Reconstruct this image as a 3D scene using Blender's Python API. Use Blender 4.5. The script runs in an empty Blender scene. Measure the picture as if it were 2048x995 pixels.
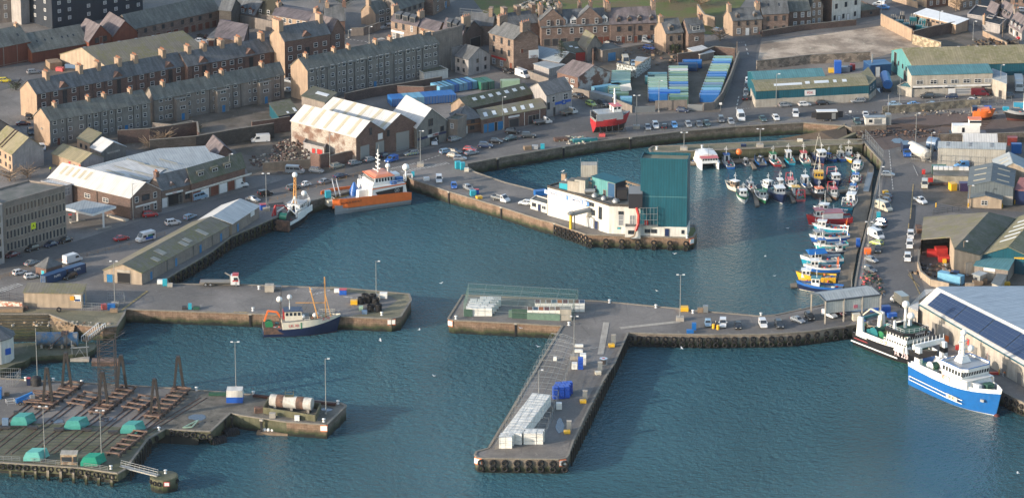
# Harbour scene; sections: library, builders, setting, town, middle, east, vehicles, boats, props, camera
import bpy,math,random
from mathutils import Vector,Matrix
random.seed(7)
V=Vector;R=math.radians
def aK(n,k,v):n.inputs[k].default_value=v
H=332.0;bK=R(18.0);F=7850.0;WZ=-3.6
S=bpy.context.scene;cF=S.collection
_f=V((0,math.cos(bK),-math.sin(bK)));_u=V((0,math.sin(bK),math.cos(bK)))
def G(u,v=None,z=0.0):
 if v is None:u,v=u
 d=_f+V((1,0,0))*((u-1024)/F)+_u*((497.5-v)/F)
 t=(z-H)/d.z
 return V((0,0,H))+d*t
def c8(u,v,vt):
 p=G(u,v);lo,hi=0,60
 for _ in range(30):
  m=(lo+hi)/2;q=V((p.x,p.y,m))-V((0,0,H))
  vv=497.5-F*q.dot(_u)/q.dot(_f)
  if vv>vt:lo=m
  else:hi=m
 return lo
M={}
def am(name,col,col2=None,pat='plain',ns=.35,rough=.85,metal=0.0,amt=.5,bump=.0,spec=.3,a=0,b=0,fine=.12,coat=0):
 if name in M:return M[name]
 m=bpy.data.materials.new(name);M[name]=m;m.use_nodes=True
 nt=m.node_tree;N=nt.nodes;L=nt.links;P=N['Principled BSDF']
 aK(P,'Roughness',rough);aK(P,'Metallic',metal)
 aK(P,'Specular IOR Level',spec)
 if coat:aK(P,'Coat Weight',coat);aK(P,'Coat Roughness',.08)
 c4=lambda c:(c[0],c[1],c[2],1)
 if pat=='flat':aK(P,'Base Color',c4(col));return m
 tc=N.new('ShaderNodeTexCoord')
 geo=N.new('ShaderNodeNewGeometry')
 def noise(scale,vec,detail=4,rg=.55):
  n=N.new('ShaderNodeTexNoise');aK(n,'Scale',scale);aK(n,'Detail',detail);aK(n,'Roughness',rg)
  L.new(vec,n.inputs['Vector']);return n.outputs['Fac']
 def ramp(fac,p0,p1,v0=0,v1=1):
  r=N.new('ShaderNodeMapRange');aK(r,1,p0);aK(r,2,p1);aK(r,3,v0);aK(r,4,v1)
  L.new(fac,r.inputs[0]);return r.outputs[0]
 def mix(fac,A,B,mode='MIX'):
  x=N.new('ShaderNodeMix');x.data_type='RGBA';x.blend_type=mode
  for s,k in((fac,0),(A,6),(B,7)):
   if isinstance(s,(int,float)):aK(x,k,s)
   elif isinstance(s,tuple):aK(x,k,c4(s))
   else:L.new(s,x.inputs[k])
  return x.outputs[2]
 pos=geo.outputs['Position']
 def mapped(src,sc):
  mp=N.new('ShaderNodeMapping');aK(mp,'Scale',sc);L.new(src,mp.inputs['Vector']);return mp.outputs[0]
 uv=tc.outputs['UV']
 col2=col2 or tuple(x*.72 for x in col)
 big=ramp(noise(ns,pos),.5-.22/max(amt,.05)*.5,.5+.22/max(amt,.05)*.5)
 out=mix(big,col,col2)
 hgt=None
 if pat in('stone','brick'):
  br=N.new('ShaderNodeTexBrick');w,h=(.9,.42)if pat=='stone'else(.5,.16)
  if a:w,h=a,b
  aK(br,'Scale',1);aK(br,'Brick Width',w);aK(br,'Row Height',h);aK(br,'Mortar Size',.03 if pat=='stone'else .012)
  aK(br,'Color1',(1,1,1,1));aK(br,'Color2',(.66,.62,.6,1));aK(br,'Mortar',(.5,.48,.46,1))
  L.new(uv,br.inputs['Vector']);out=mix(.8,out,br.outputs['Color'],'MULTIPLY');hgt=br.outputs['Fac']
 if pat in('slate','moss','tile'):
  br=N.new('ShaderNodeTexBrick');aK(br,'Scale',1);aK(br,'Brick Width',.6);aK(br,'Row Height',.35);aK(br,'Mortar Size',.02)
  aK(br,'Color1',(1,1,1,1));aK(br,'Color2',(.7,.7,.72,1));aK(br,'Mortar',(.5,.5,.5,1))
  L.new(uv,br.inputs['Vector']);out=mix(.7,out,br.outputs['Color'],'MULTIPLY')
  st=ramp(noise(1,mapped(uv,(.8,.16,1)),3),.3,.7,.62,1.25);out=mix(1.0,out,st,'MULTIPLY')
 if pat in('corr','corrh','corrmoss'):
  sep=N.new('ShaderNodeSeparateXYZ');L.new(uv,sep.inputs[0])
  wv=N.new('ShaderNodeMath');wv.operation='MULTIPLY';aK(wv,1,6.2832/(a or 1.0)*1.35);L.new(sep.outputs[1 if pat=='corrh'else 0],wv.inputs[0])
  sn=N.new('ShaderNodeMath');sn.operation='SINE';L.new(wv.outputs[0],sn.inputs[0])
  f=ramp(sn.outputs[0],-1,1,.90,1.05);out=mix(1.0,out,f,'MULTIPLY')
  bp=N.new('ShaderNodeBump');aK(bp,'Strength',.12);aK(bp,'Distance',.05);L.new(sn.outputs[0],bp.inputs['Height']);L.new(bp.outputs[0],P.inputs['Normal'])
  st=ramp(noise(1,mapped(uv,(.9,.12,1)),3),.3,.7,.84,1.1);out=mix(1.0,out,st,'MULTIPLY')
 if pat in('moss','corrmoss'):
  mf=ramp(noise(.16,pos,6,.65),.42,.58);mf2=ramp(noise(1.1,pos,4),.35,.6)
  mm=N.new('ShaderNodeMath');mm.operation='MULTIPLY';L.new(mf,mm.inputs[0]);L.new(mf2,mm.inputs[1])
  out=mix(mm.outputs[0],out,(.165,.155,.075)if not b else(.075,.085,.045))
 if pat=='streak':
  st=ramp(noise(1,mapped(uv,(1.3,.12,1)),4,.6),.3,.7,.78,1.1);out=mix(1.0,out,st,'MULTIPLY')
 if pat=='tidal':
  br=N.new('ShaderNodeTexBrick');aK(br,'Scale',1);aK(br,'Brick Width',a or 1.3);aK(br,'Row Height',b or .55);aK(br,'Mortar Size',.04)
  aK(br,'Color1',(1,1,1,1));aK(br,'Color2',(.68,.62,.58,1));aK(br,'Mortar',(.42,.4,.38,1))
  L.new(uv,br.inputs['Vector']);out=mix(.85,out,br.outputs['Color'],'MULTIPLY')
  st=ramp(noise(1,mapped(uv,(.5,.1,1)),5,.65),.3,.7,.6,1.2);out=mix(1.0,out,st,'MULTIPLY')
  sep=N.new('ShaderNodeSeparateXYZ');L.new(pos,sep.inputs[0])
  nz=ramp(noise(.5,pos,4),.3,.7,-.5,.5);ad=N.new('ShaderNodeMath');L.new(sep.outputs[2],ad.inputs[0]);L.new(nz,ad.inputs[1])
  wd=ramp(ad.outputs[0],-1.3,-2.6);wd2=ramp(ad.outputs[0],-2.6,-3.2)
  out=mix(wd,out,(.035,.045,.02));out=mix(wd2,out,(.012,.014,.012))
 if pat=='ground':
  crack=N.new('ShaderNodeTexVoronoi');crack.feature='DISTANCE_TO_EDGE';aK(crack,'Scale',.11);L.new(pos,crack.inputs['Vector'])
  cf=ramp(crack.outputs['Distance'],.0,.012,.8,1);out=mix(1.0,out,cf,'MULTIPLY')
  st=ramp(noise(.9,pos,8,.7),.3,.7,.85,1.13);out=mix(1.0,out,st,'MULTIPLY')
  st=ramp(noise(.045,mapped(pos,(1,.6,1)),5,.6),.35,.65,.82,1.15);out=mix(1.0,out,st,'MULTIPLY')
  sc=ramp(noise(.5,mapped(pos,(1,.35,1)),6,.75),.60,.72);out=mix(sc,out,tuple(min(.6,x*1.45)for x in col));sd=ramp(noise(.28,mapped(pos,(.5,1,1)),5,.7),.60,.70,0,.5);out=mix(sd,out,tuple(x*.5 for x in col))
  ps=ramp(noise(.16,pos,2,.5),.70,.74);out=mix(ps,out,tuple(x*.6 for x in col))
 st=ramp(noise(3.0,pos,6,.7),.3,.7,1-fine,1+fine);out=mix(1.0,out,st,'MULTIPLY')
 L.new(out,P.inputs['Base Color'])
 if bump:
  bp=N.new('ShaderNodeBump');aK(bp,'Strength',bump);aK(bp,'Distance',.15)
  L.new(noise(2.5,pos,5),bp.inputs['Height']);L.new(bp.outputs[0],P.inputs['Normal'])
 return m
def a8(name,col,rough=.35,coat=.0,spec=.5):return am(name,col,tuple(x*.86 for x in col),'plain',.9,rough,0,.6,0,spec,fine=.05,coat=coat)
def aI(name,col,rough=.6,metal=0,spec=.3):return am(name,col,None,'flat',rough=rough,metal=metal,spec=spec)
class MB:
 def __init__(s):s.v=[];s.f=[];s.m=[];s.sm=[]
 def add(s,vs,fs,mi=0,smooth=False):
  o=len(s.v);s.v+=[tuple(x)for x in vs]
  for f in fs:s.f.append([o+i for i in f]);s.m.append(mi);s.sm.append(smooth)
  return s
 def face(s,pts,mi=0):return s.add(pts,[list(range(len(pts)))],mi)
 def box(s,c,sz,rz=0,mi=0,taper=1.0):
  x,y,z=sz[0]/2,sz[1]/2,sz[2];ca,sa=math.cos(rz),math.sin(rz);vs=[]
  for zz,k in((0,1),(z,taper)):
   for sx,sy in((-1,-1),(1,-1),(1,1),(-1,1)):
    a,b=sx*x*k,sy*y*k;vs.append((c[0]+a*ca-b*sa,c[1]+a*sa+b*ca,c[2]+zz))
  return s.add(vs,[(3,2,1,0),(4,5,6,7),(0,1,5,4),(1,2,6,5),(2,3,7,6),(3,0,4,7)],mi)
 def prism(s,poly,z0,z1,mi=0,mtop=None,bottom=True):
  n=len(poly);poly=[(p[0],p[1])for p in poly]
  ar=sum(poly[i][0]*poly[(i+1)%n][1]-poly[(i+1)%n][0]*poly[i][1]for i in range(n))
  if ar<0:poly=poly[::-1]
  vs=[(p[0],p[1],z0)for p in poly]+[(p[0],p[1],z1)for p in poly]
  s.add(vs,[(i,(i+1)%n,n+(i+1)%n,n+i)for i in range(n)],mi)
  s.add(vs[n:],[list(range(n))],mi if mtop is None else mtop)
  if bottom:s.add(vs[:n],[list(range(n))[::-1]],mi)
  return s
 def bar(s,p,q,w=.1,h=None,mi=0):
  p,q=V(p),V(q);d=q-p
  if d.length<1e-6:return s
  d.normalize();r=V((0,0,1)).cross(d)
  if r.length<1e-3:r=V((1,0,0))
  r.normalize();t=d.cross(r);h=h or w;vs=[]
  for e in(p,q):
   for a,b in((-1,-1),(1,-1),(1,1),(-1,1)):vs.append(e+r*(a*w/2)+t*(b*h/2))
  return s.add(vs,[(3,2,1,0),(4,5,6,7),(0,1,5,4),(1,2,6,5),(2,3,7,6),(3,0,4,7)],mi)
 def tube(s,p,q,r,r2=None,n=10,mi=0,caps=True,smooth=True):
  p,q=V(p),V(q);d=(q-p).normalized();x=V((0,0,1)).cross(d)
  if x.length<1e-3:x=V((1,0,0))
  x.normalize();y=d.cross(x);r2=r if r2 is None else r2;vs=[]
  for e,rr in((p,r),(q,r2)):
   for i in range(n):
    t=2*math.pi*i/n;vs.append(e+x*math.cos(t)*rr+y*math.sin(t)*rr)
  s.add(vs,[(i,(i+1)%n,n+(i+1)%n,n+i)for i in range(n)],mi,smooth)
  if caps:s.add(vs[:n],[list(range(n))[::-1]],mi);s.add(vs[n:],[list(range(n))],mi)
  return s
 def lathe(s,prof,c=(0,0,0),n=14,mi=0,smooth=True):
  vs=[];k=len(prof)
  for r,z in prof:
   for i in range(n):
    t=2*math.pi*i/n;vs.append((c[0]+r*math.cos(t),c[1]+r*math.sin(t),c[2]+z))
  fs=[(j*n+i,j*n+(i+1)%n,(j+1)*n+(i+1)%n,(j+1)*n+i)for j in range(k-1)for i in range(n)]
  s.add(vs,fs,mi,smooth)
  s.add(vs[-n:],[list(range(n))],mi);s.add(vs[:n],[list(range(n))[::-1]],mi)
  return s
 def ball(s,c,r,n=10,mi=0,sz=1.0):
  k=6;return s.lathe([(max(.001,r*math.sin(math.pi*i/k)),-r*sz*math.cos(math.pi*i/k))for i in range(k+1)],c,n,mi)
 def torus(s,c,R_,r,ax=(0,1,0),n=14,k=7,mi=0):
  ax=V(ax).normalized();x=V((0,0,1)).cross(ax)
  if x.length<1e-3:x=V((1,0,0))
  x.normalize();y=ax.cross(x);vs=[]
  for i in range(n):
   t=2*math.pi*i/n;d=x*math.cos(t)+y*math.sin(t)
   for j in range(k):
    u=2*math.pi*j/k;vs.append(V(c)+d*(R_+r*math.cos(u))+ax*r*math.sin(u))
  return s.add(vs,[(i*k+j,((i+1)%n)*k+j,((i+1)%n)*k+(j+1)%k,i*k+(j+1)%k)for i in range(n)for j in range(k)],mi,True)
 def loft(s,secs,mi=0,closed=True,caps=True,smooth=True,mis=None):
  n=len(secs[0]);vs=[p for q in secs for p in q];m=n if closed else n-1
  for j in range(len(secs)-1):
   for i in range(m):
    o=len(s.v)
    s.f.append(None);s.f.pop()
  base=len(s.v);s.v+=[tuple(p)for p in vs]
  for j in range(len(secs)-1):
   for i in range(m):
    s.f.append([base+j*n+i,base+j*n+(i+1)%n,base+(j+1)*n+(i+1)%n,base+(j+1)*n+i]);s.m.append(mis[i]if mis else mi);s.sm.append(smooth)
  if caps:
   s.f.append([base+i for i in range(n)][::-1]);s.m.append(mi);s.sm.append(False)
   k=(len(secs)-1)*n;s.f.append([base+k+i for i in range(n)]);s.m.append(mi);s.sm.append(False)
  return s
 def mesh(s,name,mats,org=(0,0,0)):
  me=bpy.data.meshes.new(name);ox,oy,oz=org
  me.from_pydata([(x-ox,y-oy,z-oz)for x,y,z in s.v],[],s.f)
  for m in(mats if isinstance(mats,(list,tuple))else[mats]):me.materials.append(m)
  me.polygons.foreach_set('material_index',s.m);me.polygons.foreach_set('use_smooth',s.sm)
  uvl=me.uv_layers.new(name='UVMap');dat=[0.0]*(2*len(me.loops))
  for p in me.polygons:
   n=p.normal;t=V((0,0,1)).cross(n)
   if t.length<.02:t=V((1,0,0));b=V((0,1,0))
   else:t.normalize();b=n.cross(t)
   for li,vi in zip(p.loop_indices,p.vertices):
    x,y,z=s.v[vi];dat[2*li]=x*t.x+y*t.y+z*t.z;dat[2*li+1]=x*b.x+y*b.y+z*b.z
  uvl.data.foreach_set('uv',dat)
  return me
def dB(o):return o['_w']if '_w'in o else(0,0,0)
WL={}
def aE(name,data,parent=None,loc=(0,0,0)):
 o=bpy.data.objects.new(name,data);cF.objects.link(o)
 if parent is not None:o.parent=parent
 o.location=loc;return o
d5=set()
def bT(o,label,cat,group=None,kind=None):
 if label:o['label']=label
 if cat:o['category']=cat
 if group:o['group']=group
 o['kind']=kind or 'thing'
 return o
def aa(name,label,cat,loc,rz=0,group=None):
 o=aE(name,None,None,loc);o.rotation_euler=(0,0,rz);o.empty_display_size=.5
 WL[o.name]=V(loc);return bT(o,label,cat,group)
def a1(name,mb,mats,parent,label=None):
 org=WL.get(parent.name,V((0,0,0)));o=aE(name,mb.mesh(name,mats,org),parent);WL[o.name]=org
 if label:o['label']=label
 return o
def aB(name,me,parent,loc=(0,0,0),rz=0,pm=None):
 o=aE(name,me,parent,loc);o.rotation_euler=(0,0,rz);WL[o.name]=V((0,0,0))
 if pm is not None:
  o.material_slots[0].link='OBJECT';o.material_slots[0].material=pm
 return o
def a3(t,nm,b,m):return aB(nm,b.mesh(nm,m if isinstance(m,list)else[m]),t)
def ao(name,label,cat,mb,mats,loc,group=None,kind=None):
 o=aE(name,mb.mesh(name,mats,loc),None,loc);WL[o.name]=V(loc);return bT(o,label,cat,group,kind)
def aw(name,mb,mats,kind='structure'):
 o=aE(name,mb.mesh(name,mats));o['kind']=kind;return o
dh={}
def b6(s,size,m,ext=.01):
 k=(s,size,m.name)
 if k not in dh:
  c=bpy.data.curves.new('lettering','FONT');c.body=s;c.size=size;c.extrude=ext;c.align_x='CENTER';c.align_y='CENTER'
  try:c.space_character=1.05;c.offset=size*.012
  except Exception:pass
  c.materials.append(m);o=bpy.data.objects.new('tmp',c);cF.objects.link(o)
  dg=bpy.context.evaluated_depsgraph_get();dg.update();me=bpy.data.meshes.new_from_object(o.evaluated_get(dg));cF.objects.unlink(o);bpy.data.objects.remove(o)
  me.name='lettering';dh[k]=me
 return dh[k]
def bi(s,size,m,parent,world,xdir,up=(0,0,1),local=False):
 me=b6(s,size,m);x=V(xdir).normalized();n=x.cross(V(up)).normalized();y=n.cross(x)
 o=aE('lettering',me,parent);rot=Matrix((x,y,n)).transposed()
 o.rotation_euler=rot.to_euler();o.location=V(world)if local else V(world)-WL.get(parent.name,V((0,0,0)))
 return o
bR=['first','second','third','fourth','fifth','sixth','seventh','eighth','ninth','tenth','eleventh','twelfth','thirteenth','fourteenth','fifteenth','sixteenth','seventeenth','eighteenth','nineteenth','twentieth','twenty-first','twenty-second','twenty-third','twenty-fourth','twenty-fifth','twenty-sixth','twenty-seventh','twenty-eighth','twenty-ninth','thirtieth','thirty-first','thirty-second','thirty-third','thirty-fourth']
an=am('red_sandstone',(.25,.175,.14),(.17,.125,.105),'stone',.5,fine=.2)
au=am('pink_granite',(.32,.235,.18),(.22,.17,.135),'stone',.4,fine=.2)
a9=am('red_brick',(.205,.125,.10),(.145,.095,.08),'brick',.5,fine=.2)
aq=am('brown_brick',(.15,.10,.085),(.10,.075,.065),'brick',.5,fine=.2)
cj=am('peeling_whitewashed_brick',(.42,.38,.33),(.20,.125,.095),'brick',.28,amt=1.6,fine=.2)
bj=am('grey_harling',(.215,.205,.185),(.15,.145,.135),'streak',.5,fine=.15)
af=am('brown_harling',(.25,.21,.18),(.18,.155,.135),'streak',.5,fine=.15)
aG=am('pale_harling',(.36,.33,.31),(.27,.25,.24),'streak',.5,fine=.12)
ba=am('white_render',(.64,.62,.56),(.54,.515,.47),'streak',.3,fine=.05)
aj=am('ochre_and_sunlit_harling',(.37,.265,.185),(.29,.21,.15),'streak',.5,fine=.12)  # ochre walls and chimneys; on left gables, warm sunlight painted into the colour
d3=am('weathered_concrete',(.30,.27,.23),(.19,.175,.15),'streak',.4,fine=.15)
ac=am('pale_concrete',(.42,.38,.32),(.30,.27,.23),'streak',.4,fine=.1)
b1=am('beige_panel_wall',(.38,.30,.22),(.30,.24,.18),'corr',.4,a=2.4,fine=.08)
ag=am('grey_slate_roof',(.155,.16,.165),(.115,.12,.12),'slate',.3)
aV=am('greenish_slate_roof',(.165,.17,.15),(.12,.125,.115),'slate',.25)
az=am('purple_slate_roof',(.20,.165,.165),(.14,.12,.12),'slate',.3)
bu=am('mossy_sheet_roof',(.215,.19,.15),(.155,.14,.11),'corrmoss',.3,a=1.1)
b2=am('green_mossy_roof',(.14,.135,.11),(.10,.10,.075),'corrmoss',.3,a=1.1,b=1)
bo=am('lichen_yellow_roof',(.29,.25,.155),(.215,.19,.125),'corrmoss',.25,a=1.1)
aR=am('white_sheet_roof',(.56,.55,.52),(.47,.46,.44),'corr',.3,a=1.0,fine=.04)
aW=am('grey_sheet_roof',(.34,.37,.38),(.28,.31,.32),'corr',.3,a=1.0,fine=.05)
bE=am('dark_grey_sheet_roof',(.13,.155,.165),(.11,.13,.14),'corr',.3,a=1.0,fine=.05)
bF=am('cream_corrugated_wall',(.42,.40,.35),(.34,.32,.28),'corr',.3,a=.9,fine=.08)
bl=am('teal_cladding',(.012,.086,.118),(.011,.078,.106),'corr',.3,rough=.5,a=1.0,fine=.05)
cb=am('faded_teal_cladding',(.10,.27,.27),(.075,.22,.23),'corr',.3,a=1.0,fine=.06)
bM=am('teal_sheet_roof',(.09,.22,.24),(.065,.17,.19),'corr',.3,a=1.0,fine=.06)
d1=am('navy_cladding',(.022,.030,.045),(.018,.025,.036),'corrh',.3,rough=.6,a=.8,fine=.06)
aU=am('bitumen_flat_roof',(.17,.16,.145),(.11,.115,.10),'plain',.25,amt=1.2,fine=.15)
aN=am('rusty_steel',(.15,.085,.06),(.075,.05,.04),'plain',.8,rough=.8,amt=1.2,fine=.25)
a6=aI('galvanised_steel',(.30,.31,.31),.45,.6)
a5=aI('dark_steel',(.045,.045,.05),.6,.2)
a4=a8('white_paint',(.68,.67,.65));cz=am('dirty_white_paint',(.66,.63,.57),(.50,.47,.42),'streak',.8,rough=.6,fine=.1)
bz=aI('black_rubber',(.018,.018,.02),.75);bP=aI('dark_opening',(.018,.018,.02),.9)
aT=aI('window_glass',(.03,.037,.045),.12,0,.8);cA=aI('net_curtained_glass',(.22,.23,.24),.2,0,.6)
b3=a8('red_paint',(.45,.035,.03));d9=a8('orange_paint',(.75,.16,.04));b8=a8('yellow_paint',(.72,.42,.04));aZ=a8('blue_paint',(.02,.10,.42))
cl=a8('turquoise_paint',(.03,.33,.42));cU=a8('green_paint',(.02,.17,.10));b0=a8('navy_paint',(.012,.025,.08));aS=am('timber',(.28,.20,.13),(.20,.145,.10),'streak',.8)
aX=a8('door_blue_paint',(.02,.16,.34));aM=am('brown_red_door_paint',(.17,.055,.035),(.13,.045,.03),'corr',.6,a=.8)
bG=am('worn_white_line_paint',(.55,.54,.50),(.30,.29,.27),'plain',1.5,amt=1.5);be=am('worn_yellow_line_paint',(.42,.30,.12),(.2,.16,.1),'plain',1.5,amt=1.5)
di=aI('skylight_sheet',(.62,.63,.62),.3);bO=am('yellowed_skylight_sheet',(.42,.38,.28),(.35,.32,.25),'plain',.6)
c3=am('rough_grass',(.10,.12,.03),(.13,.10,.045),'plain',.12,amt=1.5,fine=.35,bump=.6);d4=aI('clay_pot',(.36,.16,.09),.8)
ce={}
cD=a4;a4=a8('window_frame_white',(.58,.57,.55))
WK={'w':(a4,aT),'d':(aI('dark_frame',(.05,.045,.045),.6),aT),'c':(a4,cA),'g':(a4,aT),'s':(ac,aT)};a4=cD
def ap(w,h,kind):
 k=(round(w,2),round(h,2),kind)
 if k in ce:return ce[k]
 b=MB();f,g=WK[kind];t=.12 if min(w,h)>.8 else .09
 b.box((0,-.03,0),(w-2*t+.04,.06,h),mi=1)
 b.box((-w/2+t/2,-.05,0),(t,.10,h));b.box((w/2-t/2,-.05,0),(t,.10,h));b.box((0,-.05,h-t),(w-2*t,.10,t));b.box((0,-.07,0),(w-2*t,.14,t))
 if h>1.1 and kind in 'wcg':b.box((0,-.045,h*.52),(w-2*t,.09,.09))
 if w>1.5:b.box((0,-.045,t),(.10,.09,h-2*t))
 ce[k]=b.mesh('window',[f,g]);return ce[k]
def aC(w,h,m):
 k=('door',w,h,m.name)
 if k not in ce:
  b=MB();b.box((0,-.05,0),(w,.1,h));b.box((-w/2-.06,-.06,0),(.12,.12,h+.1),mi=1);b.box((w/2+.06,-.06,0),(.12,.12,h+.1),mi=1);b.box((0,-.06,h),(w,.12,.1),mi=1)
  b.box((0,-.11,h*.06),(w*.9,.02,h*.02),mi=1);ce[k]=b.mesh('door',[m,d3])
 return ce[k]
def aL(parent,name,me,o,x,nrm,s,z,out=0):
 ob=aE(name,me,parent,V((o.x,o.y,0))+x*s+nrm*out+V((0,0,z))-WL[parent.name]);ob.rotation_euler=(0,0,math.atan2(x.y,x.x));return ob
class Bld:pass
def a0(name,label,cat,A,B,h=None,C=None,d=None,rise=2.5,ridge='par',base=None,wall=an,roof=ag,over=.25,group=None,z0=0,eb=None,wallR=None,wallL=None,asym=.5):
 if h is None:
  lo,hi=.5,40
  for _ in range(30):
   m=(lo+hi)/2;q=G(A[0],A[1],m);r=V((q.x,q.y,z0))-V((0,0,H));vv=497.5-F*r.dot(_u)/r.dot(_f)
   if vv<base:lo=m
   else:hi=m
  h=lo
 a=G(*A,h);b=G(*B,h);a.z=b.z=0;e=b-a
 if C is not None:c=G(*C,h);c.z=0;c=c-a
 else:
  c=V((-e.y,e.x,0)).normalized()
  if c.y<0:c=-c
  c=c*d
 P=[a,b,b+c,a+c];ctr=(a+b+b+c+a+c)/4
 t=aa(name,label,cat,(ctr.x,ctr.y,z0),group=group)
 up=lambda p,z:V((p.x,p.y,z));w=MB()
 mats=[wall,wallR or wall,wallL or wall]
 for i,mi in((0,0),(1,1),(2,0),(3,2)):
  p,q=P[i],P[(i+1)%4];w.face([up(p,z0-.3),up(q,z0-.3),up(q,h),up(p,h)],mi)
 r=MB();th=.16
 ex=e.normalized();cx=c.normalized()
 def slab(pts):
  n=(V(pts[1])-V(pts[0])).cross(V(pts[-1])-V(pts[0])).normalized()
  if n.z<0:pts=pts[::-1];n=-n
  k=len(pts);top=[V(p)+n*th for p in pts];bot=[V(p)+n*.01 for p in pts]
  r.add(top+bot,[list(range(k)),list(range(2*k-1,k-1,-1))]+[((i+1)%k,i,k+i,k+(i+1)%k)for i in range(k)])
 o=over
 if ridge=='par':
  m0,m1=a+c*asym,b+c*asym
  w.face([up(b,h),up(b+c,h),up(m1,h+rise)],1);w.face([up(a+c,h),up(a,h),up(m0,h+rise)],2)
  g=o*rise/max((c.length*asym),.1)
  slab([up(a-ex*o-cx*o,h-g),up(b+ex*o-cx*o,h-g),up(m1+ex*o,h+rise),up(m0-ex*o,h+rise)])
  g=o*rise/max((c.length*(1-asym)),.1)
  slab([up(m0-ex*o,h+rise),up(m1+ex*o,h+rise),up(b+c+ex*o+cx*o,h-g),up(a+c-ex*o+cx*o,h-g)])
  ra,rb=m0,m1
 elif ridge=='perp':
  m0,m1=a+e*asym,a+c+e*asym
  w.face([up(a,h),up(b,h),up(m0,h+rise)],0);w.face([up(b+c,h),up(a+c,h),up(m1,h+rise)],0)
  g=o*rise/max(e.length*asym,.1)
  slab([up(a-ex*o-cx*o,h-g),up(m0-cx*o,h+rise),up(m1+cx*o,h+rise),up(a+c-ex*o+cx*o,h-g)])
  g=o*rise/max(e.length*(1-asym),.1)
  slab([up(m0-cx*o,h+rise),up(b+ex*o-cx*o,h-g),up(b+c+ex*o+cx*o,h-g),up(m1+cx*o,h+rise)])
  ra,rb=m0,m1
 elif ridge=='mono':
  w.face([up(b,h),up(b+c,h),up(b+c,h+rise)],1);w.face([up(a+c,h),up(a,h),up(a+c,h+rise)],2);w.face([up(a+c,h),up(b+c,h),up(b+c,h+rise),up(a+c,h+rise)],0)
  slab([up(a-ex*o-cx*o,h),up(b+ex*o-cx*o,h),up(b+c+ex*o+cx*o,h+rise),up(a+c-ex*o+cx*o,h+rise)]);ra,rb=a+c,b+c
 elif ridge=='hip':
  il=min(c.length/2,e.length/2-.2);m0=a+c*.5+ex*il;m1=b+c*.5-ex*il
  A_,B_,C_,D_=a-ex*o-cx*o,b+ex*o-cx*o,b+c+ex*o+cx*o,a+c-ex*o+cx*o
  slab([up(A_,h),up(B_,h),up(m1,h+rise),up(m0,h+rise)]);slab([up(C_,h),up(D_,h),up(m0,h+rise),up(m1,h+rise)])
  slab([up(B_,h),up(C_,h),up(m1,h+rise)]);slab([up(D_,h),up(A_,h),up(m0,h+rise)]);ra,rb=m0,m1
 else:
  pl=[a,b,b+c,a+c];r.prism([(p.x,p.y)for p in pl],h,h+.12)
  for i in range(4):
   p,q=up(pl[i],h+.12),up(pl[(i+1)%4],h+.12);w.bar(p+V((0,0,rise/2)),q+V((0,0,rise/2)),.3,rise,1 if i==1 else 2 if i==3 else 0)
  ra,rb=a,b
 wo=a1('wall',w,mats,t);ro=a1('roof',r,[roof],t)
 k=Bld();k.t=t;k.a,k.b,k.c,k.e,k.h,k.rise=a,b,c,e,h,rise;k.ra,k.rb=ra,rb;k.roof=ro;k.wall=wo;k.ridge=ridge;k.z0=z0;k.asym=asym
 nF=V((ex.y,-ex.x,0));nR=V((cx.y,-cx.x,0))
 k.F={'F':(a,ex,nF,e.length),'R':(b,cx,nR,c.length),'L':(a+c,-cx,-nR,c.length)}
 return k
def wins(k,face,zs,n=None,w=1.1,h=1.35,kind='w',s0=.06,s1=.94,at=None):
 o,x,nn,Ln=k.F[face];ss=at or[s0+(s1-s0)*(i+.5)/n for i in range(n)]
 for z in zs:
  for s in ss:aL(k.t,'window',ap(w,h,kind),o,x,nn,s*Ln,z+k.z0)
def ae(k,face,s,w=1.0,h=2.1,m=aX,name='door',z=0):
 o,x,nn,Ln=k.F[face];return aL(k.t,name,aC(w,h,m),o,x,nn,s*Ln,z+k.z0+.02)
def bf(k,face,ss,m=a5):
 o,x,nn,Ln=k.F[face]
 for s in ss:
  b=MB();p=o+x*s*Ln+nn*.12;b.tube((p.x,p.y,k.z0),(p.x,p.y,k.h-.1),.07,n=6);a1('downpipe',b,[m],k.t)
def aA(k,ss,w=1.0,l=1.7,h=2.2,m=aj,pots=3,across=True,off=0):
 d=(k.rb-k.ra);L_=d.length;d=d.normalized();n=V((-d.y,d.x,0));rz=math.atan2(d.y,d.x)
 for s in ss:
  p=k.ra+(k.rb-k.ra)*s+n*off;z=k.h+k.rise-1.0
  sx,sy=(w,l)if across else(l,w)
  b=MB();b.box((p.x,p.y,z),(sx,sy,h),rz);b.box((p.x,p.y,z+h),(sx+.2,sy+.2,.18),rz)
  c=a1('chimney',b,[m],k.roof)
  q=MB()
  for i in range(pots):
   o=(i-(pots-1)/2)*(l-.5)/max(1,pots-1)if pots>1 else 0;pp=p+(n if across else d)*o;q.tube((pp.x,pp.y,z+h+.18),(pp.x,pp.y,z+h+.75),.17,.13,8)
  me=q.mesh('chimney_pot',[d4],WL[k.t.name]);o=aE('chimney_pot',me,c)
def aF(k,s,t,side=0,lift=.2):
 if k.ridge=='par':
  e0=k.a if side==0 else k.a+k.c;r0=k.ra;al=k.e
 elif k.ridge=='perp':
  e0=k.a if side==0 else k.b;r0=k.ra;al=k.c
 elif k.ridge=='mono':e0=k.a;r0=k.a+k.c;al=k.e
 else:e0=k.a;r0=k.a+k.c;al=k.e
 p=e0+(r0-e0)*t+al*s;rr=k.rise if k.ridge in('par','perp','mono')else 0
 return V((p.x,p.y,k.h+rr*t+lift))
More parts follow.
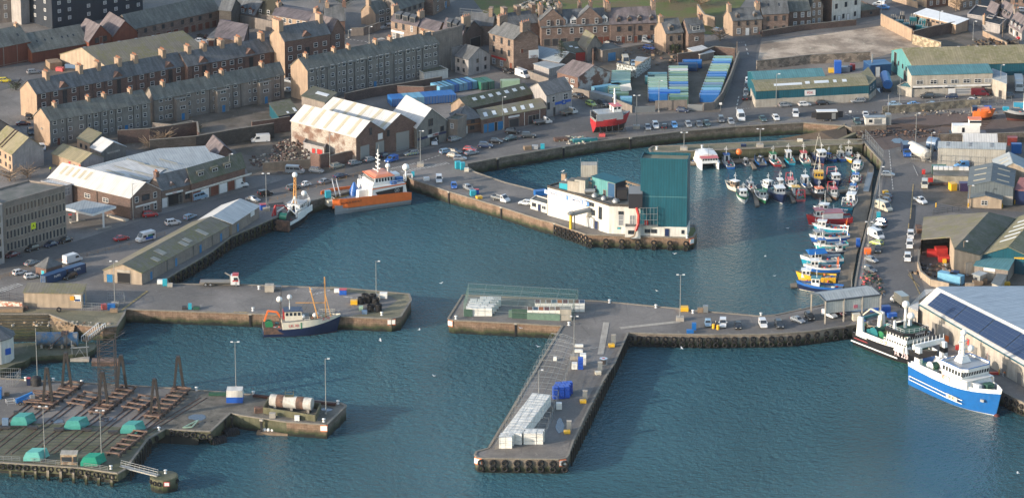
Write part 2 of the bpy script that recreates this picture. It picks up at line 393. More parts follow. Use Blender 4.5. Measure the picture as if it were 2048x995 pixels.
def ab(k,pts,m=di,side=0,name='skylight'):
 for s0,s1,t0,t1 in pts:
  q=[aF(k,s0,t0,side,.19),aF(k,s1,t0,side,.19),aF(k,s1,t1,side,.19),aF(k,s0,t1,side,.19)]
  n=(q[1]-q[0]).cross(q[3]-q[0]).normalized()
  if n.z<0:n=-n;q=q[::-1]
  b=MB();top=[p+n*.06 for p in q];b.add(top+q,[(0,1,2,3),(4,5,1,0),(5,6,2,1),(6,7,3,2),(7,4,0,3)]);a1(name,b,[m],k.roof)
def aJ(k,s,w=1.8,h=1.5,t=.25,kind='w',m=None,roofm=ag,gab=False,side=0):
 p=aF(k,s,t,side,0);ex=(k.e if k.ridge!='perp'else k.c).normalized();r0=aF(k,s,1,side,0)
 inn=(V((r0.x,r0.y,0))-V((p.x,p.y,0))).normalized();L_=(V((r0.x,r0.y,0))-V((p.x,p.y,0))).length*min(1,(h+(.9 if gab else .3))/max(.3,k.rise*(1-t)))
 a=V((p.x,p.y,0))-ex*w/2;b=V((p.x,p.y,0))+ex*w/2;z=p.z-.2;up=lambda q,zz:V((q.x,q.y,zz));f=MB()
 f.face([up(a,z),up(b,z),up(b,z+h),up(a,z+h)]);f.face([up(b,z),up(b+inn*L_,z+h),up(b,z+h)]);f.face([up(a,z),up(a,z+h),up(a+inn*L_,z+h)])
 if gab:mid=(a+b)/2;f.face([up(a,z+h),up(b,z+h),up(mid,z+h+w*.45)])
 dm=a1('dormer',f,[m or ag],k.t)
 g=MB();o=.12
 if gab:
  mid=(a+b)/2;zz=z+h+w*.45
  for e in(a-ex*o,b+ex*o):
   g.face([up(e-inn*o,z+h-.05),up(mid-inn*o,zz+.08),up(mid+inn*L_,zz+.08),up(e+inn*L_,z+h-.05)])
 else:g.prism([(q.x,q.y)for q in(a-ex*o-inn*o,b+ex*o-inn*o,b+ex*o+inn*L_,a-ex*o+inn*L_)],z+h,z+h+.12)
 me=g.mesh('dormer_roof',[roofm],WL[k.t.name]);aE('dormer_roof',me,dm)
 if kind:
  nn=-inn;o_=aE('window',ap(w*.75,h*.75,kind),dm,up((a+b)/2+nn*.03,z+h*.15)-WL[k.t.name]);o_.rotation_euler=(0,0,math.atan2(ex.y,ex.x)if ex.x*(-inn.y)-ex.y*(-inn.x)<0 or True else 0)
def a2(k,face,s,z,w,h,m,txt=None,tm=None,size=None,name='signboard'):
 o,x,nn,Ln=k.F[face];key=('sign',w,h,m.name)
 if key not in ce:b=MB();b.box((0,-.06,0),(w,.1,h));ce[key]=b.mesh('signboard',[m])
 ob=aL(k.t,name,ce[key],o,x,nn,s*Ln,z+k.z0)
 if txt:
  tx=aE('lettering',b6(txt,size or h*.7,tm or a4),ob,(0,-.13,h/2));tx.rotation_euler=(R(90),0,0)
 return ob
def aY(name,label,cat,pts,faces,wall,roof,z0=0,walls=None,group=None,roofs=None,omit=()):
 P=[G(u,v,z)for u,v,z in pts];cx=sum(p.x for p in P)/len(P);cy=sum(p.y for p in P)/len(P)
 t=aa(name,label,cat,(cx,cy,z0),group=group);w=MB();r=MB();ol=walls or list(range(len(P)))
 for i in range(len(ol)):
  if i in omit:continue
  p,q=P[ol[i]],P[ol[(i+1)%len(ol)]];w.face([V((p.x,p.y,z0-.3)),V((q.x,q.y,z0-.3)),q,p])
 a1('wall',w,[wall],t)
 for j,f in enumerate(faces):
  pp=[P[i]+V((0,0,.03))for i in f];r.face(pp,j if roofs else 0)
  n=len(pp)
  for i in range(n):a,b=pp[i],pp[(i+1)%n];r.face([a,b,b-V((0,0,.25)),a-V((0,0,.25))],j if roofs else 0)
 ro=a1('roof',r,roofs or[roof],t);t_=Bld();t_.t=t;t_.P=P;t_.roof=ro;return t_
def cn(name,label,cat,u,v,sz,m,rz=0,z=0,group=None,lid=None,slats=True):
 p=G(u,v,z);x,y,h=sz;b=MB();b.box((p.x,p.y,z+.1),(x,y,h-.1),rz)
 for s in(-1,1):
  o=V((math.cos(rz),math.sin(rz),0))*s*x*.35;b.box((p.x+o.x,p.y+o.y,z),(x*.12,y*.95,.1),rz)
 if not lid:return ao(name,label,cat,b,[m],(p.x,p.y,z),group)
 t=aa(name,label,cat,(p.x,p.y,z),group=group);a1('body',b,[m],t);c=MB();c.box((p.x,p.y,z+h),(x+.08,y+.08,.12),rz);a1('lid',c,[lid],t);return t
def bI(name,label,cat,c,sz,m,rz=0,group=None,top=None):
 b=MB();b.box(c,sz,rz)
 if top:b.box((c[0],c[1],c[2]+sz[2]),(sz[0]*1.04,sz[1]*1.04,.1),rz,1)
 return ao(name,label,cat,b,[m,top]if top else[m],c,group)
cS=am('worn_tarmac',(.20,.182,.165),(.145,.134,.122),'ground',.05,amt=1.5,rough=.9,fine=.2)
c9=am('road_asphalt',(.125,.119,.115),(.10,.097,.094),'ground',.08,rough=.88,fine=.1)
cG=am('cracked_concrete_yard',(.50,.40,.30),(.27,.21,.155),'ground',.09,amt=1.6,fine=.2)
bv=am('gravel_yard',(.15,.125,.10),(.10,.085,.065),'ground',.12,amt=1.4,fine=.22)
bn=am('lichen_covered_apron',(.22,.19,.12),(.14,.13,.085),'ground',.1,amt=1.6,fine=.2)
bC=am('mossy_concrete_apron',(.13,.125,.085),(.085,.09,.05),'ground',.15,amt=1.5,fine=.2)
cw=am('quay_sandstone',(.30,.205,.14),(.22,.15,.11),'tidal',.3,fine=.2)
c6=am('quay_granite',(.20,.17,.14),(.145,.125,.105),'tidal',.3,fine=.2)
c7=am('quay_concrete',(.30,.26,.215),(.21,.18,.15),'tidal',.3,a=5,b=3.4,fine=.15)
bH=am('weedy_quay_concrete',(.16,.155,.10),(.10,.105,.06),'tidal',.4,a=4,b=3,fine=.2)
cL=am('coping_stone',(.24,.21,.17),(.16,.145,.12),'plain',.8,fine=.2)
cY=am('slipway_mud',(.10,.075,.055),(.07,.055,.04),'ground',.2,fine=.2)
def df():
 m=bpy.data.materials.new('harbour_water');m.use_nodes=True;N=m.node_tree.nodes;L=m.node_tree.links;P=N['Principled BSDF']
 aK(P,'Roughness',.07);aK(P,'IOR',1.33);aK(P,'Specular IOR Level',.5)
 g=N.new('ShaderNodeNewGeometry')
 def nz(sc,st,det=3,rg=.5,rz=0):
  mp=N.new('ShaderNodeMapping');aK(mp,'Scale',st);aK(mp,'Rotation',(0,0,rz));L.new(g.outputs['Position'],mp.inputs['Vector'])
  n=N.new('ShaderNodeTexNoise');aK(n,'Scale',sc);aK(n,'Detail',det);aK(n,'Roughness',rg);L.new(mp.outputs[0],n.inputs['Vector']);return n.outputs['Fac']
 big=nz(.012,(1,.6,1),4,.55)
 mr=N.new('ShaderNodeMapRange');aK(mr,1,.35);aK(mr,2,.65);L.new(big,mr.inputs[0])
 mx=N.new('ShaderNodeMix');mx.data_type='RGBA';aK(mx,6,(.022,.078,.101,1));aK(mx,7,(.046,.130,.160,1));L.new(mr.outputs[0],mx.inputs[0]);L.new(mx.outputs[2],P.inputs['Base Color'])
 a=nz(.5,(1,1.1,1),4,.7,.5);b=nz(1.2,(1,.8,1),2,.6,-.3)
 ad=N.new('ShaderNodeMath');ad.operation='MULTIPLY_ADD';aK(ad,1,.35);L.new(b,ad.inputs[0]);L.new(a,ad.inputs[2])
 mr2=N.new('ShaderNodeMapRange');aK(mr2,1,.3);aK(mr2,2,.7);aK(mr2,3,.55);aK(mr2,4,1.0);L.new(nz(.02,(1,.5,1),3),mr2.inputs[0])
 bp=N.new('ShaderNodeBump');aK(bp,'Distance',2.5);L.new(mr2.outputs[0],bp.inputs['Strength']);L.new(ad.outputs[0],bp.inputs['Height']);L.new(bp.outputs[0],P.inputs['Normal'])
 return m
w=MB();w.face([(-3000,-500,WZ),(3000,-500,WZ),(3000,4000,WZ),(-3000,4000,WZ)]);aw('water',w,[df()])
bed=MB();bed.face([(-3000,-500,-12),(3000,-500,-12),(3000,4000,-12),(-3000,4000,-12)]);aw('seabed',bed,[cY])
cJ=[('s',-80,628),('s',98,628),('s',150,648),('s',205,655),('m',233,652),('m',248,628),('s',251,618),('s',530,628),('s',690,633),('s',783,637),('s',801,633),('s',822,600),('s',818,588),('g',700,577),('g',480,569),('m',337,568),('m',332,557),('m',420,505),('m',462,473),('m',553,434),('g',620,403),('g',648,395),('g',803,358),('g',806,353),('g',818,353),('s',820,357),('s',895,382),('s',1000,413),('s',1080,439),('s',1109,446),('s',1173,469),('s',1297,473),('s',1378,475.6),('s',1387,473),('s',1394,461),('g',1391,452),('g',1290,430),('g',1077,382),('g',1010,365),('g',949,344),('g',935,335),('g',933,328),('g',990,317),('g',1125,294),('g',1200,282),('g',1261,275),('g',1363,263),('g',1471,253.5),('s',1607,245.4),('g',1690,252),('g',1722,262),('g',1727,270),('m',1724,279),('c',1765,325),('m',1757,355),('m',1745,410),('m',1733,460),('m',1723,500),('m',1712,560),('c',1708,592),('c',1640,611),('c',1607,618),('c',1550,630),('c',1520,632),('c',1417,623),('c',1336,615),('c',1200,602),('s',1155,600),('m',926,590),('s',897,636),('s',899,639),('s',908,640),('s',1030,646),('m',1125,651.4),('c',977,896),('c',953,903),('c',950,909),('c',955,914),('c',968,915.5),('c',1117,917.6),('c',1132,915),('c',1136,909.5),('c',1145.5,882),('c',1171,828),('c',1206,760),('c',1229,725),('c',1255.6,665),('c',1298,666.5),('c',1417,669),('c',1536,668),('c',1585,665),('c',1640,660),('c',1674,654),('c',1734,646),('c',2011,786),('c',2048,805),('c',2300,935)]
WM={'s':cw,'g':c6,'m':bH,'c':c7}
pts=[G(u,v)for _,u,v in cJ]
cO=[(700,pts[-1].y),(900,900),(900,2800),(-900,2800),(-900,pts[0].y)]
g=MB();g.face([(p.x,p.y,0)for p in pts]+[(x,y,0)for x,y in cO]);aw('ground',g,[cS])
def b5(P,kinds,closed=False,zb=-12,zt=0,copew=.55):
 by={}
 n=len(P)
 for i in range(n if closed else n-1):
  p,q=P[i],P[(i+1)%n];b=by.setdefault(kinds[i],MB())
  if(q-p).length<.05:continue
  b.face([V((p.x,p.y,zb)),V((q.x,q.y,zb)),V((q.x,q.y,zt)),V((p.x,p.y,zt))])
 for k,b in by.items():aw('quay_wall',b,[WM[k]])
 c=MB()
 for i in range(n if closed else n-1):
  p,q=P[i],P[(i+1)%n];d=(q-p);d.z=0
  if d.length<.3:continue
  c.bar(V((p.x,p.y,zt+.05)),V((q.x,q.y,zt+.05)),copew,.28)
 aw('quay_coping',c,[cL])
b5(pts,[k for k,_,_ in cJ])
BW=[('s',1299,298),('m',1303,305),('m',1400,301),('m',1500,297),('m',1620,291),('m',1725,288),('g',1727,279),('g',1640,280),('g',1520,284),('g',1368,291),('s',1306,293)]
pb=[G(u,v,-.0)for _,u,v in BW];b=MB();b.face([(p.x,p.y,0)for p in pb]);aw('breakwater',b,[bn]);b5(pb,[k for k,_,_ in BW],True)
JE=[('g',-140,745),('g',43,759),('g',195,767),('g',350,776),('g',506,789),('g',682,806),('g',692,811),('s',653,848.5),('m',573,843),('m',481,829.5),('m',461,825),('m',421,862),('m',391,861),('m',331,856.6),('m',296,877),('m',293,880),('m',250,938),('m',236,946),('m',163,935),('m',0,924),('m',-140,913)]
pj=[G(u,v)for _,u,v in JE];b=MB();b.face([(p.x,p.y,0)for p in pj]);aw('jetty_deck',b,[cS])
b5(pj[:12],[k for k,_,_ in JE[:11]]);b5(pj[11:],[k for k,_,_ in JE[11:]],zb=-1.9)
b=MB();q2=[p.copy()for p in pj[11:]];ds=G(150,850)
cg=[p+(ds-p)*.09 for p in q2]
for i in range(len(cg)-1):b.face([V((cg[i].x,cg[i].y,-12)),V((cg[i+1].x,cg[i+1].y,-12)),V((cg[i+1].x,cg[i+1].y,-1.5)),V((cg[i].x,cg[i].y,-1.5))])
aw('jetty_underside',b,[aI('underdeck_shade',(.02,.022,.02),.7)])  # near-black sheet painting the shade beneath the open piled deck
dq=[0.0]
def ai(name,px,m,z=.02,world=False):
 dq[0]+=.0013;z+=dq[0];b=MB();b.face([(lambda p:(p.x,p.y,z))(G(u,v))for u,v in px])
 me=b.mesh(name,[m]);o=aE(name,me);o['kind']='structure'
 if o.data.polygons[0].normal.z<0:o.data.flip_normals()
 return o
ai('road',[(-60,562),(100,520),(240,487),(330,460),(430,424),(520,398),(600,378),(700,353),(800,332),(900,318),(1100,275),(1200,258),(1290,248),(1440,240),(1600,232),(1700,240),(1790,213),(1960,207),(2100,207),(2100,192),(1990,197),(1800,201),(1500,218),(1300,229),(1240,232),(1160,228),(1128,196),(1060,157),(1010,135),(985,133),(1030,160),(1100,205),(1110,240),(960,277),(830,303),(720,322),(600,349),(480,385),(320,428),(120,492),(-60,532)],c9)
ai('road',[(1441,221),(1462,170),(1478,120),(1472,88),(1440,80),(1455,72),(1530,68),(1640,56),(1740,42),(1812,25),(1740,-8),(2100,-8),(2100,6),(1960,15),(1850,38),(1762,52),(1640,66),(1524,77),(1513,100),(1511,130),(1503,180),(1499,219)],c9,.045)
ai('road',[(1768,338),(1822,325),(1848,342),(1838,385),(1850,400),(1912,414),(2100,424),(2100,442),(2040,436),(1900,424),(1852,432),(1826,470),(1828,520),(1850,580),(1812,600),(1790,640),(1720,630),(1690,655),(1600,662),(1560,640),(1640,616),(1714,600),(1726,560),(1745,470),(1760,400)],c9,.02)
ai('road',[(660,62),(700,90),(780,84),(880,50),(950,20),(1000,-8),(930,-8),(830,40),(740,65)],c9,.02)
ai('road',[(-30,140),(60,128),(230,110),(340,88),(420,50),(450,45),(470,60),(440,100),(330,130),(120,150),(-30,190)],c9,.02)
ai('grass_field',[(968,27),(1060,52),(1180,66),(1300,60),(1425,70),(1462,40),(1520,-40),(900,-60)],c3,.03)
ai('concrete_yard',[(1516,118),(1522,84),(1640,70),(1762,52),(1826,84),(1890,98),(1786,106),(1730,122),(1600,128)],cG,.03)
ai('concrete_yard',[(1850,90),(1840,70),(1935,60),(1975,100),(1900,98)],bv,.05)
ai('gravel_yard',[(1852,350),(1870,336),(2060,338),(2060,425),(1990,420),(1912,413),(1850,400),(1844,375)],bv,.03)
ai('gravel_yard',[(1846,478),(1870,470),(1960,520),(2060,545),(2060,575),(1870,570),(1835,545),(1836,500)],bv,.035)
ai('gravel_yard',[(1215,100),(1310,85),(1430,92),(1470,80),(1475,118),(1440,225),(1180,215),(1130,170)],bv,.025)
ai('gravel_yard',[(380,262),(505,250),(580,238),(700,290),(690,345),(500,352),(470,300)],bv,.03)
ai('gravel_yard',[(90,120),(310,170),(600,120),(700,180),(600,250),(300,300),(60,300)],bv,.02)
ai('slipway_apron',[(1700,262),(1800,236),(1900,226),(2060,232),(2060,282),(1880,276),(1770,300),(1728,275)],am('rusty_brown_apron',(.15,.105,.085),(.11,.08,.065),'ground',.1,fine=.2),.03)
ai('dock_apron',[(-80,612),(200,622),(250,619),(247,628),(232,651),(206,654),(150,647),(98,627),(-80,627)],bn,.03)
ai('pier_edge_strip',[(660,572),(816,588),(820,600),(800,632),(783,636),(700,632),(770,618),(795,600),(780,592),(660,580)],bn,.03)
ai('tower_grass_patch',[(1372,473),(1386,473),(1392,461),(1389,455),(1378,455)],c3,.04)
ai('concrete_apron',[(975,897),(1000,890),(1122,893),(1140,882),(1134,910),(1117,916),(968,914)],am('pale_patched_concrete',(.23,.20,.17),(.14,.125,.11),'ground',.3,fine=.2),.03)
ai('concrete_apron',[(1146,880),(1206,757),(1254,667),(1246,666),(1190,770),(1128,885)],am('worn_edge_concrete',(.17,.15,.13),(.12,.105,.09),'ground',.3,fine=.2),.03)
ai('jetty_platform',[(-140,862),(0,843),(331,857),(296,877),(250,937),(236,944),(163,933),(-140,911)],bC,.03)
ai('jetty_platform',[(350,776),(506,789),(682,806),(690,811),(652,847),(481,829),(461,825),(420,861),(330,857),(300,840),(320,800)],am('shelly_concrete',(.17,.15,.12),(.11,.10,.08),'ground',.3,amt=1.5,fine=.35),.02)
dC=aI('puddle_water',(.05,.06,.075),.06,0,.8)
for i,(u,v,a,b)in enumerate([(1705,620,38,3),(1795,282,14,8),(1762,180,10,10),(395,834,18,6),(115,842,13,4),(215,838,16,4),(1120,852,8,14),(655,818,12,4),(560,345,10,2)]):
 m=MB();c=G(u,v);rr=random.Random(i);n=18;s=7.4
 m.face([(c.x+math.cos(6.283*k/n)*a/s*rr.uniform(.7,1.1),c.y+math.sin(6.283*k/n)*b/s*3*rr.uniform(.7,1.1),.10)for k in range(n)]);aw('puddle',m,[dC])
def ah(name,p,q,n,w=.5,duty=.5,m=bG,z=.11,ln=None):
 a,b=G(*p),G(*q);d=(b-a);L_=d.length;d.normalize();nn=V((-d.y,d.x,0));o=MB()
 for i in range(n):
  s=L_*(i+.25)/n;e=s+(L_/n*duty)
  o.face([tuple(a+d*s-nn*w/2+V((0,0,z))),tuple(a+d*e-nn*w/2+V((0,0,z))),tuple(a+d*e+nn*w/2+V((0,0,z))),tuple(a+d*s+nn*w/2+V((0,0,z)))])
 return aw(name,o,[m])
ah('road_marking',(804,345),(897,326),18,2.2,.42);ah('road_marking',(772,340),(832,327),14,1.2,.4);ah('road_marking',(835,326),(893,306),9,.3,.6)
ah('road_marking',(-10,585),(42,568),9,2.6,.45);ah('road_marking',(1490,87),(1497,112),3,.35,.5);ah('road_marking',(1472,220),(1478,192),4,.35,.6)
ah('road_marking',(1470,219),(1500,217),6,.5,.5);ah('road_marking',(1472,86),(1490,85),4,.4,.6)
ah('road_marking',(1826,330),(1836,352),10,.25,.7);ah('road_marking',(1778,300),(1786,380),14,.25,.7);ah('road_marking',(1757,560),(1768,590),3,.25,.8)
ah('road_marking',(1688,228),(1738,248),4,.3,.6);ah('road_marking',(1680,226),(1750,223),9,.3,.4);ah('road_marking',(640,160),(690,150),1,.3,1)
ah('road_marking',(732,87),(765,75),4,.4,.6);ah('road_marking',(690,78),(750,87),8,.4,.5);ah('road_marking',(743,81),(765,78),1,1.6,.9)
ah('yellow_line',(1828,352),(1822,420),1,.3,1,be);ah('yellow_line',(1818,440),(1816,468),1,.3,1,be);ah('yellow_line',(1812,530),(1835,578),1,.3,1,be)
ah('yellow_line',(308,572),(256,611),1,.7,1,be);ah('yellow_line',(402,623),(427,624),1,1.0,1,be);ah('yellow_line',(460,624),(490,625),1,1.0,1,be)
ah('yellow_line',(1290,250),(1600,238),1,.2,1,be);ah('yellow_line',(1845,580),(1822,555),1,.25,1,be)
ah('tarmac_strip',(1198,725),(1210,660),1,1.6,1,ac,.06);ah('tarmac_strip',(1210,659),(1330,646),1,1.6,1,ac,.06)
ah('pale_scrape',(622,590),(660,580),5,.5,.7,bG,.05);ah('pale_scrape',(680,592),(760,601),3,.5,.7,bG,.05);ah('pale_scrape',(1160,700),(1230,690),1,.2,1)
ai('tarmac_patch',[(1822,410),(1831,410),(1829,445),(1821,470),(1814,470),(1819,440)],aI('new_tarmac_patch',(.028,.03,.034),.8),.06)
ai('tarmac_patch',[(536,408),(566,404),(568,411),(540,415)],aI('dark_tarmac_patch',(.04,.04,.042),.85),.06)
rl=MB()
for i in range(9):
 u0=-75+i*42;p=G(u0,908 if u0<225 else 880);q=G(u0+140,800 if u0<150 else 795)
 for o in(0,1.6):rl.bar(p+V((o,0,.1)),q+V((o,0,.1)),.22,.14)
aw('slip_rails',rl,[aN])
sl=MB()
for i in range(10):
 y0=G(0,850+i*6.4);sl.bar(V((G(-100,850+i*6.4).x,y0.y,.07)),V((G(285-i*4.2,858+i*5).x,G(285-i*4.2,858+i*5.4).y,.07)),.18,.05)
aw('platform_joints',sl,[a5])
rl=MB()
for i in range(8):
 p=G(1705+i*6,268-i*3.4);q=G(2060,232+i*5.5-((7-i)*.2));q=G(1995-i*4,232+i*3.6)
 p=G(1715,283-i*5.6);rl.bar(p+V((0,0,.1)),q+V((0,0,.1)),.28,.16)
aw('slip_rails',rl,[am('brown_rail',(.09,.06,.045),(.06,.04,.03))])
st=MB();n=11
for i in range(n):
 z=-.42*i;a=G(-80,628);b_=G(98+i*1.5,628);y=a.y-1.25*i
 st.prism([(a.x,y),(b_.x,y),(b_.x,y-1.3),(a.x,y-1.3)],-6,z-.02)
aw('dock_steps',st,[am('weedy_dock_steps',(.13,.11,.075),(.075,.07,.045),'tidal',.5,a=1.6,b=.42,fine=.25)])
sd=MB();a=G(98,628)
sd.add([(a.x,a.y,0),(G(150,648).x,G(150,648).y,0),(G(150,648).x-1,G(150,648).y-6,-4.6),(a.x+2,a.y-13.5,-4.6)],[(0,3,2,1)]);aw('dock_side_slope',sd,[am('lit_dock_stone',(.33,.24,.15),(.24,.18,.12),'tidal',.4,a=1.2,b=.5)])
PL=[(-90,700),(-20,690),(60,684),(130,688),(188,684),(193,690),(188,698),(176,704),(145,708),(62,713),(50,722),(30,727),(-10,745),(-90,760)]
pp=[G(u,v,-1.6)for u,v in PL];b=MB();b.prism([(p.x,p.y)for p in pp],-12,-1.6,0,1);aw('dock_platform',b,[bH,bC])
fl=MB();f0=G(-90,690,-5);f1=G(190,690,-5);fl.prism([(f0.x,f0.y-6),(f1.x,f1.y-6),(f1.x,f1.y+18),(f0.x,f0.y+18)],-12,-5.0);aw('dock_floor',fl,[cY])
sp=MB();a,b_,c,d=G(1640,262,-.5),G(1692,256,-.5),G(1700,283,-.5),G(1560,283,-4.2)
sp.add([(a.x,a.y,-.6),(b_.x,b_.y,-.3),(c.x,c.y,-2.4),(d.x,d.y,-4.3),(a.x-16,a.y+2,-4.3)],[(0,4,3,2,1)]);aw('slipway',sp,[cY])
for(p,q)in(((1640,268),(1690,252)),((1640,283),(1712,268))):
 s2=MB();A_,B_=G(*p),G(*q);s2.add([(A_.x,A_.y,-4),(B_.x,B_.y,-4),(B_.x,B_.y,.2),(A_.x,A_.y,-2.2),(A_.x,A_.y+2,-4),(B_.x,B_.y+2,-4),(B_.x,B_.y+2,.2),(A_.x,A_.y+2,-2.2)],[(0,1,2,3),(3,2,6,7),(1,5,6,2),(0,3,7,4)]);aw('slipway_kerb',s2,[bn])
def a7(label,px,h,m,th=.4,name='boundary_wall',cat='wall',cap=True,z=0):
 P=[G(u,v,z)for u,v in px];t=aa(name,label,cat,(P[0].x,P[0].y,z));b=MB();c=MB()
 for p,q in zip(P,P[1:]):b.bar(V((p.x,p.y,z+h/2)),V((q.x,q.y,z+h/2)),th,h);c.bar(V((p.x,p.y,z+h+.05)),V((q.x,q.y,z+h+.05)),th+.12,.1)
 a1('wall_face',b,[m],t)
 if cap:a1('coping',c,[cL],t)
 return t
def aP(label,px,h=1.8,step=3,m=a6,name='railing',cat='fence',rails=3,z=0,mesh=False,pw=.09,zs=None):
 P=[G(u,v,z)for u,v in px];t=aa(name,label,cat,(P[0].x,P[0].y,z));r=MB();pm=MB();pm.bar((0,0,0),(0,0,h),pw);pme=pm.mesh('post',[m]);tot=sum((q-p).length for p,q in zip(P,P[1:]));step=max(step,tot/90)
 for p,q in zip(P,P[1:]):
  L_=(q-p).length;k=max(1,int(L_/step))
  for i in range(k+1):s=p+(q-p)*(i/k);aB('post',pme,t,(s.x-P[0].x,s.y-P[0].y,0))
  for i in range(rails):zz=z+h*(i+1)/rails-.04;r.bar((p.x,p.y,zz),(q.x,q.y,zz),pw*.7)
  if mesh:
   n=int(L_/.5)
   for i in range(n):s=p+(q-p)*(i/n);r.bar((s.x,s.y,z+.1),(s.x,s.y,z+h),.035)
 a1('rail',r,[m],t);return t
a7('long brown rendered wall round the container yard by the north road',[(1146,189),(1205,202),(1265,226)],2.2,af)
a7('brown wall section between the two gates of the container yard',[(1311,221),(1374,219)],3.0,af)
a7('tall curved brown wall along the side street beside the containers',[(1406,222),(1428,219),(1444,200),(1462,160),(1474,125),(1478,116)],2.3,af)
a7('grey panelled gate of the container yard left of the brown wall section',[(1270,226),(1310,224)],2.0,a6,.12,'yard_gate','gate',False)
a7('grey panelled gate of the container yard right of the brown wall section',[(1375,221),(1405,222)],2.0,a6,.12,'yard_gate','gate',False)
a7('white lime-splashed rubble wall behind the left container stack',[(1234,148),(1272,156),(1300,136)],3.6,am('splashed_rubble',(.5,.52,.5),(.12,.12,.11),'plain',2.2,amt=2.5,fine=.3))
a7('old rubble wall behind the blue containers below the terraced house',[(1355,127),(1400,122),(1428,112),(1470,116)],3.2,aq)
a7('old stone wall facing the side street opposite the curved wall',[(1513,140),(1552,136),(1620,128),(1740,122)],3.0,am('patched_rubble',(.3,.25,.2),(.15,.13,.11),'stone',.6,amt=2))
a7('low stone wall between the concrete yard and the upper road',[(1524,74),(1600,62),(1640,58),(1712,51)],2.0,aq)
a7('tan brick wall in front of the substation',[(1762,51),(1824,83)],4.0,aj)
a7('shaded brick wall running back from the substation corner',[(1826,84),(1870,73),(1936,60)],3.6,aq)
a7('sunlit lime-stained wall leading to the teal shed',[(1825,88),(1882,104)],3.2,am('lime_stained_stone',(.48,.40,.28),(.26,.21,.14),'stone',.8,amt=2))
a7('yellowish garden wall in front of the white cottages',[(1966,72),(2014,96)],1.8,aj)
a7('pale ochre wall beside the top right road',[(1785,2),(1836,17)],2.2,aj)
a7('brown yard wall in front of the grey tenement row on the left',[(305,262),(345,266),(385,258),(393,265)],2.6,af)
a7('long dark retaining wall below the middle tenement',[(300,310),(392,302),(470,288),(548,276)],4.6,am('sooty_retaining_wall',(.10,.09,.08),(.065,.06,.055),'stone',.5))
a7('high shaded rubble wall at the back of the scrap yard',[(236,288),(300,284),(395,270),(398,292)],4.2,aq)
a7('brick wall with render patches beside the demolished plot',[(504,273),(546,268),(580,262)],4.6,a9)
a7('timber hoarding at the street edge of the demolished plot',[(526,342),(622,334),(636,332)],2.4,am('weathered_hoarding',(.17,.14,.11),(.12,.10,.085),'corr',.4,a=.5),.15,'hoarding')
a7('broken brick wall with arch by the demolished plot street edge',[(622,334),(640,337),(660,333)],4.2,a9)
a7('brick wall with blue double doors left of the white roofed brick sheds',[(660,334),(690,326),(714,322)],3.4,a9)
a7('wall behind the grey tall tenement and the storage containers',[(690,206),(740,195),(800,186),(884,172)],3.0,aq)
a7('brown wall above the lower row of blue containers',[(795,188),(848,190),(884,186)],2.6,a9)
a7('stone wall beside the street below the sandstone corner building',[(1034,146),(1068,160),(1098,171)],2.2,af)
a7('grey sea wall along the slipway head at the right',[(1703,262),(1772,260)],1.6,c6,.8)
a7('old stone wall along the north road above the slipway',[(1765,228),(1850,222),(1930,215),(1960,214)],2.4,am('patched_sea_wall',(.26,.23,.17),(.13,.12,.10),'stone',.6,amt=1.8))
a7('long grey wall behind the corrugated sheds at the right edge',[(1876,288),(1990,286),(2060,284)],3.0,c6)
a7('curved beige wall round the scrap yard by the fish market',[(1838,512),(1836,535),(1842,555),(1862,571),(1898,579)],1.8,b1)
a7('short beige yard wall with boxes in front of the teal lean-to',[(1930,577),(1948,577)],1.6,b1)
a7('garden wall below the lit pink-roofed stone building',[(470,50),(515,58),(545,64),(570,66)],3.6,af)
a7('low brown brick wall beside the upper street junction',[(702,72),(727,71),(760,60)],2.6,af)
a7('white and red graffiti splashed wall left of the brown shed',[(-20,613),(45,618)],1.9,am('graffiti_white_wall',(.6,.55,.48),(.35,.15,.10),'plain',1.2,amt=2),.35)
aP('yellow parapet railing along the west quay road',[(0,558),(60,538),(130,522),(240,496),(330,470)],1.0,3,am('rusty_yellow_rail',(.36,.20,.07),(.25,.15,.07)),rails=2)
aP('yellow railing between the quay road and the ferry berth',[(540,404),(600,385),(665,366),(720,350)],1.0,2.6,am('rusty_yellow_rail',(.36,.20,.07)),rails=2)
aP('dark mesh fence at the zebra crossing beside the brown shed',[(-10,603),(20,600),(47,606)],2.2,3,a5,mesh=True)
aP('galvanised mesh fence around the equipment at the pier root',[(163,620),(205,622),(250,611),(248,600),(215,600)],2.2,2.6,a6,mesh=True)
aP('grey mesh fence along the elevated walkway above the pontoons',[(1730,279),(1766,322)],3.2,2.6,a6,mesh=True,rails=2)
aP('mesh security fence around the white gas tank',[(1822,322),(1860,327),(1868,300)],2.6,3,a6,mesh=True)
aP('tall palisade fence in front of the cream corrugated shed',[(1876,332),(2010,338)],3.4,3.6,a6,rails=2)
aP('tall wire fence behind the slipway wall at the north road',[(1768,226),(1850,220),(1962,212)],3.2,4.2,a6,rails=2)
aP('grey steel gate fence beside the blue topped gatehouse',[(1962,214),(2022,211)],3.0,2.2,a6,mesh=True)
aP('grey mesh fence around the grass field corner',[(920,32),(966,36),(1010,52)],2.6,3,a6,rails=3)
aP('black railing along the street between the grey roofed shed and mossy shed',[(1866,430),(1905,424),(1930,421)],1.7,1.5,a5,mesh=True)
aP('low galvanised railing on the north quay edge behind the parked cars',[(1290,266),(1363,262),(1471,252),(1600,244)],1.1,4,a6,rails=2)
aP('galvanised guard rail on the left edge of the ship lift platform front',[(-60,918),(40,922)],1.2,1.8,a6,rails=3)
aP('galvanised guard rail in the middle of the ship lift platform front',[(52,923),(155,933)],1.2,1.8,a6,rails=3)
aP('galvanised guard rail at the right of the ship lift platform front',[(168,934),(216,941)],1.2,1.8,a6,rails=3)
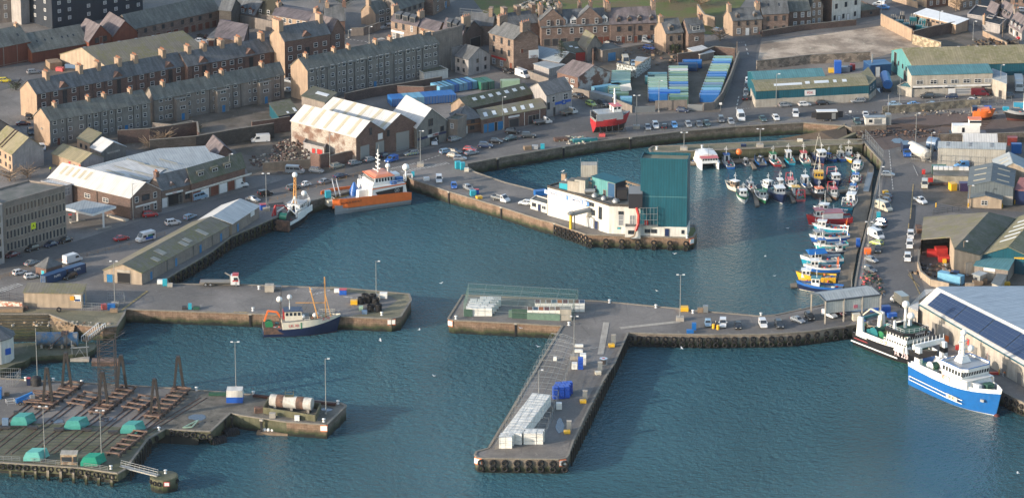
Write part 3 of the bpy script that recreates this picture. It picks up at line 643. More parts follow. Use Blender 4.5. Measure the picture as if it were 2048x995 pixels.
aP('grey mesh panels at the far left of the ship lift',[(-20,757),(42,759),(30,774),(12,774)],3.0,2.4,a6,mesh=True)
aP('thin steel railing on the breakwater side of the fish market road',[(1735,500),(1727,540),(1718,585)],1.1,2,a6,rails=2)
aP('grey railing along the harbour edge above the pontoon boats',[(1764,340),(1757,370),(1748,415),(1737,465)],1.2,2,a6,rails=2)
def aD(u,v,h):
 p=G(u,v);r=V((p.x,p.y,h))-V((0,0,H));return(1024+F*r.x/r.dot(_f),497.5-F*r.dot(_u)/r.dot(_f))
k=a0('cladded_flats','tall navy-clad block of flats with small white-framed windows at the top left','block of flats',aD(105,58,26),aD(286,24,26),h=26,C=aD(60,44,26),rise=.6,ridge='flat',wall=d1,roof=aU)
for z in(2.2,5,7.8,10.6,13.4,16.2):
 wins(k,'F',[z],w=1.2,h=1.2,kind='c',at=[.08,.19,.40,.58,.70,.83,.95]);wins(k,'L',[z+.2],w=1.1,h=1.1,kind='c',at=[.25,.7])
k=a0('old_tenement','brown tenement wall with a tall white-framed window at the top left corner','tenement',aD(-20,48,14),aD(44,42,14),h=14,d=9,wall=af,wallR=b1,ridge='flat',rise=.4,roof=aU)
wins(k,'F',[1.5,4.5,7.5],n=3,w=1.1,h=1.7,kind='c')
a0('stair_tower','narrow sunlit beige stair tower between the brown tenement and the navy flats','tower',aD(43,50,15),aD(60,46,15),h=15,d=5,ridge='flat',rise=.3,wall=aG,roof=aU)
k=a0('stone_store','two-bay brown store with tall red-brown timber doors and grey slate roof at left edge','store',(-30,101),(60,83),base=140,d=12,rise=4,wall=aq,roof=aV,wallL=aq)
for s in(.25,.55,.86):ae(k,'F',s,5.2,6.2,aM,'timber_door')
aA(k,[.93],pots=2,h=1.8,l=1.3);ab(k,[(.82,.86,.4,.55)],aT)
k=a0('long_store','long low red-boarded store with a slate roof and little skylights','store',(64,105),(178,86),h=3.6,d=13,rise=4.6,wall=aM,roof=aV)
ab(k,[(s,s+.025,.45,.55)for s in(.16,.3,.42,.6,.7,.8)],aT)
k=a0('gabled_store','red boarded gabled store, left of a pair, with two dark windows and pinkish slates','store',(178,84),(225,73),h=4.6,C=(150,70),rise=4.6,ridge='perp',wall=aM,roof=az);wins(k,'F',[3.6],n=2,w=1.5,h=1.8,kind='d',s0=.15,s1=.85);ae(k,'F',.5,1.3,2.2,aM,z=3.2)
k=a0('gabled_store','red boarded gabled store, right of a pair, with plain gable and pinkish slates','store',(226,73),(275,64),h=4.8,C=(196,55),rise=4.4,ridge='perp',wall=aM,roof=az)
k=a0('brewery_range','long sandstone range with slate roof and a row of red-brown doors behind the mossy shed','warehouse',(262,59),(438,20),base=92,d=9,rise=4,wall=an,roof=aV)
for s in(.10,.2,.3,.42,.5,.62,.70,.78,.86,.94):ae(k,'F',s,1.9,2.3,aM,'timber_door')
wins(k,'F',[3.4],w=1.2,h=1.5,kind='d',at=[.06,.16,.26,.36,.46,.58,.68,.78,.9])
k=a0('mossy_shed','large low shed with a mossy brown sheet roof behind the red tenement','shed',(210,131),(410,97),h=3.6,C=(120,109),rise=4.0,wall=b1,wallL=b1,roof=bu)
ab(k,[(.01+.17*i,.035+.17*i,.96,1.0)for i in range(6)],a6,name='roof_vent')
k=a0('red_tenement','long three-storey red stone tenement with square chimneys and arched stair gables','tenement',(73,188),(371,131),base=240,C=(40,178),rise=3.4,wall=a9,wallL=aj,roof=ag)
at=[.04,.13,.21,.30,.36,.44,.58,.66,.73,.80,.885,.96];wins(k,'F',[.9,3.7,6.4],w=1.5,h=1.5,kind='g',at=[.045,.125,.245,.33,.41,.485,.62,.70,.77,.845,.95])
aA(k,[.12,.34,.46,.60,.71,.90],w=1.3,l=2.4,h=2.8,m=aj,pots=4);bf(k,'F',[.09,.28,.37,.45,.55,.66,.74,.9])
for s in(.185,.545,.895):aL(k.t,'stair_window',ap(1.5,6.6,'d'),*k.F['F'][:3],s*k.F['F'][3],1.2);aJ(k,s,3.2,.6,.04,None,a9,a9,True)
k=a0('red_tenement','middle red stone tenement with two arched stair gables, next to the taller end block','tenement',(375,133),(568,99),base=185,d=9,rise=3.4,wall=a9,roof=ag)
wins(k,'F',[.9,3.7,6.4],w=1.5,h=1.5,kind='g',at=[.09,.28,.37,.455,.54,.77,.93]);aA(k,[.08,.24,.42,.60,.84],w=1.3,l=2.4,h=2.8,pots=4);bf(k,'F',[.05,.23,.49,.58,.86])
for s in(.17,.655):aL(k.t,'stair_window',ap(1.5,6.6,'d'),*k.F['F'][:3],s*k.F['F'][3],1.2);aJ(k,s,3.2,.6,.04,None,a9,a9,True)
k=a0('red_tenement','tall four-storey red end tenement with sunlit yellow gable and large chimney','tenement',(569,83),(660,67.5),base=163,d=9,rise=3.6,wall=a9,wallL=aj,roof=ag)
wins(k,'F',[.9,3.8,6.6,9.4],w=1.5,h=1.5,kind='g',at=[.12,.32,.68,.88]);aA(k,[.02],w=1.6,l=4.2,h=3.4,pots=6);aA(k,[.93],w=1.4,l=2.6,h=3,pots=4)
aL(k.t,'stair_window',ap(1.5,8,'d'),*k.F['F'][:3],.5*k.F['F'][3],2);aJ(k,.5,3.2,.6,.04,None,a9,a9,True)
k=a0('red_tenement','red gabled wing with one column of windows at the right end of the taller tenement','tenement',(661,68),(689,61),h=12.2,d=11,rise=4.2,ridge='perp',wall=a9,roof=az);wins(k,'F',[1.6,4.6,7.4,10],n=1,w=1.6,h=1.5,kind='g')
def cB(label,A,B,base,C,walls,wl,cs,cols,flo,rise=3.2,**kw):
 k=a0('grey_tenement',label,'tenement',A,B,base=base,C=C,rise=rise,wall=walls,wallL=wl,roof=aV,**kw)
 big=[c for i,c in enumerate(cols)if i%3!=1];sm=[c for i,c in enumerate(cols)if i%3==1]
 zs=[1.0+2.72*i for i in range(flo)]
 wins(k,'F',zs,w=1.35,h=1.3,kind='g',at=big);wins(k,'F',[z+.1 for z in zs],w=.7,h=1.1,kind='g',at=sm)
 aA(k,cs,w=.9,l=1.6,h=1.9,m=aj,pots=3);return k
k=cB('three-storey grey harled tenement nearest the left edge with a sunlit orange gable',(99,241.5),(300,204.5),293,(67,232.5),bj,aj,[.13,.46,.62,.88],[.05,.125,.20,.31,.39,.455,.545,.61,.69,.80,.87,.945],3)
bf(k,'F',[.165,.36,.425,.5,.575,.65,.83,.91]);ae(k,'F',.755,1.1,2.2,aX);ae(k,'F',.08,1.0,2.1,aM);ae(k,'L',.5,.5,.5,a6,'vent',4.5)
k=cB('brown-grey three-storey tenement in the middle with three projecting stair towers',(308,200),(568,149),248,(290,190),af,af,[.10,.44,.55,.86],[.05,.09,.12,.26,.33,.37,.46,.545,.56,.62,.73,.77,.82,.93,.95],3)
bf(k,'F',[.2,.42,.6,.66,.97])
for s in(.19,.50,.83):
 o,x,nn,Ln=k.F['F'];c=o+x*s*Ln+nn*.9;b=MB();rz=math.atan2(x.y,x.x);b.box((c.x,c.y,0),(4.2,1.8,k.h-.8),rz);b.box((c.x,c.y,k.h-.8),(4.6,2.2,.2),rz,1);tw=a1('stair_tower',b,[af,aU],k.t)
 for z in(1,3.6,6):
  aL(k.t,'window'if z>1 else 'door',ap(2.0,1.0,'g')if z>1 else aC(1.1,2.2,aX),o,x,nn,s*Ln,z if z>1 else .05,1.85)
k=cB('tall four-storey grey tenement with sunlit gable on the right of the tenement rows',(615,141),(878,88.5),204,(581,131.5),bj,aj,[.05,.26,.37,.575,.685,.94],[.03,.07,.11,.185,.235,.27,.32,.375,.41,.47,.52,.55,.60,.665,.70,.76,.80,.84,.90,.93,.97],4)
bf(k,'F',[.065,.10,.145,.215,.29,.35,.44,.455,.535,.58,.65,.73,.825,.87,.99]);ae(k,'F',.505,1.1,2.2,aX)
k=a0('brown_block','plain brown rendered block with parapet, sunlit end and very few windows','block of flats',(884,65),(925,55.5),base=142,C=(864,71),rise=.8,ridge='flat',wall=af,wallL=aj,roof=ag);wins(k,'F',[3.4,7],w=.6,h=1.3,kind='d',at=[.4]);wins(k,'F',[10],w=.6,h=1.3,kind='d',at=[.6])
k=a0('white_house','pale rendered two-storey house with grey slate roof beside the street','house',(937,119.5),(980,108.5),base=152,C=(910,112.5),rise=3,ridge='perp',wall=aG,roof=ag);wins(k,'F',[.9,3.6],w=.9,h=1.3,kind='d',at=[.42,.78]);wins(k,'L',[.9,3.6],w=.9,h=1.2,kind='d',at=[.25,.65])
k=a0('flat_roofed_annexe','small grey flat-roofed annexe left of the pale rendered house','annexe',(904,98),(925,93),base=140,d=6,rise=.2,ridge='flat',wall=aG,roof=aU)
k=a0('garage','low white flat-roofed garage under the end of the tall grey tenement','garage',(848,147),(896,140),h=2.6,d=5,rise=.15,ridge='flat',wall=ba,roof=b2)
k=a0('corner_building','pink sandstone three-storey corner building with a red shop fascia and big chimneys','building',(978,65),(1027,79),base=130,C=(1027,60),rise=3.2,wall=au,wallR=an,roof=ag)
wins(k,'F',[4.8,8.2],w=1.0,h=2.0,kind='d',at=[.2,.52,.82]);wins(k,'F',[.8],w=1.4,h=1.9,kind='c',at=[.2,.52]);ae(k,'F',.9,1.2,2.8,aM);a2(k,'F',.4,3.0,7,.6,b3);aA(k,[.04,.97],w=1.3,l=3.4,h=3,m=au,pots=4)
a2(k,'R',.82,4.0,3.4,2.6,a4);a2(k,'R',.84,4.0,2.6,.9,b3);ae(k,'R',.35,.9,1.3,aM,'blocked_window',6)
k=a0('slate_house','dark slated house with lit chimneys directly behind the sandstone corner building','house',(1012,52),(1078,44),h=7.5,d=8,rise=3,wall=an,roof=ag);aA(k,[.1,.5,.95],w=1.4,l=2.6,h=3,m=au,pots=0)
k=a0('terraced_tenement','red sandstone row with white dormers and stepped gablets facing the yard','tenement',(1083,55),(1220,48.5),base=93.5,d=9,rise=4.4,wall=an,roof=ag);wins(k,'F',[3.9],w=1.2,h=1.9,kind='g',at=[.10,.26,.44,.58,.78,.93])
for s in(.08,.20,.32,.52,.75,.86,.95):ae(k,'F',s,1.9,2.4,aM if s>.6 else a5,'shop_door')
for s in(.16,.70):aJ(k,s,8.6,2.2,.03,None,an,ag,True)
o,x,nn,Ln=k.F['F']
for s in(.10,.235,.61,.80):aL(k.t,'window',ap(1.1,1.8,'g'),o,x,nn,s*Ln,7.0,.15)
for s in(.33,.475,.92):aJ(k,s,2.3,1.8,.12,'w',a4,ag,True)
aA(k,[.02,.30,.98],w=1.3,l=2.8,h=3,m=au,pots=3);aA(k,[.62,.78],w=1.0,l=2.0,h=2.4,m=an,pots=2,off=3)
k=a0('terraced_tenement','red stone terrace with four small stone dormers and a satellite dish','tenement',(1221,48.5),(1313,44.5),base=88,d=9,rise=4.2,wall=an,roof=az);wins(k,'F',[.8,4.0],w=1.2,h=1.7,kind='d',at=[.18,.42,.64,.9]);wins(k,'F',[.8],w=1.4,h=1.7,kind='c',at=[.18,.42,.75,.97])
for s in(.18,.42,.64,.9):aJ(k,s,1.4,1.4,.1,'d',an,ag,True)
for s in(.28,.55,.84):ae(k,'F',s,1.1,2.3,aM)
aA(k,[.0,.98],w=1.3,l=2.8,h=2.8,m=au,pots=3);bf(k,'F',[.5])
k=a0('workshop','low workshop with a faded teal-grey sheet roof behind the pine tree','workshop',(1056,113),(1118,125),h=3.2,C=(1088,96),rise=1.6,wall=aq,roof=aW,asym=.62);wins(k,'F',[1.4],w=2,h=.8,kind='d',at=[.4])
k=a0('stone_shed','stone gabled shed with dark window and purple door in the yard','shed',(1174.5,97),(1204,88.5),base=125,C=(1157,86),rise=3.6,ridge='perp',wall=af,roof=bu);wins(k,'F',[3],w=2.2,h=1.3,kind='d',at=[.45]);ae(k,'F',.42,1.6,2.4,aM)
k=a0('stone_shed','low mossy-roofed shed with a wide bright red door','shed',(1140,107),(1172,104),base=125,d=9,rise=1.2,ridge='mono',wall=af,roof=b2);ae(k,'F',.75,4.4,3.0,b3,'roller_door');ab(k,[(.3,.5,.5,.6),(.55,.75,.35,.45)])
k=a0('stone_shed','flat-roofed grey shed with blue doors right of the stone gabled shed','shed',(1205,103),(1246,97),base=125,d=7,rise=.2,ridge='flat',wall=af,roof=aU);ae(k,'F',.45,2.8,2.8,aX)
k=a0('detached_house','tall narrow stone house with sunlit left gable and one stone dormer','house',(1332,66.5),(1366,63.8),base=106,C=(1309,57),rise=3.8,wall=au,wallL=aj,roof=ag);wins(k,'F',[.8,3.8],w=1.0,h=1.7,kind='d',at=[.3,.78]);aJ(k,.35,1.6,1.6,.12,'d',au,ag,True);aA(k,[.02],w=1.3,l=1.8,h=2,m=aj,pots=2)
k=a0('detached_house','narrow brown stone house with a white box dormer beside the sunlit gabled one','house',(1377,66),(1409,63),base=106,d=7,rise=3.8,wall=an,roof=ag);aJ(k,.5,3.4,1.9,.12,'w',ag,ag);wins(k,'F',[3.8],w=1.2,h=1.3,kind='w',at=[.5]);aA(k,[.98],w=1.2,l=1.6,h=1.8,m=an,pots=2)
a7('short sunlit wall with a hatch beside the grass field',[(1395,30),(1409,50),(1430,56)],3.6,aj)
k=a0('terraced_house','stone end terrace house with sunlit gable, three dark windows above and white door','house',(1466,41),(1524,37),base=73,C=(1447,33),rise=3.2,wall=au,wallL=aj,roof=ag);wins(k,'F',[3.4],w=.8,h=1.5,kind='d',at=[.2,.5,.78]);wins(k,'F',[.7],w=1.3,h=1.9,kind='c',at=[.2,.78]);ae(k,'F',.5,1.2,2.5,a4)
for s in(.2,.8):aJ(k,s,1.3,1.3,.15,'d',au,ag,True)
aA(k,[.02,.98],w=1.2,l=2,h=2.4,m=aj,pots=2)
k=a0('terraced_house','brown stone terrace house with two skylights, second from the road corner','house',(1525.5,28.5),(1577,26),base=68,d=8,rise=4,wall=an,roof=ag);wins(k,'F',[.8,4.2],w=1.0,h=1.7,kind='d',at=[.2,.5,.82]);ab(k,[(.25,.31,.45,.65),(.66,.72,.45,.65)],aT);ae(k,'F',.5,1,2.3,a5)
k=a0('terraced_house','brown terrace house with a mossy pale patched slate roof','house',(1578,23),(1620,20),base=60,d=8,rise=4.2,wall=aq,roof=aV);wins(k,'F',[1,4],w=1.2,h=1.7,kind='c',at=[.3,.65,.95]);aA(k,[.0],w=1.3,l=2.4,h=2.5,m=au,pots=2)
k=a0('terraced_house','brown gable-fronted house with small windows left of the white house','house',(1620,16),(1646,13),base=53,d=10,rise=4.6,ridge='perp',wall=au,roof=aV);wins(k,'F',[.9,3.6,6.2],w=.9,h=1.6,kind='c',at=[.3,.72])
k=a0('white_house','whitewashed three-storey house with small dark windows by the upper road','house',aD(1663,47.5,8.4),aD(1721,36,8.4),h=8.4,d=8,rise=3.6,wall=am('stained_whitewash',(.62,.60,.55),(.45,.43,.39),'streak'),wallL=aq,roof=ag);wins(k,'F',[4.8],w=1.1,h=1.7,kind='d',at=[.15,.48,.82]);wins(k,'F',[1],w=.9,h=1.6,kind='d',at=[.1,.4,.8]);ae(k,'F',.25,1,2.2,a4);ae(k,'F',.56,1,2.2,a4)
k=a0('stone_outbuilding','low dark stone outbuilding with a mossy flat roof by the upper road','outbuilding',(1724,24),(1760,19),base=36,d=12,rise=.2,ridge='flat',wall=aq,roof=b2);wins(k,'F',[.8],w=1,h=1,kind='d',at=[.5])
for lb,A,B,C_,hh in(('orange brick house with white doors at the top right',(1853,17),(1897,11),(1833,8),8.5),('brown stone house with bare shrub in front at the top right',(1920,21),(1962,13),(1896,12),8.5)):
 k=a0('brick_house',lb,'house',aD(*A,hh),aD(*B,hh),h=hh,C=aD(*C_,hh),rise=3.4,wall=a9 if 'orange'in lb else au,wallL=aj,roof=ag);wins(k,'F',[.8,3.9],n=3,w=1.1,h=1.6,kind='c')
k=a0('white_cottage','upper white cottage with three dark dormers in the top right corner','cottage',(1996,24),(2018,39),h=2.8,C=(2020,16),rise=3.4,wall=aG,roof=az)
for s in(.2,.5,.8):aJ(k,s,1.5,1.3,.15,'d',aG,ag)
aA(k,[.0,1.0],w=1.1,l=1.6,h=1.8,m=af,pots=2);ae(k,'F',.5,1,2,a4)
k=a0('white_cottage','lower white cottage with brown-framed dormers at the right edge of the picture','cottage',(2018,50),(2044,66),h=2.8,C=(2046,38),rise=3.6,wall=aG,roof=az)
for s in(.15,.45,.75):aJ(k,s,1.5,1.5,.1,'c',aG,ag)
wins(k,'F',[.8],w=1.5,h=1.4,kind='d',at=[.2,.65]);ae(k,'F',.42,1,2.1,a4);aA(k,[.0],w=1.1,l=1.6,h=1.8,m=af,pots=2)
k=a0('slate_cottage','small slated cottage behind the white cottages','cottage',(1974,22),(1990,30),h=3,C=(1990,12),rise=2.6,wall=af,roof=az)
k=a0('dark_garages','dark felt-roofed garage block with a small hipped tower beside the garden','garage',(1935,30),(1985,38),h=3,C=(1952,12),rise=.3,ridge='flat',wall=aG,roof=aI('dark_felt_roof',(.03,.035,.04),.7))
k=a0('dark_garages','lower dark felt-roofed garage with grey wall beside the garden hedge','garage',(1965,44),(2000,52),h=2.8,C=(1978,32),rise=.3,ridge='flat',wall=aG,roof=M['dark_felt_roof'])
aA(k,[.1],w=.8,l=.8,h=3,m=aj,pots=1)
k=a0('brick_house','dark brown building row at the very top right corner behind the cottages','house',aD(1990,8,8),aD(2060,14,8),h=8,d=8,rise=3,wall=an,roof=ag);wins(k,'F',[1,4],n=4,w=1.1,h=1.5,kind='d')
k=a0('substation_building','long tan substation building with a clean white flat roof','substation',(1829.5,28),(1912,49),h=3.4,C=(1853,21),rise=.5,ridge='mono',wall=aj,roof=a8('white_felt_roof',(.72,.73,.72),.6),over=.4);wins(k,'F',[2.2],w=1.4,h=.6,kind='d',at=[.08,.33,.45,.56,.68,.8]);ae(k,'F',.16,1.2,2.4,cl);ae(k,'F',.23,1.6,2.6,cb)
k=a0('street_house','dark slated stone building behind the brewery range','house',(438,20),(462,22),h=7,d=8,rise=3,wall=M['sooty_retaining_wall'],roof=ag);a2(k,'F',.5,3,4,.8,b0)
k=a0('street_house','red sandstone shop house with three timber dormers and a white door','house',(461,23),(509,31),base=47,d=9,rise=3.8,wall=an,roof=ag)
for s in(.18,.5,.82):aJ(k,s,1.7,1.8,.05,'c',aM,ag,True)
ae(k,'F',.3,1.1,2.4,a4);ae(k,'F',.42,1.1,2.4,b3);wins(k,'F',[.8],w=1.8,h=1.6,kind='c',at=[.12,.58]);wins(k,'F',[.8],w=1.2,h=1.6,kind='c',at=[.72]);ae(k,'F',.9,2.2,2.6,aM)
k=a0('street_house','brown harled house with a dark mossy roof between the red shop and lit house','house',(512,25),(544,29),base=52,d=9,rise=4,wall=af,roof=aI('dark_moss_roof',(.045,.042,.03),.95));wins(k,'F',[1,4.2],w=1.0,h=1.7,kind='g',at=[.28,.78])
k=a0('street_house','sunlit ochre house with a pink slate roof and white windows','house',(545,31),(626,45),base=62,C=(563,9),rise=1.2,wall=aj,roof=az);wins(k,'F',[1.0,3.6],w=1.3,h=1.5,kind='g',at=[.12,.30,.44,.64,.78,.93]);aA(k,[.05],w=1.1,l=2,h=2.4,pots=2);aA(k,[.98],w=1.1,l=2,h=2.6,pots=3)
k=a0('stone_barn','low pink-roofed stone barn behind the red tenement with white cars beside it','barn',(430,74),(486,84),h=3,C=(441,55),rise=2.6,asym=.99,wall=au,wallR=aq,roof=az);ae(k,'F',.9,2.4,2,aM)
k=a0('stone_barn','small dark lean-to with an orange door left of the pink-roofed barn','outbuilding',(415,76),(430,78),h=2.6,C=(437,59),rise=.8,ridge='mono',wall=af,roof=ag);ae(k,'F',.5,1.8,1.8,aM)
k=a0('gable_house','slate-roofed house with a tall brick chimney and white right gable near the junction','house',(650,42),(690,41),base=70,d=9,rise=4.2,wall=a9,wallR=aG,roof=ag);aA(k,[.15],w=1.2,l=2.2,h=2,pots=4);aA(k,[1.0],w=1.2,l=2,h=2.2,m=a9,pots=2)
k=a0('pink_house','pink rendered two-storey house with chimney by the upper junction','house',(751,27),(781,20),base=53,C=(722,22),rise=3.2,wall=af,wallL=aj,roof=aV);wins(k,'F',[1,3.6],w=2.2,h=1.5,kind='g',at=[.4]);wins(k,'F',[1,3.6],w=1.3,h=1.5,kind='g',at=[.82]);aA(k,[.02,1.0],w=1,l=1.6,h=2.2,pots=1)
k=a0('pink_house','grey slated row of houses behind the pink house at the top','house',(800,19),(848,3),base=50,d=9,rise=3.4,wall=af,roof=aV);wins(k,'F',[1,3.6],n=4,w=1.4,h=1.4,kind='d')
k=a0('street_house','harled house with a blue door at the top beside the field road','house',aD(866,32,9),aD(900,12,9),h=9,d=9,rise=3,wall=an,roof=ag);wins(k,'F',[.8,4],n=2,w=1.3,h=1.7,kind='g');ae(k,'F',.75,1.2,2.4,aX)
k=a0('dormer_row','sunlit stone row with three slate box dormers and a corner shop','shop',(782,42),(834,53),base=80,C=(798,25),rise=1.6,wall=au,roof=az)
for s in(.22,.5,.78):aJ(k,s,2.2,2.0,.25,'d',ag,ag)
wins(k,'F',[4.2],w=1,h=2,kind='d',at=[.2,.48]);wins(k,'F',[4.2],w=1,h=2,kind='c',at=[.8]);wins(k,'F',[.6],w=1.4,h=2,kind='c',at=[.12,.42]);ae(k,'F',.27,1.4,2.6,a5);a2(k,'F',.26,2.8,5.5,.7,a4);aA(k,[.0,1.0],w=1.1,l=2.6,h=3,pots=3)
k=a0('dormer_row','pinkish slated wing to the right of the dormered corner shop row','house',(834,53.5),(876,64),base=90,C=(850,36),rise=1.6,wall=au,roof=az);wins(k,'F',[4],w=.9,h=1.6,kind='c',at=[.3,.6,.85])
k=a0('dormer_row','stone house with dark dormers and a tall red chimney pot','house',(886,58),(925,70),base=100,C=(900,38),rise=2,wall=au,wallR=aq,roof=az)
for s in(.25,.55,.85):aJ(k,s,1.9,2,.25,'d',ag,ag)
aA(k,[1.0],w=1.2,l=3,h=3.4,m=aj,pots=4)
k=a0('street_house','dark gabled house facing the brown block across the lane','house',(927,72),(966,60),base=104,d=7,rise=4,ridge='perp',wall=aq,roof=ag);ae(k,'F',.6,5,3.6,bP,'passage')
k=a0('slate_house','row of low dark slated roofs left of the sandstone corner building top','house',(925,50),(985,52),h=6.5,d=8,rise=3,wall=an,roof=ag);aA(k,[.9],w=1.2,l=2.6,h=3,m=au,pots=0)
k=a0('skylit_arcade','long low brick unit with a mossy roof and seven square skylights','workshop',(936,216),(1064,187),h=5.4,C=(902,209),rise=2.6,wall=aq,wallL=aj,roof=b2);ab(k,[(.15+.125*i,.205+.125*i,.45,.72)for i in range(7)])
k=a0('street_workshops','brick street workshops with six skylights and blue doors facing the harbour','workshop',(963,240),(1092,216),base=267,C=(954,226),rise=.9,ridge='mono',wall=a9,roof=bu);ab(k,[(.06+.135*i+(.04 if i>1 else 0),.115+.135*i+(.04 if i>1 else 0),.2,.6)for i in range(6)])
for s,w_,m in((.06,1.2,aX),(.15,2.2,aX),(.22,1,bP),(.285,2,aX),(.50,3.4,a5),(.78,2.6,a5),(.84,2.2,a5)):ae(k,'F',s,w_,2.7,m,'shop_door')
a2(k,'F',.5,3.2,4,.6,a4);bf(k,'F',[.34,.66,.9],a4)
k=a0('blue_sign_shop','grey harled shop with slate roof and a wave-shaped blue sign on the street corner','shop',(1093,191),(1144,179),base=235,C=(1060,174),rise=2.6,wall=aG,roof=ag);wins(k,'F',[4.3],w=1.2,h=1.9,kind='g',at=[.27]);wins(k,'F',[4.3],w=1.8,h=1.9,kind='g',at=[.75]);wins(k,'F',[2.4],w=1.0,h=2.2,kind='d',at=[.08]);a2(k,'F',.64,3.3,6.4,.8,aZ);a2(k,'F',.68,2.9,1.6,1.4,aZ,'O',a4,.9);ae(k,'F',.3,.7,2.6,a5)
k=a0('slate_workshop','hip-roofed slate building with brown fascia between the gable garage and the arcade','workshop',(915,243),(962,236),base=270,C=(900,228),rise=3.2,ridge='hip',wall=a9,roof=ag);wins(k,'F',[1],w=1.6,h=1.2,kind='d',at=[.62]);wins(k,'F',[3],w=1.3,h=1.2,kind='g',at=[.12]);wins(k,'F',[3],w=1.3,h=1.2,kind='d',at=[.65]);ae(k,'F',.3,1.8,2.4,a4);a2(k,'F',.4,2.5,9,.3,am('varnished_timber',(.35,.17,.07)))
k=a0('slate_workshop','narrow brown link building beside the gable garage','workshop',(893,240),(915,243),h=6.0,d=6,rise=.5,ridge='flat',wall=af,roof=b2);wins(k,'F',[3.6],w=1.2,h=1.6,kind='c',at=[.5])
k=a0('gable_garage','grey gabled garage with a white left roof slope, navy fascia and open door','garage',(833,256),(893,240),base=298,C=(783.5,229),rise=4.7,ridge='perp',wall=bj,roof=aR);wins(k,'F',[6.0],w=1.8,h=2.2,kind='d',at=[.47]);wins(k,'F',[3.4],w=1.4,h=1.6,kind='d',at=[.45,.85]);wins(k,'F',[2.4],w=1.2,h=1,kind='d',at=[.12])
a2(k,'F',.5,2.5,12,.7,b0);a2(k,'F',.55,2.6,4.6,.8,a4);a2(k,'F',.62,2.7,2.2,.6,b3);ae(k,'F',.58,3.6,2.4,bP,'open_doorway')
k=a0('brick_warehouse','right brick warehouse of a pair with white sheet roof and a large grey roller door','warehouse',(768.5,259.5),(833,246),base=308,C=(636,226),rise=3.8,ridge='perp',wall=a9,roof=aR);ae(k,'F',.56,4.6,5.6,a6,'roller_door');wins(k,'F',[5.2],w=1,h=2,kind='d',at=[.12])
ab(k,[(.04+.2*i,.09+.2*i,.02,.98)for i in range(5)],bO)
k=a0('brick_warehouse','left brick warehouse of a pair with peeling whitewashed side and white sheet roof','warehouse',(712,275),(768,260),base=326,C=(582,241.5),rise=3.8,ridge='perp',wall=a9,wallL=cj,roof=aR);ae(k,'F',.3,3.4,4.6,a6,'roller_door');ae(k,'F',.84,3.2,4.6,a6,'roller_door');wins(k,'F',[7.4],w=1,h=2.2,kind='d',at=[.52]);a2(k,'F',.86,5.3,1.8,1.8,a4)
ab(k,[(.10+.185*i,.145+.185*i,.02,.98)for i in range(5)],bO)
k=a0('mossy_block','square block with a mossy flat roof and a striped skylight by the tall grey tenement','workshop',(603,192.5),(650,205.5),h=6,C=(627,175.5),rise=.4,ridge='mono',wall=af,roof=b2);ab(k,[(.35,.85,.45,.68)]);ae(k,'F',.72,3.2,4,ac,'roller_door')
k=a0('mossy_shed','low mossy shed with a dark blue front in front of the middle tenement','shed',(557.5,233),(598,225),h=3.4,C=(539,210),rise=.5,ridge='mono',wall=b0,wallL=bl,roof=b2);ab(k,[(.45,.55,.05,.18),(.82,.95,.08,.35)])
k=a0('street_ruin','roofless lean-to of the demolished plot with red doors against the white wall','ruin',(607,287),(648,297),h=3.2,C=(612,278),rise=.3,ridge='flat',wall=aG,roof=aU);ae(k,'F',.8,2,2.6,b3);ae(k,'F',.5,1.2,2.4,b3)
k=a0('garage_building','stone gabled garage with long white ribbed roof and white-framed windows','garage',(260.5,396),(322,379.8),base=439.5,C=(96,356.5),rise=3.4,ridge='perp',wall=an,wallL=aq,roof=aR);wins(k,'F',[4.6],w=1.3,h=1.7,kind='g',at=[.2,.8]);wins(k,'F',[4.6],w=2.8,h=1.7,kind='d',at=[.5]);a2(k,'F',.5,3.2,7.5,.4,a4);wins(k,'F',[1],w=2.2,h=2,kind='w',at=[.52]);wins(k,'F',[1.2],w=1.1,h=2,kind='w',at=[.8]);wins(k,'L',[3.4],w=2.2,h=1.3,kind='w',at=[.48,.70]);bf(k,'L',[.60])
ab(k,[(.60+.075*i,.63+.075*i,.35,.85)for i in range(5)],bO)
k=a0('white_annexe','small flat-roofed pale annexe with a large window beside the office block','annexe',(127,374),(144,369.5),h=6.4,C=(82,363),rise=.2,ridge='flat',wall=aG,roof=aR);wins(k,'F',[3.8],w=2.2,h=2.2,kind='c',at=[.4])
aY('white_roofed_hall','very wide hall with a flat white and grey sheet roof and yellow rooflight strips','hall',[(130,346,4.6),(252,313,5.0),(317,297,5.2),(410,291.5,5.2),(420,304,5),(452,314,4.6),(300,365,4.4),(262,364,4.4)],[(0,1,2,3,4,5,6,7)],a9,aW)
dO=MB()
def bA(bld,name,quads,m):
 for q in quads:
  b=MB();P=[G(u,v,z)for u,v,z in q];b.face(P);n=(P[1]-P[0]).cross(P[2]-P[0])
  if n.z<0:b=MB();b.face(P[::-1])
  a1(name,b,[m],bld.roof)
d7=bpy.data.objects['white_roofed_hall'];hb=Bld();hb.roof=[c for c in bpy.data.objects if c.parent==d7 and c.name.startswith('roof')][0]
def dL(x0,y0,x1,y1,w,z):return[(x0,y0,z),(x1,y1,z),(x1+w*.55,y1-w*.45,z),(x0+w*.55,y0-w*.45,z)]
bA(hb,'rooflight_strip',[dL(x,y,x+36,y+9.5,3,5.22)for x,y in((252,318),(228,332),(212,340),(276,326),(300,330),(268,342),(258,350),(318,318))],bO)
bA(hb,'white_roof_sheet',[[(175,337,5.25),(255,319,5.25),(330,338,4.9),(300,360,4.7),(262,362,4.7)]],aR)
k=a0('gable_ruin','small red brick gable with a pinkish roof behind the stone shop row','outbuilding',(433,313),(463,303),h=3,C=(412,292),rise=2.6,ridge='perp',wall=a9,roof=az)
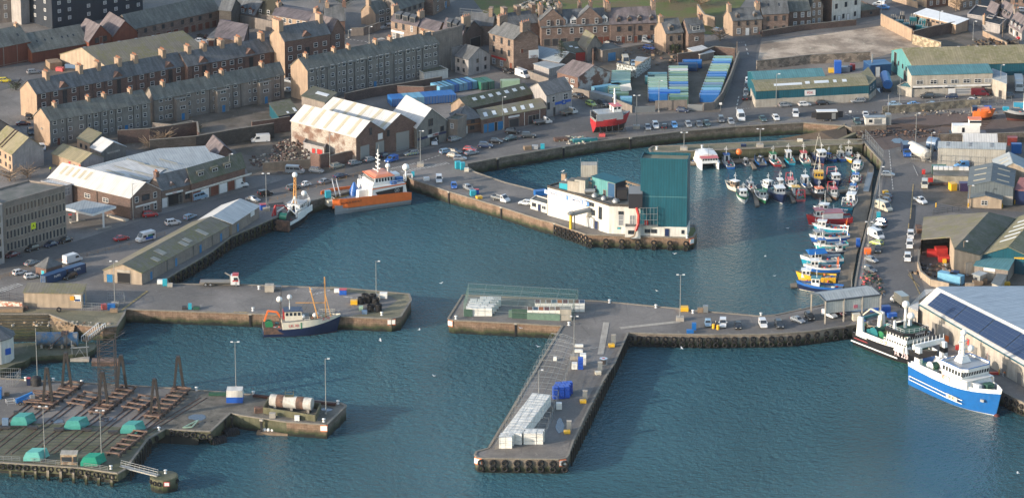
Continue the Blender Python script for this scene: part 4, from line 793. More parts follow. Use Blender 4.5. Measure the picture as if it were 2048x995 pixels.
k=a0('stone_shops','stone shop with two pointed dormer gables and timber doors on the west road','shop',(323,381),(383,367),base=416,C=(300,367),rise=3.4,wall=an,wallL=au,roof=ag)
for s in(.38,.90):aJ(k,s,2.2,.4,.1,None,an,az,True)
aA(k,[.03],w=1,l=1.4,h=2,m=a9,pots=3);ae(k,'F',.42,5,3.4,bP,'open_doorway');ae(k,'F',.1,2,2.8,a4);ae(k,'F',.63,1.3,2.6,a5);wins(k,'F',[1],w=1.6,h=1.8,kind='d',at=[.85]);a2(k,'F',.42,3.5,6,.5,a4,'GARAGE',b3,.36)
k=a0('mossy_shops','long mossy-roofed shops with three blue box dormers and white garage doors','shop',(383,366.5),(490,335),base=404,C=(366,350),rise=3.2,wall=a9,roof=b2)
for s in(.2,.46,.70):aJ(k,s,2.8,1.4,.3,'w',b2,b2)
for s,m in((.08,aM),(.24,a4),(.42,aM),(.58,a4),(.74,aM),(.87,a4)):ae(k,'F',s,3,2.8,m,'garage_door')
a2(k,'F',.5,3.0,26,.5,cz,name='fascia')
k=a0('office_block','four-storey brown concrete office block with rows of narrow windows at the left edge','office block',(5,409.5),(130,374.5),base=515,C=(-68,399),rise=.5,ridge='flat',wall=af,wallR=af,roof=aU)
for z in(1.6,5.0,8.4,11.7):wins(k,'F',[z],n=17,w=.95,h=2.3,kind='s',s0=.03,s1=.995)
a2(k,'F',.47,5.8,1.6,1.8,a8('safety_yellow_paint',(.62,.72,.02)),'A',bz,1.1)
k2=a0('office_wing','pale fin-walled wing of the office block at the extreme left edge','office block',(-60,430),(4.5,411.5),base=545,d=12,rise=.5,ridge='flat',wall=aG,roof=aU);wins(k2,'F',[1.6,5,8.4,11.7],n=8,w=1,h=2.2,kind='s')
t=aa('fuel_canopy','white flat fuel station canopy on slim columns with two pumps below','canopy',tuple(G(190,455)));b=MB();P=[G(u,v,4.9)for u,v in((120,415),(185,429.5),(232.5,413.5),(168,401))];b.prism(P,4.5,5.15,0,1);a1('canopy_roof',b,[a4,aW],t)
for u,v in((207.5,456),(155,443)):
 p=G(u,v);b=MB();b.box((p.x,p.y,0),(.5,.5,4.5));a1('column',b,[a4],t);b=MB();b.box((p.x,p.y,.0),(4.6,1.0,.25),R(35));a1('pump_island',b,[ac],t)
for dx in(-1.2,.6):
 p=G(150,442);b=MB();b.box((p.x+dx,p.y+dx*.6,.25),(.8,.6,1.8));b.box((p.x+dx,p.y+dx*.6,2.05),(.9,.7,.3),mi=1);b.box((p.x+dx,p.y+dx*.6-.33,1.1),(.5,.06,.6),mi=2);ao('fuel_pump','red and grey fuel pump on the island under the canopy, %s of the two'%('left'if dx<0 else 'right'),'fuel pump',b,[a6,b3,bz],(p.x+dx,p.y+dx*.6,.25),'fuel pumps under the canopy')
b=MB();p=G(217,432);q=G(255,443);b.bar(V((p.x,p.y,.3)),V((q.x,q.y,.3)),1.4,.5);ao('ramp','pale concrete ramp along the stone garage wall','ramp',b,[ac],tuple(p))
k=a0('saltbox_house','large grey harled gable of a mossy-roofed house at the left edge','house',(24,309),(87,294.5),base=345,C=(-19,285),rise=3.9,ridge='perp',asym=.55,wall=aG,wallL=aj,roof=bo);wins(k,'L',[.8,3.2],w=1,h=1.3,kind='d',at=[.2,.45,.7,.9])
for s in(.5,.62):
 q0,q1=aF(k,s,0,0,.3),aF(k,s,1,0,.3);b=MB();b.bar(q0,q1,.3,.35);a1('roof_skew',b,[aq],k.roof)
k=a0('saltbox_house','pinkish-roofed house end behind the grey gable at the far left edge','house',(-22,268),(17,250),h=5.5,C=(-70,240),rise=3.2,ridge='perp',wall=af,roof=az)
k=a0('mossy_workshop','low workshop with pinkish wall, red door post and mossy roof in the left yard','workshop',(161,326),(207.5,314),h=3.2,C=(104,307),rise=2.0,ridge='perp',wall=aG,wallL=aj,roof=bo);ae(k,'L',.62,.8,2.6,b3);ae(k,'L',.98,.6,2.6,b3);wins(k,'L',[1],w=.8,h=1.2,kind='d',at=[.78])
k=a0('mossy_workshop','small raised workshop with yellow mossy single-slope roof and two windows','workshop',(154,277),(180,287.5),h=3.6,C=(177,262),rise=.9,ridge='mono',wall=aj,wallR=bj,roof=bo);wins(k,'F',[1.4],w=1.2,h=1.2,kind='d',at=[.3,.7])
k=a0('white_roofed_workshop','small workshop with a white sheet roof and grey boarded gable in the left yard','workshop',(202.5,304.5),(251,293),h=3.4,C=(181,294.5),rise=2.2,ridge='perp',wall=bj,wallL=af,roof=aR);a2(k,'F',.5,2.4,4.6,.6,ac)
k=a0('quay_shed','long low brown quayside shed with a streaked mossy roof and open door with a van','shed',(207,539.5),(283.5,545.8),h=3.3,C=(384,444.8),rise=2.0,ridge='perp',wall=b1,wallR=af,roof=bu)
ae(k,'F',.16,1.6,2.2,aX);ae(k,'F',.53,3.6,2.9,bP,'open_doorway');a2(k,'F',.53,3.15,3.6,.6,ac)
for s in(.10,.38,.66,.9):ae(k,'R',s,1.1,2.3,aX)
for s in(.28,.58,.8):ae(k,'R',s,.35,3.2,a5,'dark_pier')
ab(k,[(.20,.24,.1,.5),(.30,.35,.3,.8),(.52,.56,.1,.55),(.58,.62,.2,.6),(.75,.79,.1,.7)],am('stained_rooflight',(.36,.34,.29),(.25,.23,.19)),side=1)
k=a0('quay_shed','white-roofed end section of the long quayside shed beside the rusty trawler','shed',(388,446),(464,447.5),h=3.3,C=(443,411),rise=2.0,ridge='perp',wall=b1,wallR=af,roof=aR);a2(k,'R',.75,1.8,2.4,1.4,a4);ae(k,'R',.2,1.1,2.3,aX)
k=a0('brown_shed','low brown panel shed with a mossy roof above the dry dock','shed',(47.5,585),(163.5,587.5),base=613.5,C=(57,569.5),rise=.5,ridge='mono',wall=b1,roof=bu);a2(k,'F',.84,2.2,1.4,1.1,a8('amber_paint',(.62,.30,.03)));a2(k,'F',.925,1.9,1.8,1.8,a4);a2(k,'F',.925,2.0,1.4,.5,aZ);ae(k,'R',.4,1.6,3,aX)
k=a0('gatehouse','small hip-roofed brick gatehouse with blue door behind the navy containers','gatehouse',(71,532.5),(92,537.5),h=2.8,C=(103,523),rise=2.2,ridge='hip',wall=a9,wallR=a9,roof=ag);ae(k,'F',.7,1,2.1,cl)
HB=8.3
def IB(u,v,z=HB):return aD(u,v,z)
k=aY('ice_factory','white ice factory with sign on the pier head and cluttered rusty flat roof','factory',[(*IB(1095,430),HB),(*IB(1155,447),8.25),(*IB(1217.5,468),8.1),(*IB(1281,470.5),8.1),(*IB(1290,452),8.1),(*IB(1240,440),8.2),(*IB(1150,414),HB)],[(0,1,2,3,4,5,6)],ba,aU);dM=k
b=MB();P=k.P
for i in range(7):p,q=P[i],P[(i+1)%7];b.bar(p+V((0,0,.2)),q+V((0,0,.2)),.35,.5)
a1('parapet',b,[am('dark_parapet',(.10,.085,.07),(.05,.045,.04),'plain',1)],k.t)
def bQ(k,i,j):
 p,q=k.P[i],k.P[j];p=V((p.x,p.y,0));q=V((q.x,q.y,0));x=(q-p).normalized();return p,x,V((x.y,-x.x,0)),(q-p).length
def fw(k,f,s,z,me,name='window',out=0):return aL(k.t,name,me,*f[:3],s*f[3],z,out)
FL=bQ(k,0,2);FF=bQ(k,2,3)
b=MB();b.box((0,-.06,0),(17.5,.1,1.2));sg=fw(k,FL,.315,6.2,b.mesh('signboard',[a8('sign_blue_paint',(.10,.24,.50))]),'signboard')
for s_,w_,tx in((-5.4,6.2,'PETERHEAD'),(-.95,1.9,'ICE'),(3.4,5.2,'COMPANY'),(7.2,1.6,'LTD')):
 b=MB();b.box((s_,-.14,.1),(w_,.06,1.0));o=aB('sign_panel',b.mesh('sign_panel',[a4]),sg);l=aE('lettering',b6(tx,1.0,a8('sign_blue_letter',(.03,.07,.2))),o,(s_,-.18,.6));l.rotation_euler=(R(90),0,0)
fw(k,FL,.65,6,ap(1,1.6,'d'));fw(k,FL,.72,6.4,ap(1.6,1.1,'d'));fw(k,FL,.86,3.4,ap(1.2,3.6,'d'));fw(k,FL,.745,3.9,ap(1.1,1.6,'d'));fw(k,FL,.80,.1,aC(1.1,2.4,b0),'door');fw(k,FL,.70,.1,aC(2.6,3.0,a4),'shutter')
fw(k,FF,.38,2.4,ap(1.5,3.2,'c'));fw(k,FF,.74,2.4,ap(1.6,3.2,'c'));fw(k,FF,.38,5.6,ap(1.5,1,'d'));fw(k,FF,.98,.1,aC(1.6,4.4,b0),'door');fw(k,FF,.32,1.4,aC(.8,.5,cl),'plate')
b=MB();p=FL[0]+FL[1]*FL[3]*.70;n=FL[2];a=p+V((0,0,5.4));e=p+n*5.2-FL[1]*2.5+V((0,0,4.6));b.bar(a,e,1.5,.9);b.tube(e+V((0,0,.1)),e+V((-.2,0,.6)),.9,n=12);a1('ice_chute',b,[a6],k.t)
b=MB();b.tube(e,e+V((0,-.3,-4.2)),.42,n=10);a1('delivery_hose',b,[b8],k.t);b=MB();b.tube(e+n*.2+FL[1]*1.6,(e.x+FL[1].x*1.6,e.y,.0),.16,n=8);a1('chute_post',b,[a5],k.t)
k=a0('pier_office','small low white pier office with green window attached to the ice factory','office',(1061,400),(1094,409.5),h=2.5,C=(1072,392),rise=.2,ridge='flat',wall=ba,roof=aU);wins(k,'F',[.9],w=1.6,h=1.1,kind='d',at=[.22]);wins(k,'F',[.9],w=1.6,h=1.1,kind='w',at=[.82]);ae(k,'F',.55,1,2,b0)
k=a0('ice_tower','tall dark teal clad ice tower on a white base at the end of the pier','tower',aD(1280,471.5,21.6),aD(1373,474,21.6),h=21.6,C=aD(1286,458.5,21.6),rise=.02,ridge='flat',wall=bl,roof=am('tower_roof',(.2,.2,.14)))
o,x,nn,Ln=k.F['F'];b=MB();cc=(k.a+k.b+k.c+k.b)/2-k.e*.5;c4=[k.a+nn*.15-x*.15,k.b+nn*.15+x*.15,k.b+k.c-nn*.15+x*.15,k.a+k.c-nn*.15-x*.15];b.prism([(p.x,p.y)for p in c4],-.2,2.9);a1('white_base',b,[ba],k.t)
b=MB()
for i in range(4):p,q=[k.a,k.b,k.b+k.c,k.a+k.c][i],[k.a,k.b,k.b+k.c,k.a+k.c][(i+1)%4];b.bar(V((p.x,p.y,k.h+.4)),V((q.x,q.y,k.h+.4)),.22,.9)
a1('parapet',b,[bl],k.t)
b=MB();b.bar(k.a+nn*.06+V((0,0,11.5)),k.b+nn*.06+V((0,0,11.5)),.1,.18);a1('cladding_joint',b,[bM],k.t)
for s,w_,m in((.58,1.1,b0),):aL(k.t,'door',aC(w_,2.3,m),o,x,nn,s*Ln,.05,.16)
for s,w_ in((.16,1.6),(.30,1.6),(.92,.8)):aL(k.t,'window',ap(w_,1.1,'d'),o,x,nn,s*Ln,1.0,.16)
k=a0('plant_room','white pier plant room between the ice factory and the tower','plant room',aD(1250,474.5,2.9),aD(1281,475,2.9),h=2.9,d=3.5,rise=.1,ridge='flat',wall=ba,roof=aU,over=0);wins(k,'F',[1],w=1.8,h=1.1,kind='d',at=[.4])
t=aa('steel_landing','galvanised steel landing with railings in front of the tower foot','platform',tuple(G(1293,474)));p0=G(1278,473);b=MB()
for i in range(6):
 b.bar((p0.x+i*1,p0.y-.8,3.4),(p0.x+i*1,p0.y-.8,8.6),.1)
for z in(3.4,5.1,6.8,8.6):b.bar((p0.x,p0.y-.8,z),(p0.x+5,p0.y-.8,z),.12);b.bar((p0.x+5,p0.y-.8,z),(p0.x+5,p0.y+1,z),.12)
a1('frame',b,[a6],t);b=MB();b.box((p0.x+2.5,p0.y+.2,3.3),(5.4,2.2,.15));a1('floor',b,[a6],t);b=MB();b.box((p0.x+2,p0.y+.3,3.5),(1,1,1.1));a1('valve',b,[b3],t)
b=MB();h0=G(1270,470);c=(h0.x,h0.y-.8,9.2);b.box((h0.x,h0.y-.3,8.3),(3.8,3.0,4.2));b.face([(h0.x-1.9,h0.y-1.8,12.5),(h0.x+1.9,h0.y-1.8,12.5),(h0.x+1.9,h0.y+1.2,13.9),(h0.x-1.9,h0.y+1.2,13.9)],1);ao('black_hopper','black steel hopper with a pale sloping lid between factory roof and tower','hopper',b,[aI('hopper_black',(.03,.03,.035),.5),a6],(h0.x,h0.y,8.3))
t=aa('ice_hose','long red ice hose hanging from the black hopper to the quay','hose',(h0.x,h0.y-2,0));b=MB();pr=[(h0.x+.3,h0.y-1.9,8.6),(h0.x+.9,h0.y-2.3,6.5),(h0.x+.8,h0.y-2.6,4.2),(h0.x+.1,h0.y-2.8,2.2)]
for p,q in zip(pr,pr[1:]):b.tube(p,q,.42,n=10)
a1('red_sleeve',b,[b3],t);b=MB();pr=[(h0.x+.1,h0.y-2.8,2.2),(h0.x-.3,h0.y-3,.7),(h0.x-1.6,h0.y-3.2,.25),(h0.x-5,h0.y-3.2,.2)]
for p,q in zip(pr,pr[1:]):b.tube(p,q,.22,n=8)
a1('outlet_pipe',b,[aS],t)
def RP(u,v,z=HB):return G(u,v,z)
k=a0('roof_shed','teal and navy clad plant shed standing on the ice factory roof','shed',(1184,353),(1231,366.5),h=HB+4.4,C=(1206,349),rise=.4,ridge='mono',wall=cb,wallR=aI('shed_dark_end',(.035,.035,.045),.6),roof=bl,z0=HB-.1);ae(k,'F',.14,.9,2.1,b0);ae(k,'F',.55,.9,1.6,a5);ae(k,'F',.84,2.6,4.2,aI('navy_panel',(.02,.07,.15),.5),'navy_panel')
p=RP(1178,372);t=aa('roof_silo','cream clad box silo on steel legs on the ice factory roof','silo',tuple(p));b=MB();b.box((p.x,p.y,HB+3.2),(4.4,3.6,3.4));a1('silo_body',b,[bF],t)
b=MB();b.box((p.x-1.1,p.y,HB+1.9),(1.4,1.6,1.3));b.box((p.x+1.1,p.y,HB+1.9),(1.4,1.6,1.3));a1('silo_cone',b,[ac],t)
for sx in(-2,2):
 for sy in(-1.6,1.6):b=MB();b.bar((p.x+sx,p.y+sy,HB),(p.x+sx,p.y+sy,HB+3.2),.2);a1('leg',b,[a6],t)
b=MB()
for sx in(-2.4,2.4):
 b.bar((p.x+sx,p.y-2,HB+7.6),(p.x+sx,p.y+2,HB+7.6),.06);b.bar((p.x+sx,p.y-2,HB+3.4),(p.x+sx,p.y-2,HB+7.6),.06)
b.bar((p.x-2.4,p.y-2,HB+7.6),(p.x+2.4,p.y-2,HB+7.6),.06);a1('handrail',b,[a6],t)
for nm,lb,u,v,sz,m,rz in(('roof_unit','white cooling unit with louvred side on the ice factory roof',1150,382,(3.4,3,3.2),ac,-.4),('roof_unit','tall cream cabinet right of the louvred unit on the factory roof',1163,384,(3.2,2.6,3.8),bF,-.4),('roof_unit','blue water tank at the sign side of the factory roof',1130,377,(2.6,2.2,1.8),cl,-.4),('roof_unit','grey cabinet between the blue tank and the cream cabinet on the roof',1144,380,(1.6,1.6,3),a6,-.4),('roof_chimney','short tan chimney at the back corner of the factory roof',1128,361,(1.2,1.2,2),aj,-.4)):
 p=RP(u,v);b=MB();b.box((p.x,p.y,HB+.05),sz,rz);b.box((p.x,p.y,HB+.05+sz[2]),(sz[0]+.15,sz[1]+.15,.12),rz,1);b.box((p.x+.2,p.y-sz[1]/2-.04,HB+sz[2]*.4),(sz[0]*.5,.12,sz[2]*.4),rz,1);ao(nm,lb,'roof unit'if nm=='roof_unit'else 'chimney',b,[m,aU],(p.x,p.y,HB))
for i,(u,v,r)in enumerate(((1190,393,1.0),(1208,399,.9),(1232,404,1.1),(1133,364,.7))):
 p=RP(u,v);b=MB();b.lathe([(r,0),(r,.5),(r*.6,1.0),(.05,1.2)],(p.x,p.y,HB));ao('roof_ventilator','round grey roof ventilator, %s from the left on the factory roof'%bR[[1,2,3,0][i]],'ventilator',b,[a6],(p.x,p.y,HB),'round ventilators on the factory roof')
b=MB();p=RP(1176,387);b.tube((p.x-1,p.y,HB+.8),(p.x+2,p.y,HB+.8),.7);ao('pressure_vessel','small grey horizontal pressure vessel on the factory roof','vessel',b,[a6],(p.x,p.y,HB))
p=RP(1244,398);b=MB();b.box((p.x,p.y,HB+.05),(2.8,2.4,3));b.box((p.x,p.y,HB+3.05),(3,2.6,.15));ao('roof_unit','dark square bin beside the black hopper on the factory roof','roof unit',b,[M['hopper_black']],(p.x,p.y,HB))
t=aa('roof_conveyor','yellowish lattice conveyor bridge running from the teal shed to the tower','conveyor',(p.x,p.y,13));a=G(1252,372,12);e=G(1281,378,12);b=MB()
for dz in(0,1.2):
 for dy in(0,1):b.bar(a+V((0,dy,dz)),e+V((0,dy,dz-.4)),.22)
for i in range(7):q=a+(e-a)*(i/6);q2=a+(e-a)*(min(i+1,6)/6);b.bar(q,q2+V((0,0,1)),.1)
b.bar(a+V((1,0,0)),a+V((-.5,-.5,-3.4)),.25);b.bar(e,G(1258,392,9),.3);a1('truss',b,[aS],t)
p=G(-14,716,-1.6);t=aa('round_store','white many-sided store with a dark conical roof at the left edge of the dock','store',(p.x,p.y,-1.6));b=MB();b.lathe([(5.4,-.3),(5.4,6.4)],(p.x,p.y,-1.6),n=12,smooth=False);a1('wall',b,[ba],t);b=MB();b.lathe([(5.9,6.3),(5.9,6.5),(.2,9.6)],(p.x,p.y,-1.6),n=12,smooth=False);a1('roof',b,[ag],t);b=MB();b.box((p.x+4.3,p.y-3.2,.6),(1.6,.3,1.6),R(40));a1('window',b,[aZ],t)
k=a0('teal_shed','large shed with pale teal gable and lichen-yellow roof at the upper right','shed',(1825,132),(2070,125),base=172,C=(1783,101),rise=3.2,wall=bl,wallL=cb,roof=bo);ae(k,'F',.75,30,2.4,ac,'concrete_plinth');wins(k,'L',[3.4],w=1.1,h=1.4,kind='d',at=[.35,.55,.72]);ae(k,'L',.2,2,4.4,bP,'loading_hatch',2.4);ae(k,'L',.68,2.2,3.2,a5)
ab(k,[(.0+.15*i,.018+.15*i,.94,1.0)for i in range(1,6)],ac,name='roof_vent')
k=a0('office_annexe','two-storey beige office annexe with a teal flat roof and white fascia','office',(1824,151),(1985,146.5),base=194,d=7,rise=1.0,ridge='mono',wall=ac,roof=bM)
wins(k,'F',[4.0],w=2.2,h=1.3,kind='g',at=[.10,.27,.53,.68,.82]);wins(k,'F',[4.0],w=.9,h=1.3,kind='g',at=[.41]);wins(k,'F',[4.0],w=2.4,h=1.3,kind='c',at=[.95]);wins(k,'F',[2.55],w=3,h=.5,kind='d',at=[.07,.22,.32,.47,.93]);a2(k,'F',.5,2.95,24.5,.55,a4,'FISH SALESMEN',a6,.4);ae(k,'F',.5,2.4,2.4,a4);wins(k,'F',[.6],w=9.5,h=1.7,kind='c',at=[.73]);ae(k,'F',.94,3.4,1.9,a9,'brick_panel')
k=a0('low_annexe','low pale flat-roofed lean-to at the left end of the beige office','annexe',(1795,173),(1824,177.5),base=190,d=5,rise=.2,ridge='flat',wall=ac,roof=bM)
k=a0('white_leanto','white lean-to with a sloping grey roof right of the beige office','annexe',(1985,158),(2013,168),base=190,C=(1985,142),rise=.6,ridge='mono',wall=ac,roof=aW);ae(k,'F',.6,1.4,2.4,a5)
k=a0('teal_lowshed','long low shed with teal band, lichen roof, skylights and a company sign','shed',(1512,183),(1737,170.5),base=215,C=(1503,160),rise=.8,wall=bl,roof=bo,over=.15)
o,x,nn,Ln=k.F['F'];b=MB();b.bar(o+nn*.12+V((0,0,1.2)),o+x*Ln+nn*.12+V((0,0,1.2)),.25,2.6);o2,x2,n2,L2=k.F['L'];b.bar(o2+n2*.12+V((0,0,1.2)),o2+x2*L2+n2*.12+V((0,0,1.2)),.25,2.6);a1('plinth',b,[ac],k.t);a2(k,'F',.48,2.9,3.4,1.7,a4,'PDK',b3,1.0);ae(k,'F',.25,1.2,2.5,a5)
ab(k,[(.17,.42,.45,.7),(.45,.49,.5,.8),(.53,.66,.5,.8),(.70,.73,.5,.8),(.78,.82,.5,.8)])
k=a0('teal_lowshed','rear part of the low teal shed with a faded teal roof','shed',(1509,160),(1650,153),h=5.4,d=9,rise=1.4,wall=bl,roof=bM,over=.1)
k=a0('teal_lowshed','angled teal end of the low shed with two small white windows','shed',(1737.5,171),(1752,158.5),h=5.1,C=(1722,150),rise=.5,ridge='mono',wall=bl,roof=bo,over=.1);wins(k,'F',[3],w=1.2,h=1.2,kind='w',at=[.3,.65]);ae(k,'F',.5,8.0,1.9,ac,'plinth')
k=a0('blue_cabin','navy boxy cabin with a white-framed door and silver flue','cabin',(1740.5,131.5),(1783,128.5),base=155,C=(1727,124),rise=.25,ridge='mono',wall=aI('cabin_navy',(.012,.045,.12),.5),roof=aI('cabin_roof',(.05,.13,.25),.45),over=.1);ae(k,'F',.36,1.3,3.2,a4)
b=MB();q=aF(k,.25,.5);b.tube(q,q+V((0,0,2.6)),.25);a1('flue',b,[a6],k.t)
k=a0('yard_workshop','brick workshop with peeling white gable and slate roof beside the green containers','workshop',(1156,154.5),(1220.5,144),base=187,C=(1114.5,144),rise=3,ridge='perp',wall=am('flaking_painted_gable',(.42,.40,.38),(.16,.085,.065),'plain',.35,amt=2.2,fine=.2),wallL=a9,roof=az);wins(k,'L',[3.0],w=1.6,h=1.2,kind='w',at=[.45,.75]);ae(k,'L',.72,1.3,2.2,a4);b=MB();q=aF(k,.05,1);b.tube(q,q+V((0,0,5)),.25);a1('flue',b,[aN],k.t)
k=a0('yard_workshop','grey flat canopy behind the brick workshop','canopy',(1098,138),(1130,130),h=2.6,d=7,rise=.2,ridge='mono',wall=aG,roof=aW)
k=a0('garden_shed','small pinkish shed with a pale sloping roof in the upper yard','shed',(1270,122),(1290,124),h=2.4,C=(1275,116),rise=.3,ridge='mono',wall=aj,roof=aW)
k=a0('garden_shed','small white lean-to roof above the blue containers','shed',(1400,110),(1428,104),h=2.2,d=6,rise=.8,ridge='mono',wall=af,roof=aR)
k=a0('cream_shed','cream corrugated shed with a pale grey roof and three paired skylights','shed',(1876,296),(2011,299.5),base=331,C=(1878,283.5),rise=1.0,wall=bF,roof=aW,over=.15);ab(k,[(.12,.165,.3,.5),(.12,.165,.6,.85),(.45,.495,.3,.5),(.45,.495,.6,.85),(.77,.815,.3,.5),(.77,.815,.6,.85)],a6)
k=a0('cream_shed','smaller shed with a white roof just behind the cream corrugated shed','shed',(1928,283),(1994,284),h=5.6,d=7,rise=1.4,wall=bF,roof=aR)
k=a0('grey_gable_shed','gabled shed with grey-white and teal roof slopes at the right edge','shed',(1993,341),(2070,347),h=4.6,C=(1986,319.5),rise=2.6,ridge='perp',asym=.42,wall=b1,roof=aW);ab(k,[(.3,.36,.3,.8),(.6,.66,.3,.8)],bO)
k=a0('grey_gable_shed','slate-grey gabled shed with six yellowed rooflights','shed',(1936.6,371),(2026.6,374.5),base=407,C=(1941.4,334.8),rise=1.5,ridge='perp',wall=bE,roof=bE);ab(k,[(.15+.3*i,.2+.3*i,.2,.75)for i in range(3)],bO);ab(k,[(.15+.3*i,.2+.3*i,.2,.75)for i in range(3)],bO,side=1)
o,x,nn,Ln=k.F['F'];b=MB();b.bar(o+nn*.1+V((0,0,1.3)),o+x*Ln+nn*.1+V((0,0,1.3)),.2,2.8);a1('pale_plinth',b,[ac],k.t)
k=a0('small_gable_office','small beige gabled office with one window in front of the grey shed','office',(1937,397),(2003.5,399.5),base=415,d=4.5,rise=1.1,ridge='perp',wall=b1,roof=bE);wins(k,'F',[.9],w=1.8,h=1.4,kind='w',at=[.48])
k=a0('tank_store','long low stained store with a row of white tanks along its roof','store',(1868,351),(1941,352.5),base=367,d=6,rise=.3,ridge='mono',wall=am('stained_cream_wall',(.42,.39,.32),(.2,.17,.12),'streak'),roof=aU)
for i in range(7):
 q=aF(k,.06+.14*i,.8);b=MB();b.box((q.x,q.y,q.z),(1.3 if i!=4 else 1.9,1.2,.9));ao('white_tank','white plastic tank on the stained store roof, %s from the left'%bR[i],'tank',b,[a4 if i!=4 else ac],tuple(q),'white tanks on the stained store roof')
k=aY('scrap_shed','wide moss-covered two-slope shed with an open bay full of red skips','shed',[(1847,434,4.6),(1842,478,4.6),(1900,473.5,6.6),(1908.7,497,8.0),(1961,510,5.4),(2030.8,436.5,5.4),(1977.4,424,8.0)],[(0,1,2,3,6),(3,4,5,6)],b1,bu,roofs=[bu,b2],omit=(1,))
b=MB();o,e=G(1846,489),G(1905,484);b.face([tuple(o),tuple(e),(e.x,e.y,5.9),(o.x,o.y,4.3)]);a1('bay_back_wall',b,[af],k.t)
o=k.P[3];e=k.P[4];f=(V((o.x,o.y,0)),V((e.x-o.x,e.y-o.y,0)).normalized());n_=V((f[1].y,-f[1].x,0));aL(k.t,'roller_door',aC(4.2,3.6,ac),f[0],f[1],n_,5.6,.05)
k=a0('lichen_shed','yellow-lichened shed roof with white rooflight strips at the right edge','shed',(1963,510),(2060,514),h=4.8,C=(2031,436),rise=2.6,ridge='perp',wall=bl,roof=bo,asym=.55);ab(k,[(.25+.13*i,.28+.13*i,.35,.95)for i in range(5)])
k=a0('teal_leanto','teal-roofed low building with a white sign board beside the scrap yard','workshop',(1949,531),(2016,540),h=3.6,C=(1963,511),rise=.6,ridge='mono',wall=af,roof=bM);a2(k,'F',.45,2.7,3.2,.8,a4);ae(k,'F',.45,3,2.6,ac,'roller_door')
k=a0('navy_gable_store','dark store with pinkish striped awning roof right of the grey shed','store',(2030,380),(2070,384),base=408,d=7,rise=1.6,ridge='mono',wall=b0,roof=am('faded_red_roof',(.30,.13,.12),(.22,.10,.10),'corrh',a=1.5))
k=a0('yellow_cabin','dark green cabin with an amber roof at the right edge','cabin',(2030,516),(2070,520),h=4.4,d=5,rise=1,ridge='mono',wall=bl,roof=b8);a2(k,'F',.6,2.5,1.4,.6,a4)
k=a0('grey_cabin','small grey cabin with a round hatch in front of the teal lean-to','cabin',(1946,548),(1960,552),base=566,d=2.6,rise=.2,ridge='mono',wall=a6,roof=aW);wins(k,'F',[1],w=.9,h=.9,kind='d',at=[.45])
k=a0('glass_leanto','small greenhouse-like lean-to with grey glazed roof beside the teal building','shed',(1984,566),(2000,572),h=1.8,C=(1998,546),rise=.5,ridge='mono',wall=ac,roof=bE)
k=a0('gatehouse_kiosk','small pale kiosk with bright blue top and door at the slipway gate','kiosk',(2027,212),(2060,213),base=222,d=4,rise=.2,ridge='flat',wall=ac,roof=a8('kiosk_blue',(.05,.30,.45)));ae(k,'F',.5,1,1.5,M['kiosk_blue'])
o,x,nn,Ln=k.F['F'];b=MB();b.bar(o+nn*.2+V((0,0,k.h+.5)),o+x*Ln+nn*.2+V((0,0,k.h+.5)),.3,1.4);a1('blue_fascia',b,[M['kiosk_blue']],k.t)
t=aa('quay_canopy','open-sided canopy with ribbed pale roof and grey side panel on the lower pier','canopy',tuple(G(1700,640)));HC=6.2
A_,B_=G(1651,601.5,HC),G(1761.6,588,HC);R0,R1=G(1638.5,588,HC+1.3),G(1745,573,HC+1.3);C_,D_=G(1623,585,HC),G(1732,570.5,HC)
b=MB();th=V((0,0,-.25))
for q in((A_,B_,R1,R0),(R0,R1,D_,C_)):b.face(list(q));b.face([p+th for p in q][::-1])
for p,q in((A_,B_),(B_,R1),(R1,D_),(D_,C_),(C_,R0),(R0,A_)):b.bar(p+th*.5,q+th*.5,.35,.4,1)
a1('roof',b,[aW,aI('dark_trim',(.07,.085,.10),.5)],t)
b=MB();pa=A_+(B_-A_)*0
for p,q in((A_,B_),):b.face([V((p.x,p.y,2.7)),V((q.x,q.y,2.7)),V((q.x,q.y,HC)),V((p.x,p.y,HC))]);b.face([V((p.x,p.y+.15,3.1)),V((p.x,p.y+.15,HC)),V((q.x,q.y+.15,HC)),V((q.x,q.y+.15,3.1))])
a1('side_panel',b,[am('pale_side_sheet',(.48,.49,.46),(.42,.43,.40),'corr',a=.9)],t)
for p,q,n in((A_,B_,4),(C_,D_,4)):
 for i in range(n):s=p+(q-p)*(i/(n-1));b=MB();b.bar((s.x,s.y,0),(s.x,s.y,HC),.35);a1('column',b,[ac],t)
b=MB();c=(A_*.45+B_*.55);b.box((c.x,c.y-.1,3.3),(1.1,.1,.9),math.atan2((B_-A_).y,(B_-A_).x));a1('signboard',b,[am('pink_notice',(.5,.15,.2))],t)
A1,B1=aD(1850.6,660,5.6),aD(2062,783,5.6)
k=aY('fish_market','huge fish market hall with beige wall, white near roof slope and pale blue far slope','fish market',[(1838,607,5.6),(2075,745,5.6),(2130,700,8.6),(2130,571,5.6),(1882,572.5,7.4),(1873.7,574,8.8)],[(0,1,2,5),(5,2,3,4)],ac,aR,roofs=[am('white_market_roof',(.62,.60,.55),(.54,.52,.48),'corr',a=1.2),am('pale_blue_market_roof',(.34,.40,.45),(.29,.35,.40),'corr',a=1.4)],walls=[0,1,3,4,5]);mk=k
fm=bQ(k,0,1)
for s in(.14,.285,.41,.49,.60,.735,.86):fw(k,fm,s,.05,aC(1.8,2.8,aI('doorway_grey',(.16,.155,.15),.8)),'doorway')
b=MB();p,q=k.P[0],k.P[1];b.bar(p+V((0,-.15,-.15)),q+V((0,-.15,-.15)),.3,.3);a1('gutter',b,[bl],k.t)
cd=MB();cd.tube((p.x,p.y-.2,0),(p.x,p.y-.2,5.4),.15);a1('downpipe',cd,[b0],k.t)
